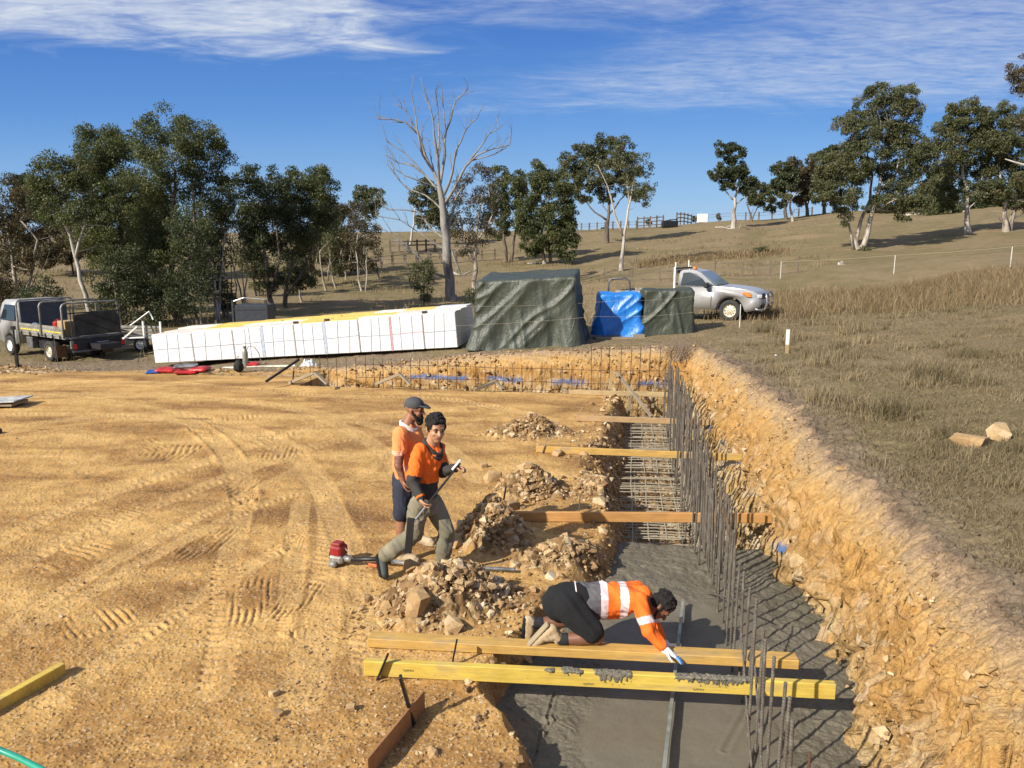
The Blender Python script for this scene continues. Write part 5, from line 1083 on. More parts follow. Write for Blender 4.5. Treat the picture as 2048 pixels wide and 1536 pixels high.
rt = thing('low_trailer', 'low trailer frame with a grey hoop sticking up behind the blue tarp', 'trailer', b)
q = [W(1217,600,D=23.8)-b, W(1217,564,D=23.8)-b, W(1222,558,D=23.8)-b, W(1252,556,D=23.8)-b, W(1259,562,D=23.8)-b, W(1262,600,D=23.8)-b]
MB().tube(q, .028, 8).build('hoop', M_GREYSTEEL, rt, True); MB().box((1.4, .1, .18), (2.9, .08, .08)).box((.2, -.12, .08), (.9, .1, .07)).box((1.4, 1.0, .18), (2.7, .08, .08)).build('frame', M_GREYSTEEL, rt)
b = W(1195, 672, D=22.0); b.z = ground(b.x, b.y); o = MB().box((0,0,.04), (1.5,.12,.08)).box((.5,.1,.1), (.3,.3,.1)).build('timber_plank', M_GTIM); o.location = b+Vector((.7,0,0)); tag(o, 'grey plank lying on the ground under the blue tarp', 'plank')
# ------------------------------------------------------------------ vehicles
M_SILVER = simple('silver_paint', (.52,.52,.51), .30, .35, .03, 3, 0, 60, (.30,.26,.20), .25); M_GLASS = simple('dark_glass', (.02,.03,.035), .05, 0, 0); M_GLASS.node_tree.nodes['Principled BSDF'].inputs['Specular IOR Level'].default_value = 1
M_WSC = simple('windscreen', (.16,.21,.22), .08, 0, 0); M_TYRE = simple('tyre_rubber', (.035,.034,.032), .85, 0, .2, 20); M_RIM = simple('cream_rim', (.62,.56,.42), .45, .2, .05); M_DRIM = simple('dark_slot', (.03,.03,.03), .8)
M_AMB = simple('amber_lens', (.75,.20,.03), .25); M_LENS = simple('clear_lens', (.75,.76,.76), .1, .4); M_CHR = simple('polished_tube', (.62,.62,.60), .22, .9, .03); M_RED = simple('red_lens', (.55,.02,.02), .25); M_ALU = simple('dull_aluminium', (.33,.32,.28), .55, .3, .15, 6, 0, 60, (.12,.10,.07), .8)
def wheel(parent, x, y, r, w, side, rim=M_RIM):
    M = Matrix.Translation((x, y, r)) @ Matrix.Rotation(R(90)*(1 if side < 0 else -1), 4, 'X'); rt = MB().lathe([(r*.60, -w/2), (r*.93, -w/2), (r, -w*.38), (r*1.0, w*.38), (r*.93, w/2), (r*.66, w/2), (r*.60, w*.44), (r*.60, -w/2)], M, 32).build('tyre', M_TYRE, None, True)
    h = bpy.data.objects.new('wheel', rt.data); COL.objects.link(h); bpy.data.objects.remove(rt); h.parent = parent
    MB().lathe([(r*.60, w*.5), (r*.56, w*.34), (r*.42, w*.30), (r*.30, w*.44), (r*.16, w*.46), (0, w*.46)], M, 32).build('rim', rim, h, True)
    mb = MB()
    for k in range(10):
        an = k*math.pi/5; c = M @ Vector((r*.45*math.cos(an), r*.45*math.sin(an), w*.325)); e = M @ Vector((r*.45*math.cos(an), r*.45*math.sin(an), w*.35)); mb.cyl(c, e, r*.05, n=8)
    for k in range(6):
        an = k*math.pi/3; c = M @ Vector((r*.20*math.cos(an), r*.20*math.sin(an), w*.44)); e = M @ Vector((r*.20*math.cos(an), r*.20*math.sin(an), w*.50)); mb.cyl(c, e, r*.028, n=6)
    mb.build('rim_hole', M_DRIM, h); return h
def shell(pts, w, f, seg=14):
    """side outline pts (x,z) extruded over width w, half-width scaled by f(x,z,t) """
    mb = MB(); n = len(pts); V = []
    for k in range(seg+1):
        t = -1+2*k/seg; s = 1 if abs(t) < .98 else .985
        for (x, z) in pts: V.append((x, t*w/2*f(x, z), z+0))
    Fc = [tuple(range(n)), tuple(seg*n+i for i in range(n))[::-1]]+[(k*n+i, k*n+(i+1)%n, (k+1)*n+(i+1)%n, (k+1)*n+i) for k in range(seg) for i in range(n)]
    return mb.add(V, Fc)
def ute():
    S = .95; nw = gz(1468, 24.9); th = R(-31); rt = thing('pickup_truck', 'silver tray back ute facing right with a chrome nudge bar, parked behind the tarps', 'ute', nw, th)
    rt.location = nw+rotz(th) @ Vector((0, .78*S, 0))-Vector((0,0,.02)); rt.scale = (S, S, S)
    arch = [(.0+.45*math.cos(an), .37+.45*math.sin(an)) for an in np.linspace(math.pi*1.0, 0, 15)]
    low = [(-1.85,.40), (-.62,.36)]+arch+[(.56,.34), (.80,.40), (.92,.46), (.965,.60), (.955,.74), (.915,.86), (.84,.96), (.70,1.03), (.45,1.09), (.1,1.135), (-.30,1.165), (-.60,1.175), (-1.85,1.14)]
    def f(x, z): 
        k = 1-.20*max(0, (x-.35)/.62)**2-.05*max(0, (z-.95)/.25)**1.5-.03*max(0, (.6-z)/.3)
        return k
    o = shell(low, 1.80, f).build('body', M_SILVER, rt, True, .035, 3)
    cab = [(-.50,1.15), (-.80,1.36), (-1.12,1.60), (-1.30,1.675), (-1.55,1.71), (-1.80,1.69), (-1.87,1.60), (-1.88,1.15)]
    g = lambda x, z: 1-.20*max(0, (z-1.15)/.56)**1.2
    shell(cab, 1.68, g).build('cab_roof', M_SILVER, rt, True, .03, 3)
    for sd in (-1, 1):
        W_ = [(-.80,1.19), (-1.02,1.42), (-1.25,1.57), (-1.50,1.62), (-1.72,1.60), (-1.76,1.19)]
        pts = [Vector((x, sd*(.84*g(x, z)+.012), z)) for x, z in W_]; MB().poly(pts, .012, (0, sd, 0)).build('side_window', M_GLASS, rt)
        MB().box((-.80, sd*1.0, 1.20), (.16,.24,.18), None, 0, .04).build('mirror', M_BLK, rt)
        hl = [Vector((.44, sd*.862, .97)), Vector((.62, sd*.84, 1.0)), Vector((.80, sd*.77, .90)), Vector((.70, sd*.83, .84)), Vector((.55, sd*.875, .86))]
        MB().poly([hl[0]+Vector((-.08,sd*.01,.01)), hl[1], hl[3], hl[4]], .03, (.2, sd, 0)).build('indicator', M_AMB, rt)
        MB().box((.86, sd*.60, .86), (.16,.34,.14), rotz(sd*R(-35)), 0, .03).build('headlight', M_LENS, rt)
        MB().poly([Vector((-.66, sd*.905, .45)), Vector((-.64, sd*.905, 1.05)), Vector((-.652, sd*.905, 1.05)), Vector((-.672, sd*.905, .45))], .004, (0, sd, 0)).build('door_gap', M_DRIM, rt)
        MB().tube([(-1.85, sd*.89, 1.135), (-.62, sd*.90, 1.165)], .012, 6).build('window_trim', M_BLK, rt)
        MB().lathe([(.455, -.05), (.455, .04)], Matrix.Translation((0, sd*.86, .37)) @ Matrix.Rotation(R(90), 4, 'X'), 32).build('wheel_arch', M_BLK, rt)
    ws = [Vector((-.53, -.74, 1.19)), Vector((-.53, .74, 1.19)), Vector((-1.15, .63, 1.635)), Vector((-1.15, -.63, 1.635))]
    MB().poly(ws, .02, (1, 0, 1.3)).build('windscreen', M_WSC, rt)
    MB().tube([(-.50,-.5,1.185), (-.62,-.05,1.25)], .01, 5).tube([(-.50,.1,1.185), (-.62,.5,1.25)], .01, 5).build('wiper', M_BLK, rt)
    MB().box((.93, 0, .84), (.06, .95, .20), None, 0, .02).box((.97, 0, .52), (.05, 1.1, .14), None, 0, .02).build('grille', M_BLK, rt)
    MB().box((.99, 0, .55), (.012, .37, .11)).build('number_plate', M_WHITE, rt)
    mb = MB()
    for sd in (-1, 1):
        mb.tube([(.90, sd*.42, .34), (1.04, sd*.44, .40), (1.12, sd*.44, .60), (1.10, sd*.44, .84), (1.07, sd*.40, .92), (1.06, sd*.30, .96)], .036, 10)
        mb.tube([(1.04, sd*.5, .40), (1.0, sd*.78, .42), (.86, sd*.88, .44)], .03, 8)
    mb.tube([(1.06, -.32, .96), (1.06, .32, .96)], .036, 10).tube([(1.11, -.44, .62), (1.11, .44, .62)], .028, 8); mb.build('nudge_bar', M_CHR, rt, True)
    mb = MB().cyl((-1.45,-.30,1.70), (-1.45,-.30,1.80), .065, .055, 14); mb.build('beacon', M_AMB, rt, True)
    MB().box((-1.2, 0, .5), (1.0, 1.3, .25)).box((-2.9, 0, .55), (2.3, .9, .14)).build('chassis', M_BLK, rt)
    MB().box((-3.05, 0, .80), (2.3, 1.8, .08)).box((-3.05, -.90, .86), (2.3, .03, .14)).box((-3.05, .90, .86), (2.3, .03, .14)).box((-4.19, 0, .86), (.03, 1.8, .14)).build('tray', M_ALU, rt, False, .006, 1)
    mb = MB()
    for y in (-.85, .85): mb.box((-1.98, y, 1.36), (.06, .09, .86))
    mb.build('headboard_post', M_WHITE, rt); MB().box((-1.98, 0, 1.74), (.06, 1.76, .06)).box((-1.98, 0, 1.2), (.04, 1.7, .05)).box((-1.99, 0, 1.62), (.10, 1.1, .12)).build('headboard', M_BLK, rt)
    MB().box((-1.98, -.80, 1.86), (.035, .035, .2)).box((-1.98, .62, 1.88), (.035, .035, .24)).build('rack_pin', M_SHEETW, rt)
    for x, y, s in ((0, -.78, -1), (0, .78, 1), (-3.1, -.78, -1), (-3.1, .78, 1)): wheel(rt, x, y, .365, .25, s)
    return rt
ute()
def truck():
    D = 26.5; c0 = gz(118, D); th = R(90+57); rt = thing('tray_truck', 'small light tray truck seen from behind with tube hoops and a black rear panel', 'truck', c0, th)
    f_ = rotz(th) @ Vector((1,0,0)); l_ = rotz(th) @ Vector((0,1,0)); o_ = c0-l_*1.0; o_.z = min(ground(c0.x, c0.y), ground(o_.x+f_.x*4, o_.y+f_.y*4))+.02; rt.location = o_
    MB().box((2.0, 0, .62), (5.6, .75, .18)).box((2.4, .55, .55), (.9, .35, .4), None, 0, .02).build('chassis', M_BLK, rt)
    MB().box((1.9, 0, .90), (3.3, 1.98, .07)).build('deck', M_ALU, rt)
    for x0, x1 in ((.35, 1.75), (1.83, 3.45)):
        for sd in (-1, 1):
            mb = MB()
            for k, z in enumerate((1.0, 1.12, 1.24)): mb.box(((x0+x1)/2, sd*1.0, z), (x1-x0, .025+.006*(k % 2), .112))
            s = mb.build('drop_side', M_ALU, rt)
            if sd > 0:
                MB().box(((x0+x1)/2, 1.02, 1.09), ((x1-x0)*.86, .008, .05)).build('yellow_strip', simple('worn_yellow', (.55,.45,.06), .6, 0, .3, 20), rt)
                for k in range(3): MB().box((x0+.2+k*(x1-x0-.4)/2, 1.03, .94), (.05, .03, .13)).build('latch', M_BLK, rt)
    for x in (.30, 1.80, 3.45):
        mb = MB().tube([(x, 1.02, .45 if x > 3 else .9), (x, 1.02, 1.98), (x, .97, 2.07), (x, .88, 2.11), (x, -.88, 2.11), (x, -.97, 2.07), (x, -1.02, 1.98), (x, -1.02, .9)], .032, 10); mb.build('hoop', M_ALU, rt, True)
    MB().box((3.6, 0, 1.5), (.05, 1.7, 1.1), None, 0, .01).build('headboard', simple('dark_mesh_board', (.05,.06,.07), .5), rt)
    # cab
    cab = [(3.75,.55), (3.75,1.95), (3.95,2.10), (4.75,2.08), (4.98,1.95), (5.30,1.30), (5.34,.95), (5.32,.50), (4.98,.45)]+[(4.55+.42*math.cos(an), .42+.42*math.sin(an)) for an in np.linspace(0, math.pi, 11)]+[(3.9,.5)]
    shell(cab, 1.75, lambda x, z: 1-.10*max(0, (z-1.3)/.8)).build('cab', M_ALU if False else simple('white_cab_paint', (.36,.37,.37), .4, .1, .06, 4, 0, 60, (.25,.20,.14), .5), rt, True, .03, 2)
    for sd in (-1, 1):
        g = lambda z: .875*(1-.10*max(0, (z-1.3)/.8))+.01
        MB().poly([Vector((x, sd*g(z), z)) for x, z in [(3.98,1.32), (3.98,1.90), (4.75,1.90), (5.10,1.32)]], .01, (0, sd, 0)).build('side_window', M_GLASS, rt)
        MB().poly([Vector((x, sd*.885, z)) for x, z in [(3.95,1.24), (3.94,1.24), (3.94,.6), (3.95,.6)]], .004, (0, sd, 0)).build('door_gap', M_DRIM, rt)
        MB().box((5.25, sd*1.05, 1.55), (.1,.22,.36), None, 0, .03).build('mirror', M_BLK, rt)
    MB().poly([Vector((3.74, y, z)) for y, z in [(-.62,1.42), (.62,1.42), (.6,1.88), (-.6,1.88)]], .01, (-1, 0, 0)).build('rear_window', M_GLASS, rt)
    MB().poly([Vector((x+.02, y, z)) for x, y, z in [(5.31,-.72,1.32), (5.31,.72,1.32), (5.0,.66,1.93), (5.0,-.66,1.93)]], .012, (1, 0, .4)).build('windscreen', M_GLASS, rt)
    wheel(rt, 4.55, .80, .36, .22, 1, M_WHITE); wheel(rt, 4.55, -.80, .36, .22, -1, M_WHITE); wheel(rt, 1.55, .80, .36, .34, 1, M_RIM); wheel(rt, 1.55, -.80, .36, .34, -1, M_RIM)
    MB().box((2.95, .78, .58), (.42, .30, .42), None, 0, .02).build('tool_box', M_GREYSTEEL, rt); M_FLAP = simple('brown_mud_flap', (.16,.085,.04), .8)
    for sd in (-1, 1): MB().box((.95, sd*.85, .38), (.03, .42, .42)).build('mud_flap', M_FLAP, rt)
    # rear end
    MB().poly([Vector((.02, y, z)) for y, z in [(.80,.98), (-.84,.98), (-.80,1.66), (-.62,1.80), (.66,1.74), (.80,1.70)]], .05, (-1, 0, 0)).build('rear_panel', simple('black_ramp_panel', (.022,.024,.026), .28, .1, .3, 3, .15, 8, (.10,.10,.095), .45), rt)
    MB().beam(Vector((-.06,.80,1.66)), Vector((-.06,-.6,1.02)), .02, .06, (1,0,0)).beam(Vector((-.06,.1,1.70)), Vector((-.06,-.80,1.30)), .02, .06, (1,0,0)).build('brace', M_BLK, rt)
    MB().box((-.02, 0, .68), (.05, 1.9, .42), None, 0, .01).build('tail_board', M_BLK, rt); MB().tube([(-.10,.96,.46), (-.10,-.96,.46)], .035, 8).build('rear_bar', M_GREYSTEEL, rt)
    MB().tube([(-.05,1.0,.92), (-.05,-1.0,.92)], .022, 8).build('rear_rail', M_GREYSTEEL, rt)
    for sd in (-1, 1): MB().box((-.07, sd*.86, .62), (.05, .13, .20), None, 0, .012).build('tail_light', M_RED, rt); MB().box((-.06, sd*.95, .70), (.04, .10, .26)).build('light_bracket', M_ALU, rt)
    pl = MB().box((-.055, -.14, .66), (.012, .42, .13)).build('number_plate', M_WHITE, rt)
    text_mesh('plate_text', 'Y39 50N', .10, Matrix.Translation((-.063, -.14, .66)) @ Matrix.Rotation(R(-90), 4, 'Z') @ Matrix.Rotation(R(90), 4, 'X'), M_INK, pl, .0015)
    mb = MB()
    for y in (.86, -.86): mb.tube([(.04, y, .95), (.04, y, 2.05)], .022, 6)
    mb.tube([(.04, .95, 1.78), (.04, -.95, 1.78)], .025, 6).tube([(.04,-.2,1.95), (.04,-.86,1.95)], .02, 6).tube([(.04,-.2,1.78), (.04,-.2,1.95)], .02, 6); mb.build('rear_rack', M_BLK, rt)
    loc = rt.matrix_basis
    bpy.context.view_layer.update()
    def cargo(name, lab, cat, mb, mat, p, **k): o = mb.build(name, mat, None, **k); o.location = rt.matrix_world @ Vector(p); o.rotation_euler = (0,0,th); return tag(o, lab, cat)
    cargo('carton', 'pale cardboard carton on the truck tray by the rear hoop', 'carton', MB().box((0,0,.27), (.5,.6,.54), None, 0, .01), M_PINE, (.75,.55,.94))
    cargo('fuel_can', 'red fuel can on the truck tray behind the headboard', 'can', MB().box((0,0,.2), (.25,.35,.40), None, 0, .04).tube([(-.05,-.1,.42), (0,0,.47), (.05,.1,.42)], .02, 6), simple('red_plastic', (.40,.03,.02), .45), (2.2,.2,.94))
    cargo('fuel_can', 'dark rust coloured drum on the truck tray', 'drum', MB().lathe([(0,0), (.2,0), (.21,.15), (.2,.3), (.21,.45), (.2,.6), (0,.6)], Matrix.Identity(4), 20), simple('rusty_drum', (.10,.05,.035), .6), (1.6,-.2,.94), smooth=True)
    cargo('canvas_bundle', 'blue grey bundle lying on the truck tray behind the cab', 'bundle', MB().tube([(-.35,.1,.12), (-.2,.05,.17), (.1,0,.18), (.35,-.05,.1)], [.08,.15,.16,.07], 10), simple('blue_grey_cloth', (.13,.20,.24), .7), (3.0,.6,.94), smooth=True)
truck()
# aluminium trailer behind the truck
b = gz(262, 29); rt = thing('trailer', 'aluminium sided trailer partly hidden behind the tray truck', 'trailer', b, R(-8))
mb = MB()
for k in range(4): mb.box((0, 0, .55+k*.13), (1.9, .03, .09))
mb.build('side_rails', M_ALU, rt); MB().box((-.9,0,.7), (.06,.06,.9)).box((.2,0,.7), (.06,.06,.9)).box((.9,0,.7), (.06,.06,.9)).build('post', M_WHITE, rt); MB().box((0,.7,.45), (2.0,1.4,.08)).build('deck', M_GREYSTEEL, rt); MB().tube([(-.5,.1,.9),(.3,.3,1.5),(.5,.2,1.2)], .03, 6).build('boom', M_WHITE, rt); wheel(rt, .1, -.06, .28, .18, -1, M_WHITE)
b = gz(240, 27.5); o = MB().beam(Vector((-.2,0,.7)), Vector((.35,0,1.15)), .06, .05).beam(Vector((-.25,.05,.72)), Vector((.55,.05,.75)), .05, .05).build('white_pipe', M_WHITE); o.location = b; tag(o, 'white pipe ends sticking up between the truck and the trailer', 'pipe')
# dark crate behind pallets
b = gz(491, 29); rt = thing('steel_crate', 'dark grey panelled steel crate standing behind the white pallets', 'crate', b, R(-2)); M_CR = simple('charcoal_sheet', (.045,.05,.06), .45, .2)
mb = MB().box((0,.5,.85), (1.25,1.0,1.30), None, 0, .02)
for z in (.4, .75, 1.35): mb.box((0,-.012,z), (1.2,.02,.03))
mb.build('panels', M_CR, rt); [MB().box((x_,0,.85), (.07,.07,1.7)).build('post', M_CR, rt) for x_ in (-.64, .64)]; MB().tube([(-.6,0,1.65),(-.2,0,1.78),(.6,0,1.72)], .025, 6).build('top_bar', M_CHR, rt)
# bags, backpack, cylinder
M_BR = simple('red_bag_plastic', (.42,.02,.02), .35, 0, .2, 5, .5, 14); M_BL = simple('blue_bag_plastic', (.02,.08,.30), .4, 0, .1, 5, .5, 14); M_BG = simple('grey_bag_plastic', (.10,.10,.11), .35, 0, .2, 5, .5, 14, (.5,.5,.5), .5)
def bag(px, py, D, L, Wd, H, mat, label, rz=0, z=0.0, name='cement_bag', cat='bag'):
    b = W(px, py, D=D); b.z = ground(b.x, b.y)+z; bm = bmesh.new(); bmesh.ops.create_cube(bm, size=1); bmesh.ops.subdivide_edges(bm, edges=bm.edges, cuts=7, use_grid_fill=True); r_ = random.Random(len(label))
    for v in bm.verts:
        x, y, zz = v.co*2; e = (1-.75*max(abs(x), abs(y))**5); v.co = Vector((x*L/2, y*Wd/2, zz*H/2*max(.12, e)+H/2+.012*math.sin(x*9+r_.random())*math.cos(y*7)))
    me = bpy.data.meshes.new(name); bm.to_mesh(me); bm.free(); o = finish(name, me, mat, None, True); o.location = b; o.rotation_euler = (r_.uniform(-.06,.06), r_.uniform(-.06,.06), rz); return tag(o, label, cat)
bag(306,744,21.3,.34,.4,.08,M_BL,'blue plastic bag at the left end of the bag pile',.3); bag(333,742,21.4,.55,.42,.15,M_BR,'red cement bag left of the grey one',.1); bag(372,746,21.1,.6,.4,.10,M_BR,'red cement bag under the grey bag',.2); bag(400,744,21.2,.5,.4,.13,M_BR,'red cement bag at the right end of the bag pile',-.1); bag(372,742,21.3,.62,.36,.10,M_BG,'dark grey bag with white print lying on top of the red bags',.25,.12); bag(352,738,21.6,.5,.4,.12,M_BR,'red cement bag at the back of the bag pile',.2)
bag(503,722,22.3,.42,.3,.14,M_BR,'red crumpled bag beside the gas cylinder',.1); bag(487,724,22.4,.3,.3,.10,M_BG,'dark bag between the gas cylinder and the red bag',.4,0)
b = gz(461, 21.2); rt = thing('backpack', 'black backpack standing on the dirt mound left of the gas cylinder', 'backpack', b); M_BP = simple('black_canvas', (.012,.014,.012), .8)
bm = bmesh.new(); bmesh.ops.create_uvsphere(bm, u_segments=18, v_segments=12, radius=1)
for v in bm.verts: x, y, z = v.co; v.co = (x*.14*(1-.25*z), y*.11, (z*.5+.5)*.36*(1 if z > -.8 else 1))
me = bpy.data.meshes.new('pack'); bm.to_mesh(me); bm.free(); finish('pack', me, M_BP, rt, True); MB().tube([(-.03,0,.34),(-.02,0,.46),(.02,0,.46),(.03,0,.34)], .008, 6).build('handle', M_BP, rt); MB().box((.0,-.11,.16), (.16,.05,.16), None, 0, .03).build('pocket', M_BP, rt)
b = gz(476, 22.2); rt = thing('gas_cylinder', 'tall grey green gas cylinder with a hose in front of the white pallets', 'gas cylinder', b); MB().lathe([(0,0),(.075,0),(.08,.03),(.08,.44),(.06,.51),(.03,.54),(.03,.58)], Matrix.Identity(4), 20).build('cylinder', simple('olive_grey_paint', (.26,.25,.20), .5, .2), rt, True)
MB().cyl((0,0,.56),(0,0,.62),.045, .05).build('valve_collar', M_GREYSTEEL, rt); MB().tube([(.03,0,.5),(.12,0,.62),(.28,0,.6),(.40,0,.42),(.45,0,.18),(.44,0,.05)], .012, 6).build('hose', M_GREYSTEEL, rt, True)
b = W(590, 716, D=21.9); b.z = ground(b.x, b.y)+.01; q = W(445, 727, D=22.3); o = MB().beam(Vector((0,0,.02)), Vector((q.x-b.x, q.y-b.y, ground(q.x, q.y)-b.z+.02)), .07, .04).build('timber_plank', M_SHEETW); o.location = b; tag(o, 'pale plank lying along the front of the white pallets', 'plank')
# crumpled clear plastic
xs_, ys_ = np.meshgrid(np.linspace(-1, 1, 40), np.linspace(-1, 1, 26), indexing='ij'); zz_ = .16*np.clip(1-(xs_**2+ys_**2), 0, 1)**.8*(.7+2*np.abs(fbm(xs_*2.5, ys_*2.5, 4, 301)))+.03*fbm(xs_*7, ys_*7, 3, 302); idx = np.arange(40*26).reshape(40, 26)
o = npmesh('crumpled_plastic', np.stack([xs_.ravel()*.26, ys_.ravel()*.16, zz_.ravel()], 1), np.stack([idx[:-1,:-1], idx[1:,:-1], idx[1:,1:], idx[:-1,1:]], -1).reshape(-1, 4), simple('milky_plastic', (.55,.55,.54), .2, 0, .2, 6, .6, 20), None, True); b = gz(606, 21.7); o.location = b; tag(o, 'crumpled milky plastic sheet at the foot of the pallets', 'plastic sheet')
# left edge items
b = W(10, 818, z=0); rt = thing('sheet_stack', 'low stack of pale concrete stained sheets at the left edge of the pad', 'sheet stack', b); MB().box((-.5,.3,.13), (1.5,.7,.03), Matrix.Rotation(R(-3), 3, 'Y'), 0, .008).build('sheet', simple('cement_sheet', (.40,.40,.38), .6, 0, .2, 5), rt); MB().box((-.5,.3,.08), (1.3,.6,.05)).build('sheet', M_GTIM, rt); MB().box((-.45,.3,.03), (1.0,.1,.06)).build('bearer', M_GTIM, rt)
b = W(-2, 868, z=0); o = MB().box((0,0,.05), (.25,.2,.1), None, 0, .03).build('black_block', M_BLK); o.location = b-Vector((.1,0,0)); tag(o, 'black plastic block cut off by the left edge of the picture', 'block')
b = W(36, 740, D=21.6); b.z = ground(b.x, b.y); o = MB().tube([(0,0,-.1),(0,0,1.15)], .025, 8).box((0,0,1.1), (.09,.09,.1)).box((0,0,.1), (.07,.07,.5)).build('black_post', M_BLACKSTEEL); o.location = b; tag(o, 'black upright post in the windrow in front of the truck cab', 'post')
b = W(118, 737, D=21.7); b.z = ground(b.x, b.y); o = MB().tube([(0,0,-.1),(-.05,0,.85)], .008, 6).build('thin_rod', M_GREYSTEEL); o.location = b; tag(o, 'thin grey rod standing in front of the rear corner of the truck', 'rod')
# white litter on grass
for px_, D_, s, lab in [(1473, 18.3, .09, 'scrap of white paper on the grass below the ute front wheel'), (1565, 17.3, .06, 'white lump in the grass just left of the survey stake')]:
    V, Fc = rock_v(int(px_), 1, .5); o = npmesh('litter', V*s, Fc, M_WHITE); o.location = gz(px_, D_)+Vector((0,0,s*.3)); tag(o, lab, 'litter')
# ------------------------------------------------------------------ concrete vibrator on the ground
p0 = W(678, 1128, z=0); q0 = W(760, 1128, z=.10); q1 = W(1031, 1139, z=.04)
rt = thing('concrete_vibrator', 'petrol poker vibrator with a red engine lying behind the walking man', 'vibrator', p0); rt.scale = (.82,.82,.82); e = (q0-p0); e.z = 0; e.normalize(); ang = math.atan2(e.y, e.x); Rz = rotz(ang)
M_RE = simple('red_engine_cover', (.26,.012,.015), .45, 0, .2, 10, .2, 30, (.15,.10,.06), .4); M_EG = simple('cast_grey', (.28,.27,.24), .5, .4, .15, 20)
MB().box((0,.02,.20), (.19,.20,.15), Rz, 0, .025).box(Rz @ Vector((-.01,.0,.0))+Vector((0,.02,.29)), (.15,.14,.05), Rz, 0, .015).build('engine_cover', M_RE, rt)
mb = MB()
for k in range(5): mb.box(Rz @ Vector((-.07+k*.035,-.085,.0))+Vector((0,.02,.20)), (.012,.01,.11), Rz)
mb.build('cooling_slot', M_BLK, rt)
MB().box((0,0,.09), (.22,.20,.12), Rz, 0, .03).build('crankcase', M_EG, rt); MB().cyl(Rz @ Vector((-.12,.02,.12)), Rz @ Vector((-.06,.02,.12)), .085, .09, 20).build('recoil_starter', M_BLK, rt, True); MB().tube([Rz @ Vector((-.06,-.12,.04)), Rz @ Vector((.05,-.12,.04))], .045, 12).build('fuel_tank', M_ALU, rt, True)
MB().tube([Rz @ Vector((.10,0,.10)), Rz @ Vector((.22,0,.10))], [.045,.035], 12).tube([Rz @ Vector((.06,.03,.26)), Rz @ Vector((.16,.03,.18)), Rz @ Vector((.24,.0,.12))], .008, 6).build('clutch_housing', M_EG, rt, True)
L1 = (q1-p0)/.82; t1 = Vector((L1.x, L1.y, 0)); pts = [Rz @ Vector((.2,0,.10)), t1*.22+Vector((0,0,.10)), t1*.30+Vector((0,0,.07))]; MB().tube(pts, .032, 12).build('grip_tube', M_BLACKSTEEL, rt, True)
MB().tube([t1*.30+Vector((0,0,.07)), t1*.45+Vector((0,0,.05)), t1*.6+Vector((0,0,.05)), t1*.83+Vector((0,0,.05))], [.026,.022,.018,.018], 10).build('flexible_shaft', M_CHR, rt, True)
mb = MB(); k = 26; mb.tube([t1*(.82+.18*i/k)+Vector((0,0,.045)) for i in range(k+1)], [.025 if i % 2 else .028 for i in range(k+1)], 12); mb.build('poker_head', M_GREYSTEEL, rt, True)
MB().box(t1*.2+Vector((0,-.05,.03)), (.14,.03,.04), Rz, 0, .005).build('bracket', simple('orange_red', (.6,.14,.05), .5), rt)
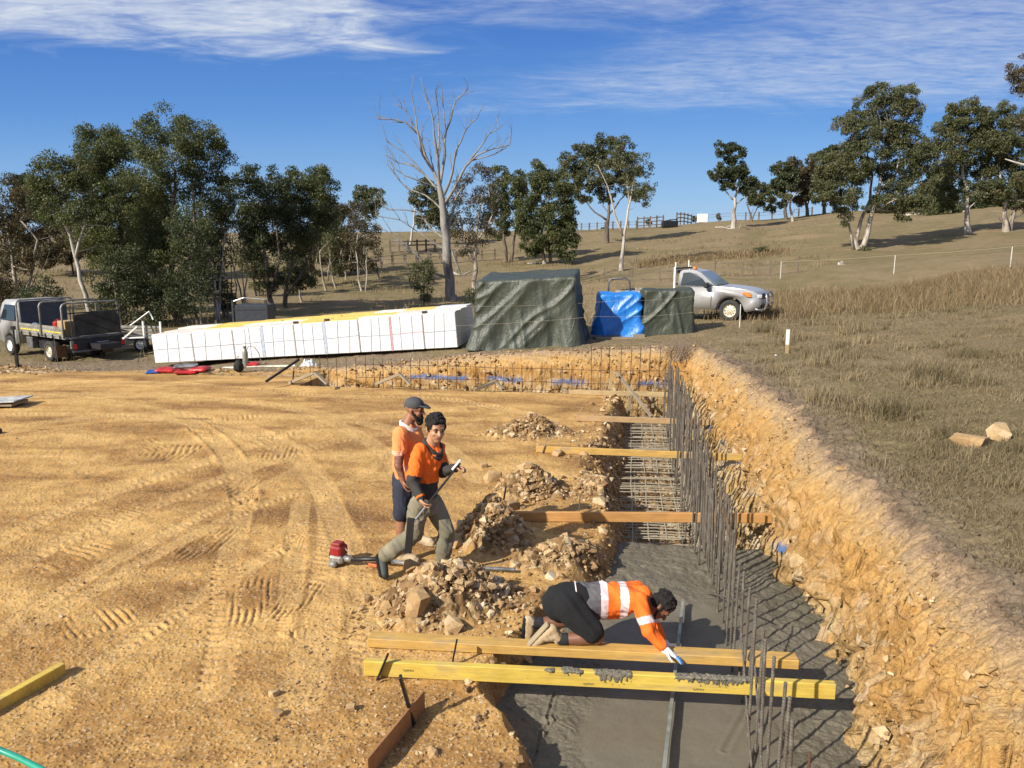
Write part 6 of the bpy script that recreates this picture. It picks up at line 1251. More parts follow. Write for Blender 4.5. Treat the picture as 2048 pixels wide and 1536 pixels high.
# ------------------------------------------------------------------ people
def blob(name, prims, mats, parent, vox=.007, paint=None, smooth=3, disp=None, holes=None):
    bm = bmesh.new()
    for pr in prims:
        if pr[0] == 'c':
            _, a, b, r0, r1 = pr; a, b = Vector(a), Vector(b); L = (b-a).length; n = max(2, int(L/max(.012, min(r0, r1)*.5)))
            d = (b-a).normalized() if L > 1e-6 else Vector((0,0,1)); q = d.to_track_quat('Z', 'Y').to_matrix().to_4x4()
            rings = []
            prof = [(0, -r0)]+[(r0*math.sin(t), -r0*math.cos(t)) for t in np.linspace(.3, math.pi/2, 5)]+[(r0+(r1-r0)*k/n, L*k/n) for k in range(1, n)]+[(r1*math.cos(t), L+r1*math.sin(t)) for t in np.linspace(0, math.pi/2-.3, 5)]+[(0, L+r1)]
            seg = 16; V = []
            for i, (r, z) in enumerate(prof): V.append([bm.verts.new(q @ Vector((r*math.cos(2*math.pi*k/seg), r*math.sin(2*math.pi*k/seg), z))+a) for k in range(seg)] if 0 < i < len(prof)-1 else [bm.verts.new(q @ Vector((0,0,z))+a)])
            for i in range(len(V)-1):
                A, B = V[i], V[i+1]
                for k in range(seg):
                    k2 = (k+1) % seg
                    if len(A) == 1: bm.faces.new((A[0], B[k2], B[k]))
                    elif len(B) == 1: bm.faces.new((A[k], A[k2], B[0]))
                    else: bm.faces.new((A[k], A[k2], B[k2], B[k]))
        else:
            _, c, rad, rot = pr; M = Matrix.Translation(Vector(c)) @ (rot.to_4x4() if rot is not None else Matrix.Identity(4)) @ Matrix.Diagonal((*rad, 1))
            bmesh.ops.create_icosphere(bm, subdivisions=3, radius=1, matrix=M)
    me = bpy.data.meshes.new(name+'_src'); bm.to_mesh(me); bm.free(); ob = bpy.data.objects.new('src', me); COL.objects.link(ob)
    m = ob.modifiers.new('r', 'REMESH'); m.mode = 'VOXEL'; m.voxel_size = vox
    if smooth: s = ob.modifiers.new('s', 'SMOOTH'); s.factor = .5; s.iterations = smooth
    dg = bpy.context.evaluated_depsgraph_get(); dg.update(); me2 = bpy.data.meshes.new_from_object(ob.evaluated_get(dg)); bpy.data.objects.remove(ob); bpy.data.meshes.remove(me); me2.name = name
    if disp:
        co = np.empty(len(me2.vertices)*3, dtype=np.float32); me2.vertices.foreach_get('co', co); co = co.reshape(-1, 3).astype(float); nn = np.empty(len(me2.vertices)*3, dtype=np.float32); me2.vertices.foreach_get('normal', nn); nn = nn.reshape(-1, 3)
        amp, sc, sd = disp; f = 1-np.abs(2.2*fbm(co[:,0]*sc+co[:,1]*sc*.6+co[:,2]*sc*.5, co[:,2]*sc*.8-co[:,1]*sc*.7+co[:,0]*sc*.3, 3, sd)); co += nn*(amp*(f-.6))[:, None]; me2.vertices.foreach_set('co', co.astype(np.float32).ravel()); me2.update()
    me2.materials.clear(); o = finish(name, me2, mats, parent, True)
    if paint:
        n = len(me2.polygons); cc = np.empty(n*3, dtype=np.float32); me2.polygons.foreach_get('center', cc); mi = paint(cc.reshape(-1, 3)); me2.polygons.foreach_set('material_index', np.asarray(mi, dtype=np.int32))
    return o
def skin_mat(name, c, tat=None):
    t = NT(name); n = t.noise(18, 4, t.coord('Object')); col = t.mix(t.ramp(n, [(.3, 0), (.7, .35)]), c, tuple(k*.72 for k in c)); t.base(col); t.set(Roughness=.5); t.b.inputs['Subsurface Weight'].default_value = .05; return t.m
SK_A = skin_mat('brown_skin', (.30,.135,.075)); SK_B = skin_mat('warm_skin', (.46,.25,.145)); SK_C = skin_mat('deep_brown_skin', (.20,.085,.045)); TAT = simple('tattooed_skin', (.17,.085,.058), .5, 0, .35, 26)
def cloth(name, c, bsc=11, st=1.0, rough=.85, dirt=None, da=.3): return simple(name, c, rough, 0, .07, 5, st, bsc, dirt, da)
C_POLO = cloth('faded_orange_cotton', (.78,.26,.085)); C_PALE = cloth('pale_trim', (.78,.55,.42)); C_HIVIS = cloth('hi_vis_orange', (.90,.155,.012)); C_DGREY = cloth('dark_grey_cotton', (.035,.033,.030)); C_GREY = cloth('mid_grey_cotton', (.10,.095,.10)); C_TROUS = cloth('dusty_olive_trousers', (.165,.15,.10), 12, .6, .9, (.36,.31,.21), .7)
C_NAVY = cloth('navy_shorts', (.018,.022,.040)); C_BLACK = cloth('black_shorts', (.007,.007,.008), rough=.95); C_BAND = simple('reflective_band', (.70,.58,.58), .4, .1, .05); C_BOOTD = cloth('dark_boot_leather', (.055,.065,.062), 20, .4, .6); C_BOOTT = cloth('tan_suede', (.42,.30,.17), 22, .5, .85, (.62,.55,.42), .5); C_SOLE = cloth('boot_sole', (.30,.24,.15)); C_SOCK = cloth('black_sock', (.015,.015,.017)); HAIR = simple('black_hair', (.008,.006,.005), .9, 0, .2, 40, .3, 60); C_CAP = cloth('dark_grey_cap', (.060,.062,.065)); G_WHITE = cloth('glove_knit', (.72,.72,.68)); G_BLUE = cloth('blue_glove_palm', (.16,.36,.68)); EYE = simple('eye_dark', (.012,.008,.006), .2); LIP = simple('lip_skin', (.30,.12,.09), .5); C_WHITE = cloth('white_collar', (.72,.64,.58))
def frame(f, up):
    f = Vector(f).normalized(); s = f.cross(Vector(up)).normalized(); u = s.cross(f); return f, s, u     # forward, right, up
def head(c, fwd, up, s=1.0, neck=None, beard=False):
    f, r, u = frame(fwd, up); c = Vector(c); M = Matrix((f, r, u)).transposed(); L = lambda a, b, d: c+(f*a+r*b+u*d)*s
    pr = [('e', L(-.008,0,.035), (.098*s,.078*s,.092*s), M), ('e', L(.022,0,-.035), (.074*s,.064*s,.088*s), M), ('e', L(.050,0,-.092), (.036*s,.036*s,.028*s), M), ('c', L(.088,0,.006), L(.112,0,-.028), .010*s, .015*s), ('c', L(.070,-.035,.022), L(.070,.035,.022), .020*s, .020*s),
          ('c', L(.075,-.016,-.060), L(.075,.016,-.060), .015*s, .015*s), ('e', L(.060,-.040,-.030), (.025*s,.022*s,.022*s), M), ('e', L(.060,.040,-.030), (.025*s,.022*s,.022*s), M)]
    for k in (-1, 1): pr += [('e', L(-.008,k*.080,-.015), (.017*s,.009*s,.030*s), M), ('e', L(-.014,k*.084,-.002), (.015*s,.008*s,.015*s), M)]
    if neck is not None: pr.append(('c', L(-.025,0,-.06), neck, .054*s, .064*s))
    return pr, L, M
def face(parent, L, M, s=1.0, lip=LIP):
    for k in (-1, 1):
        MBe = MB().lathe([(0,-.0065*s),(.009*s,-.003*s),(.011*s,.002*s),(0,.006*s)], Matrix.Translation(L(.087,k*.031,.003)) @ M.to_4x4() @ Matrix.Rotation(R(90), 4, 'Y'), 12); MBe.build('eye', EYE, parent, True)
        MB().tube([L(.092,k*.014,.022), L(.094,k*.030,.028), L(.082,k*.050,.022)], [.0035*s,.0048*s,.003*s], 6).build('eyebrow', HAIR, parent, True)
    MB().tube([L(.082,-.024,-.060), L(.092,0,-.057), L(.082,.024,-.060)], [.004*s,.007*s,.004*s], 8).build('mouth', lip, parent, True)
def hand(w, d, n, curl=.5, s=1.0, side=1, rad=.0085):
    """w wrist, d direction of fingers, n palm normal; side = which way thumb points along d x n"""
    w = Vector(w); d = Vector(d).normalized(); n = (Vector(n)-d*d.dot(Vector(n))).normalized(); x = d.cross(n)*side; pr = []
    M = Matrix((d, x, n)).transposed(); pr += [('e', w+d*.045*s, (.050*s,.040*s,.017*s), M), ('c', w-d*.015*s, w+d*.03*s, .026*s, .024*s)]
    for i, (o, ln) in enumerate([(.030,.070), (.011,.080), (-.009,.074), (-.028,.058)]):
        p = w+d*.082*s+x*o*s; dd = (d+x*o*1.6).normalized(); a = 0; q = [p-dd*.02*s, p]
        for k, fr in enumerate((.45, .32, .23)):
            a += curl*(.7 if k == 0 else 1.0); dr = dd*math.cos(a)+n*math.sin(a); q.append(q[-1]+dr*ln*fr*s)
        for k in range(len(q)-1): pr.append(('c', q[k], q[k+1], rad*s*(1.1-.08*k), rad*s*(1.02-.08*k)))
    p = w+d*.02*s+x*.030*s; t1 = p+(x*.9+d*.7+n*.35).normalized()*.034*s; t2 = t1+(x*.25+d*.9+n*.5).normalized()*.030*s; t3 = t2+(d*.9+n*.7*(.4+curl)).normalized()*.024*s
    pr += [('c', p, t1, .014*s, .012*s), ('c', t1, t2, .011*s, .010*s), ('c', t2, t3, .0095*s, .008*s)]; return pr
def boot(ankle, toe, up, s=1.0, w=.046):
    """returns (upper prims, sole prims); toe = toe point at sole level"""
    a, t = Vector(ankle), Vector(toe); u = Vector(up).normalized(); f = (t-a); f = (f-u*f.dot(u)).normalized(); h = (a-t).dot(u); heel = a-f*.045*s-u*(h-.02)
    tt = t+u*.03
    upp = [('c', a+u*.03, a-u*(h-.06), .052*s, .050*s), ('c', heel+u*.03, heel+u*.05, .042*s, .044*s), ('c', a-u*(h-.055), tt-f*.06+u*.015, .050*s, .046*s), ('c', tt-f*.07, tt-f*.03, .046*s, .038*s)]
    M = Matrix((f, f.cross(u), u)).transposed(); mid = (heel+t)/2-u*.0; sole = [('e', heel+f*.03+u*.0, (.07*s,.044*s,.022*s), M), ('e', t-f*.07+u*.012, (.085*s,.05*s,.020*s), M), ('c', heel+f*.02, t-f*.05+u*.01, .024*s, .024*s), ('c', heel+f*.02+f.cross(u)*.015, t-f*.05+f.cross(u)*.02+u*.01, .022*s, .022*s), ('c', heel+f*.02-f.cross(u)*.015, t-f*.05-f.cross(u)*.02+u*.01, .022*s, .022*s)]
    return upp, sole
UP = Vector((0,0,1))
# ---- person A: bearded man, standing in profile
def ring(rt, c, f, mat, r, tr, drop=.07):
    s = f.cross(UP).normalized(); f = s.cross(UP)*-1 if False else f; pr = []; n = 18; P_ = []
    for k in range(n+1):
        a = 2*math.pi*k/n; P_.append(c+f*(math.cos(a)*r*1.05+.012)+s*math.sin(a)*r+UP*(.022-.5*drop*(1+math.cos(a))**2*.5))
    for k in range(n): pr.append(('c', P_[k], P_[k+1], tr*.62, tr*.62)); pr.append(('c', P_[k]-UP*tr, P_[k+1]-UP*tr, tr*.62, tr*.62))
    return blob('collar', pr, mat, rt, .006, None, 2)
def tufts(L, n, seed, lo=-.02, ln=.030):
    r = random.Random(seed); out = []
    for _ in range(n):
        a = r.uniform(0, 6.28); e = r.uniform(lo, 1.3); x = -.020+.104*math.cos(a)*math.cos(e); y = .089*math.sin(a)*math.cos(e); z = .045+.092*math.sin(e)
        if x > .045 and z < .07: continue
        if x > .0 and z < .01: continue
        k = r.uniform(.9, 1.05); p = L(x*k, y*k, z*k); q = L(x*1.02+r.uniform(-.03, .01), y*1.04+r.uniform(-.015, .015), z*1.01+r.uniform(-ln, 0)); out.append(('c', p, q, r.uniform(.010, .014), .006))
    return out
def person_a():
    g = W(812, 1121, D=8.35); g.z = ground(g.x, g.y); rt = thing('person', 'bearded man in a dark cap, faded orange polo and navy shorts, standing in profile', 'person', g)
    Q = lambda x, y, D: W(x, y, D=D)-g
    hd = Q(829, 819, 8.5); fw = (1, -.25, -.12); neck = Q(815, 850, 8.5)
    hp_, L, M = head(hd, fw, (0.05,0,1), 1.08, neck)
    nl, fl = Q(806, 972, 8.40), Q(822, 968, 8.62); kn, kf = Q(803, 1034, 8.34), Q(828, 1022, 8.78); an, af = Q(802, 1101, 8.33), Q(839, 1068, 8.90)
    sn, sf = Q(801, 868, 8.30), Q(830, 860, 8.75); en, ef = Q(797, 931, 8.22), Q(845, 920, 8.85); wn, wf = Q(806, 962, 8.20), Q(852, 955, 8.75)
    hn = hand(wn, (.25,-.1,-1), (.9,.3,.2), .55, 1.0, 1); hf = hand(wf, (.4,-.3,-.9), (0,-1,0), .5, 1, -1)
    body = hp_+hn+hf+[('c', kn+UP*.12, kn, .070, .060), ('c', kn, kn.lerp(an, .35), .058, .066), ('c', kn.lerp(an, .35), an, .066, .040), ('c', kf+UP*.12, kf, .068, .058), ('c', kf, kf.lerp(af, .35), .058, .064), ('c', kf.lerp(af, .35), af, .064, .040),
        ('c', sn, en, .062, .050), ('c', en, wn, .050, .032), ('c', sf, ef, .060, .048), ('c', ef, wf, .048, .032), ('c', neck-UP*.10, neck-UP*.25, .09, .11), ('c', nl, kn, .085, .07), ('c', fl, kf, .085, .07), ('c', neck-UP*.25, (nl+fl)/2, .13, .13)]
    tat = lambda c: np.where((c[:,2] < sn.z-.06) & (c[:,2] > wn.z+.05) & (c[:,0] < sn.x+.09) & (np.abs(c[:,2]-en.z) < .30) & (c[:,1] < sn.y+.12), 1, 0)
    blob('body', body, [SK_A, TAT], rt, .0065, tat, 2)
    face(rt, L, M, 1.08)
    be = [('e', L(.062,0,-.085), (.050,.056,.050), M), ('e', L(.070,0,-.12), (.040,.044,.045), M), ('c', L(.02,-.068,-.035), L(.055,-.045,-.08), .016, .024), ('c', L(.02,.068,-.035), L(.055,.045,-.08), .016, .024), ('c', L(.09,-.02,-.042), L(.09,.02,-.042), .008, .008)]
    blob('beard', be, HAIR, rt, .006, None, 2, (.004, 40, 5))
    cp = [('e', L(-.008,0,.058), (.112,.094,.085), M), ('c', L(-.085,0,.03), L(-.02,0,.06), .04, .05)]
    cap = blob('cap', cp, C_CAP, rt, .006, None, 3); 
    MB().poly([L(.07,-.075,.058), L(.12,-.07,.05), L(.165,-.035,.038), L(.175,0,.035), L(.165,.035,.038), L(.12,.07,.05), L(.07,.075,.058)], .008, M @ Vector((0,0,1))).build('cap_brim', C_CAP, cap, True, .003, 1)
    MB().tube([L(.075,-.055,.085), L(.082,-.045,.090), L(.083,-.035,.084)], .004, 6).build('cap_badge', C_WHITE, cap)
    ch = (sn+sf)/2-UP*.10; ab = (nl+fl)/2+UP*.22; f_ = Vector(fw).normalized()
    shirt = [('c', sn+UP*.0, ch+(sn-sf)*.10, .085, .15), ('c', sf, ch+(sf-sn)*.1, .085, .15), ('c', ch+f_*.03, ab+f_*.055, .165, .175), ('c', ch-f_*.01, ab, .16, .16), ('c', ab+f_*.03, (nl+fl)/2+UP*.06+f_*.02, .175, .165), ('c', neck-UP*.03, neck-UP*.09, .085, .14),
        ('c', sn, sn.lerp(en, .50), .086, .082), ('c', sf, sf.lerp(ef, .5), .085, .08)]
    hem = (nl+fl)/2+UP*.03; sl = sn.lerp(en, .40).z
    def ps(c):
        m = np.zeros(len(c), int); arm = (c[:,0] < sn.x+.07) & (c[:,1] < sn.y+.03) & (c[:,2] < sl); m[arm & (c[:,2] < sl-.05)] = 1; m[arm & (np.abs(c[:,2]-(sl-.035)) < .006)] = 1; return m
    blob('polo_shirt', shirt, [C_POLO, C_PALE], rt, .008, ps, 3, (.018, 8, 3))
    ring(rt, neck+UP*.01, f_, C_WHITE, .086, .026)
    sh = [('c', (nl+fl)/2+UP*.08, (nl+fl)/2, .17, .17), ('c', nl, kn.lerp(nl, .12), .118, .108), ('c', fl, kf.lerp(fl, .12), .115, .105)]
    blob('shorts', sh, C_NAVY, rt, .008, None, 3, (.012, 8, 9))
    for a, tx, ty, TD in ((an, 838, 1119, 8.30), (af, 868, 1086, 8.78)):
        t_ = Q(tx, ty, TD); t_.z = -.0; up_, so_ = boot(a, t_, (0,0,1), 1.05); bo = blob('boot', up_, C_BOOTT, rt, .007); blob('sole', so_, C_SOLE, bo, .007)
        blob('sock', [('c', a+UP*.08, a, .044, .044)], C_GREY, rt, .008)
person_a()
# ---- person B: young man walking with a bar
def person_b():
    g = W(885, 1131, D=8.10); g.z = ground(g.x, g.y); rt = thing('person', 'black haired young man in hi vis orange and olive trousers walking with a long tool', 'person', g)
    Q = lambda x, y, D: W(x, y, D=D)-g
    hd = Q(872, 857, 7.98); neck = Q(864, 888, 8.05); fw = Vector((.40, -.90, -.14)); hp_, L, M = head(hd, fw, (.04,0,1), 1.16, neck)
    sn, sf = Q(839, 900, 7.92), Q(880, 896, 8.20); en, ef = Q(825, 962, 7.82), Q(886, 942, 8.12); wn, wf = Q(842, 1000, 7.70), Q(912, 936, 7.86)
    pv = Q(851, 1002, 8.02); hn_, hf_ = Q(838, 1008, 7.94), Q(864, 1006, 8.14); kn, kf = Q(826, 1070, 7.94), Q(893, 1062, 8.06); an, af = Q(771, 1111, 7.90), Q(885, 1116, 8.06)
    top, bot = Q(918, 929, 7.82), Q(848, 1013, 7.66); td = (bot-top).normalized()
    h1 = hand(wn, (.55,-.15,-.8), (.7,.2,.55), .95, 1, 1); h2 = hand(wf, (.8,-.3,.1), (.1,-.5,-.9), .95, 1, -1)
    body = hp_+h1+h2+[('c', sn, en, .055, .045), ('c', en, wn, .044, .028), ('c', sf, ef, .055, .045), ('c', ef, wf, .044, .028), ('c', neck-UP*.10, pv, .08, .10), ('c', hn_, kn, .08, .055), ('c', kn, an, .055, .038), ('c', hf_, kf, .08, .055), ('c', kf, af, .055, .038)]
    blob('body', body, SK_B, rt, .0065, None, 2); face(rt, L, M, 1.16)
    hr = [('e', L(-.020,0,.058), (.105,.092,.088), M), ('e', L(-.055,0,.0), (.072,.086,.085), M), ('c', L(.060,-.05,.078), L(.070,.035,.085), .022, .026), ('c', L(.045,.06,.06), L(.04,.072,.02), .018, .012), ('c', L(.045,-.06,.06), L(.04,-.072,.02), .018, .012), ('c', L(.01,-.082,.03), L(.015,-.083,-.005), .018, .010), ('c', L(.01,.082,.03), L(.015,.083,-.005), .018, .010), ('e', L(-.03,-.02,.125), (.055,.05,.028), M)]+tufts(L, 150, 3)
    blob('hair', hr, HAIR, rt, .006, None, 3, (.006, 36, 7))
    f_ = Vector((.75,-.65,0)).normalized(); ch = (sn+sf)/2-UP*.12; wa = pv+UP*.10
    shirt = [('c', sn, ch+(sn-sf)*.12, .070, .125), ('c', sf, ch+(sf-sn)*.12, .070, .125), ('c', ch, wa, .135, .125), ('c', ch+(sn-sf)*.18, wa+(sn-sf)*.15, .115, .11), ('c', wa, pv-UP*.02, .130, .135), ('c', neck-UP*.02, neck-UP*.09, .080, .12),
       ('c', sn, en, .076, .075), ('c', en, wn.lerp(en, .12), .070, .048), ('c', sf, ef, .074, .072), ('c', ef, wf.lerp(ef, .12), .066, .048)]
    zt = pv.z+.24
    def ps(c):
        m = np.zeros(len(c), int); t = (c-np.array(en))@np.array((wn-en).normalized()); near = np.linalg.norm(c-np.array(en)-np.outer(np.clip(t, 0, .3), np.array((wn-en).normalized())), axis=1) < .095
        m[(c[:,2] < zt-.10*np.clip((c[:,0]-pv.x)*1.0, -.3, .1)) & ~near] = 1; m[near & (t > -.06)] = 1; t2 = (c-np.array(ef))@np.array((wf-ef).normalized()); nf = np.linalg.norm(c-np.array(ef)-np.outer(np.clip(t2, 0, .3), np.array((wf-ef).normalized())), axis=1) < .09; m[nf & (t2 > -.02)] = 1
        m[(c[:,2] < pv.z+.035) & ~near & ~nf & (c[:,0] < pv.x+.0)] = 0; L_ = (wn-en).length; m[near & (t > L_*.80) & (t < L_*.88)] = 0
        return m
    blob('work_shirt', shirt, [C_HIVIS, C_DGREY], rt, .008, ps, 3, (.022, 8, 13))
    ring(rt, neck+UP*.015, f_, C_DGREY, .088, .040, .14)
    tr = [('c', pv+UP*.05, pv-UP*.03, .135, .15), ('c', hn_, kn, .112, .098), ('c', kn, an.lerp(kn, .05), .096, .086), ('c', hf_, kf, .115, .098), ('c', kf, af.lerp(kf, .05), .098, .088)]
    blob('trousers', tr, C_TROUS, rt, .008, None, 3, (.022, 7, 19))
    t_ = Q(771, 1158, 7.84); upd = (an-t_).normalized(); 
    ft = [('c', an+Vector((.02,0,.03)), an+Vector((-.03,0,-.02)), .056, .056), ('c', an+Vector((-.035,0,-.015)), t_+Vector((-.01,0,.06)), .052, .047), ('c', t_+Vector((-.01,0,.06)), t_+Vector((.005,0,.035)), .047, .036)]
    so = [('c', an+Vector((-.09,0,-.01)), t_+Vector((-.045,0,.05)), .022, .022), ('c', an+Vector((-.09,.02,-.01)), t_+Vector((-.045,.025,.05)), .022, .022), ('c', an+Vector((-.09,-.02,-.01)), t_+Vector((-.045,-.025,.05)), .022, .022), ('c', t_+Vector((-.04,-.02,.05)), t_+Vector((0,-.02,.018)), .02, .018), ('c', t_+Vector((-.04,.02,.05)), t_+Vector((0,.02,.018)), .02, .018)]
    b1_ = blob('boot', ft, C_BOOTD, rt, .007); blob('sole', so, C_BLACK, b1_, .007)
    t2_ = Q(905, 1133, 7.95); t2_.z = .0; u_, s_ = boot(af, t2_, (0,0,1), 1.05); b2__ = blob('boot', u_, C_BOOTD, rt, .007); blob('sole', s_, C_BLACK, b2__, .007)
    # the tool he holds
    tp = g+top-td*.02; tl = thing('screeding_tool', 'long dark metal screeding bar with white grip held by the young man', 'tool', tp)
    e = W(825, 1046, D=7.62)-tp; MB().beam(Vector((0,0,0)), e*.74, .030, .022, (1,0,0), 0, .003).build('shaft', M_BLACKSTEEL, tl); MB().beam(e*.74, e, .018, .05, (0,1,0), 0, .004).build('socket', M_CHR, tl)
    MB().beam(-td*.04+Vector((-.02,-.02,.01)), td*.10+Vector((-.02,-.02,.01)), .022, .045, (0,1,0), 0, .006).build('grip', G_WHITE, tl)
    f0, f1 = W(822, 1036, D=7.60)-tp, W(816, 1106, D=7.66)-tp; MB().beam(f0, f1, .075, .02, (0,1,0), 0, .003).build('blade', M_BLK, tl)
person_b()
# ---- person C: kneeling on the flat beam
def person_c():
    g = W(1200, 1300, D=6.33); g.z = .085; rt = thing('person', 'man in orange hi vis and black shorts kneeling on the flat beam, head down', 'person', g)
    Q = lambda x, y, D: W(x, y, D=D)-g
    hp_ = Q(1128, 1202, 6.55); hn_, hf_ = Q(1138, 1212, 6.44), Q(1132, 1194, 6.72); sn, sf = Q(1281, 1198, 6.38), Q(1276, 1180, 6.74); ch = Q(1245, 1196, 6.55)
    kn, kf = Q(1193, 1274, 6.32), Q(1150, 1240, 6.82); an, af = Q(1118, 1279, 6.33), Q(1066, 1247, 6.80)
    en, ef = Q(1297, 1262, 6.24), Q(1307, 1245, 6.62); wn, wf = Q(1328, 1298, 6.20), Q(1326, 1284, 6.52)
    neck = Q(1286, 1188, 6.55); hd = Q(1322, 1212, 6.48); fw = Vector((.42,-.30,-.85)); up = Vector((.85,-.1,.45)); pr, L, M = head(hd, fw, up, 1.02, neck)
    hn2 = [] 
    body = pr+[('c', neck, ch, .055, .07), ('c', hn_, kn, .10, .068), ('c', kn, kn.lerp(an, .45), .062, .064), ('c', kn.lerp(an, .45), an, .064, .042), ('c', hf_, kf, .10, .066), ('c', kf, kf.lerp(af, .4), .062, .064), ('c', kf.lerp(af, .4), af, .064, .042), ('c', ch, hp_, .09, .12), ('c', sn, en, .055, .046), ('c', en, wn, .045, .030), ('c', sf, ef, .055, .046), ('c', ef, wf, .045, .030)]
    blob('body', body, SK_C, rt, .0065, None, 2); face(rt, L, M, 1.02)
    hr = [('e', L(-.018,0,.052), (.104,.088,.086), M), ('e', L(-.055,0,-.005), (.068,.082,.085), M), ('c', L(.058,-.045,.080), L(.058,.045,.080), .020, .020), ('c', L(.0,-.080,.02), L(.015,-.078,-.045), .016, .008), ('c', L(.0,.080,.02), L(.015,.078,-.045), .016, .008)]+tufts(L, 130, 4, ln=.02)
    blob('hair', hr, HAIR, rt, .006, None, 3, (.006, 36, 8))
    blob('beard', [('e', L(.055,0,-.088), (.034,.042,.024), M), ('c', L(.015,-.066,-.04), L(.045,-.045,-.08), .010, .015), ('c', L(.015,.066,-.04), L(.045,.045,-.08), .010, .015)], HAIR, rt, .006)
    w0 = hp_.lerp(ch, .28)
    shirt = [('c', w0, ch, .165, .150), ('c', w0-UP*.03, ch-UP*.05, .15, .13), ('c', ch+(sn-sf)*.12, sn, .135, .082), ('c', ch+(sf-sn)*.12, sf, .135, .082), ('c', ch, neck, .13, .075), ('c', sn, en, .080, .072), ('c', en, wn.lerp(en, .22), .070, .050), ('c', sf, ef, .078, .070), ('c', ef, wf.lerp(ef, .22), .068, .050)]
    ax_ = (ch-hp_); ax_.z = 0; Lx = ax_.length; A = np.array(ax_.normalized()); H_ = np.array(hp_)
    def ps(c):
        t = (c-H_)@A/Lx; arm = np.zeros(len(c), bool)
        for s0, e0 in ((sn, en), (sf, ef)):
            d = np.array((e0-s0).normalized()); q = (c-np.array(s0))@d; dist = np.linalg.norm(c-np.array(s0)-np.outer(q, d), axis=1); arm |= (dist < .10) & (q > .10)
        m = np.where(t < .60, 1, 0); m = np.where((t > .60) & (t < .72), 2, m); m = np.where((t > .93) & (t < 1.06), 2, m); m = np.where(t > 1.06, 0, m); m = np.where(t < .22, 3, m)
        qz = (c-np.array(sn))@np.array((en-sn).normalized()); La = (en-sn).length; m2 = np.where((qz > La*.55) & (qz < La*.78), 2, 0); return np.where(arm | (c[:,2] < sn.z-.16) & (t > 1.1), m2, m)
    blob('work_shirt', shirt, [C_HIVIS, C_GREY, C_BAND, C_PALE], rt, .008, ps, 3, (.022, 8, 23))
    sh = [('c', hp_, w0, .165, .165), ('c', hp_.lerp(w0, .2)-UP*.02, hp_-Vector((.03,0,.02)), .17, .175), ('c', hn_, kn.lerp(hn_, .20), .150, .120), ('c', hf_, kf.lerp(hf_, .2), .145, .118)]
    blob('shorts', sh, C_BLACK, rt, .008, None, 3, (.012, 8, 29))
    MB().tube([w0+Vector((-.045,-.12,.12)), w0+Vector((-.05,-.05,.165)), w0+Vector((-.05,.03,.17))], .006, 6).build('waistband_print', C_WHITE, rt)
    for (k, a, hx, hy, tx, ty, D_) in ((0, an, 1097, 1250, 1060, 1290, 6.33), (1, af, 1053, 1238, 1047, 1280, 6.80)):
        hl, to = Q(hx, hy, D_), Q(tx, ty, D_); sd = (hl-to).normalized(); nrm = Vector((-.75,-.1,.45)).normalized() if k == 0 else Vector((-.9,-.1,.1)).normalized()
        upp = [('c', a, hl.lerp(a, .35), .050, .050), ('c', hl.lerp(a, .3), to+Vector((.045,0,.02)), .050, .044), ('c', a.lerp(hl, .3), to.lerp(hl, .4)+Vector((.05,0,0)), .05, .046), ('c', to+Vector((.045,0,.02)), to+Vector((.02,0,.02)), .044, .036)]
        y = Vector((0,.022,0)); sl = [('c', hl+nrm*.012-y, to+nrm*.012-y, .019, .019), ('c', hl+nrm*.012, to+nrm*.012, .020, .020), ('c', hl+nrm*.012+y, to+nrm*.012+y, .019, .019)]
        b_ = blob('boot', upp, C_BOOTT, rt, .007, None, 2, (.005, 20, 3)); blob('sole', sl, C_SOLE if k == 0 else C_BLACK, b_, .007)
        blob('sock', [('c', a.lerp(kn if k == 0 else kf, .02), a.lerp(kn if k == 0 else kf, .20), .052, .056)], C_SOCK, rt, .007)
    # gloved hands
    dn = (Q(1352, 1312, 6.14)-wn).normalized(); gh = hand(wn+dn*.02, dn, (-.2,-.2,-1), .22, 1.12, -1, .0105)
    fr = dn.cross(Vector((0,0,1)))
    def pg(c): 
        t = (c-np.array(wn))@np.array(dn); return np.where(t > .125, 1, 0)
    blob('glove', gh+[('c', wn-dn*.03, wn+dn*.03, .036, .034)], [G_WHITE, G_BLUE], rt, .0055, pg, 2)
    d2 = (Q(1350, 1300, 6.42)-wf).normalized(); blob('glove', hand(wf+d2*.02, d2, (-.2,-.2,-1), .25, 1.08, 1, .0105)+[('c', wf-d2*.03, wf+d2*.03, .036, .034)], [G_WHITE, G_BLUE], rt, .0055, lambda c: np.where((c-np.array(wf))@np.array(d2) > .12, 1, 0), 2)
person_c()

def splat(t0, t1, drip, label, seed):
    rt, a, b, w, h = beams[1]; L = (b-a).length; r = random.Random(seed); pr = []; x = (t0-.5)*L; xe = (t1-.5)*L; Lw = xe-x
    while x < xe:
        e = min(1, min(xe-x, Lw-(xe-x))/(Lw*.18)+.25); hgt = .012*e*r.uniform(.6, 1.4)
        pr.append(('e', (x, r.uniform(0, w*.7), h+.001), (r.uniform(.015, .035), r.uniform(.012, .03), max(.007, hgt)), None))
        dl = drip*e*r.uniform(.15, 1)**1.3; pr.append(('e', (x, -.001, h-dl*.45), (r.uniform(.008, .018), r.uniform(.006, .010), dl*.6+.008), None))
        if r.random() < .35: pr.append(('e', (x+r.uniform(-.03,.03), -.001, h-dl-r.uniform(0, .03)), (.006, .005, r.uniform(.005, .012)), None))
        x += r.uniform(.006, .014)
    o = blob('concrete_splatter', pr, M_SPLAT, rt, .0045, None, 1, (.006, 30, seed)); o['label'] = label
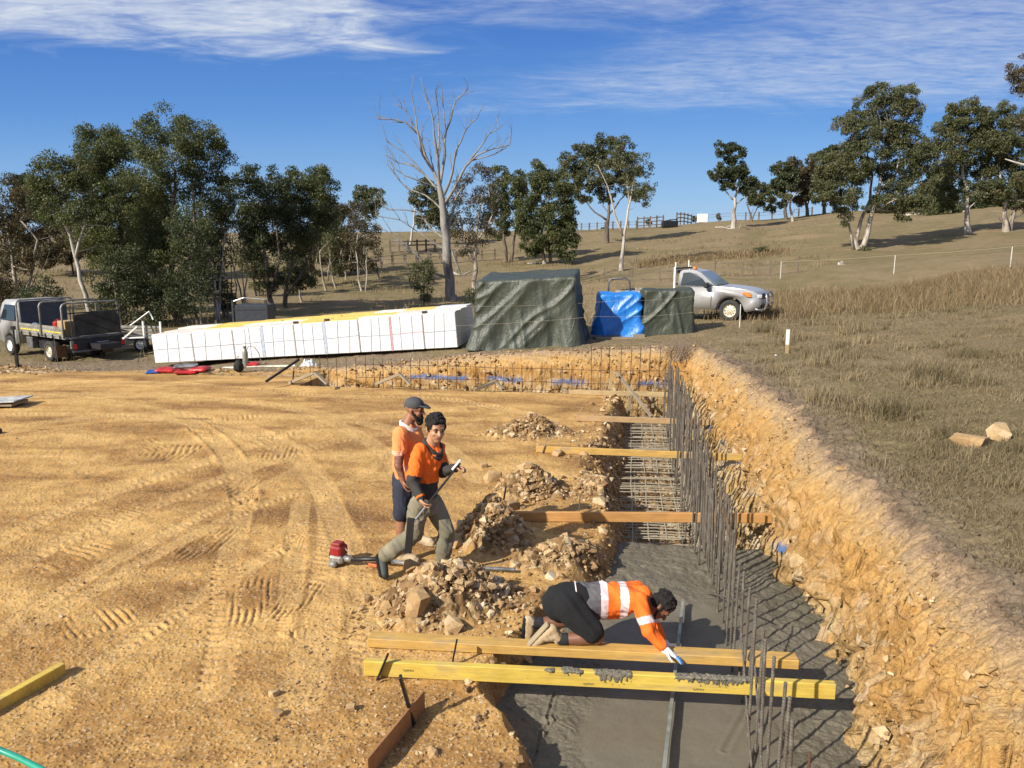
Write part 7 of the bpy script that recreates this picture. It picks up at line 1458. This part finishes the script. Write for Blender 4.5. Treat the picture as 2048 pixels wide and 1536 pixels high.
splat(.505, .58, .075, 'ragged grey dollop hanging over the beam face', 1); splat(.675, .83, .055, 'long grey smear on top of the beam', 2); splat(.435, .475, .02, 'small crusty grey lump', 3); splat(.40, .412, .012, 'tiny grey fleck', 4)
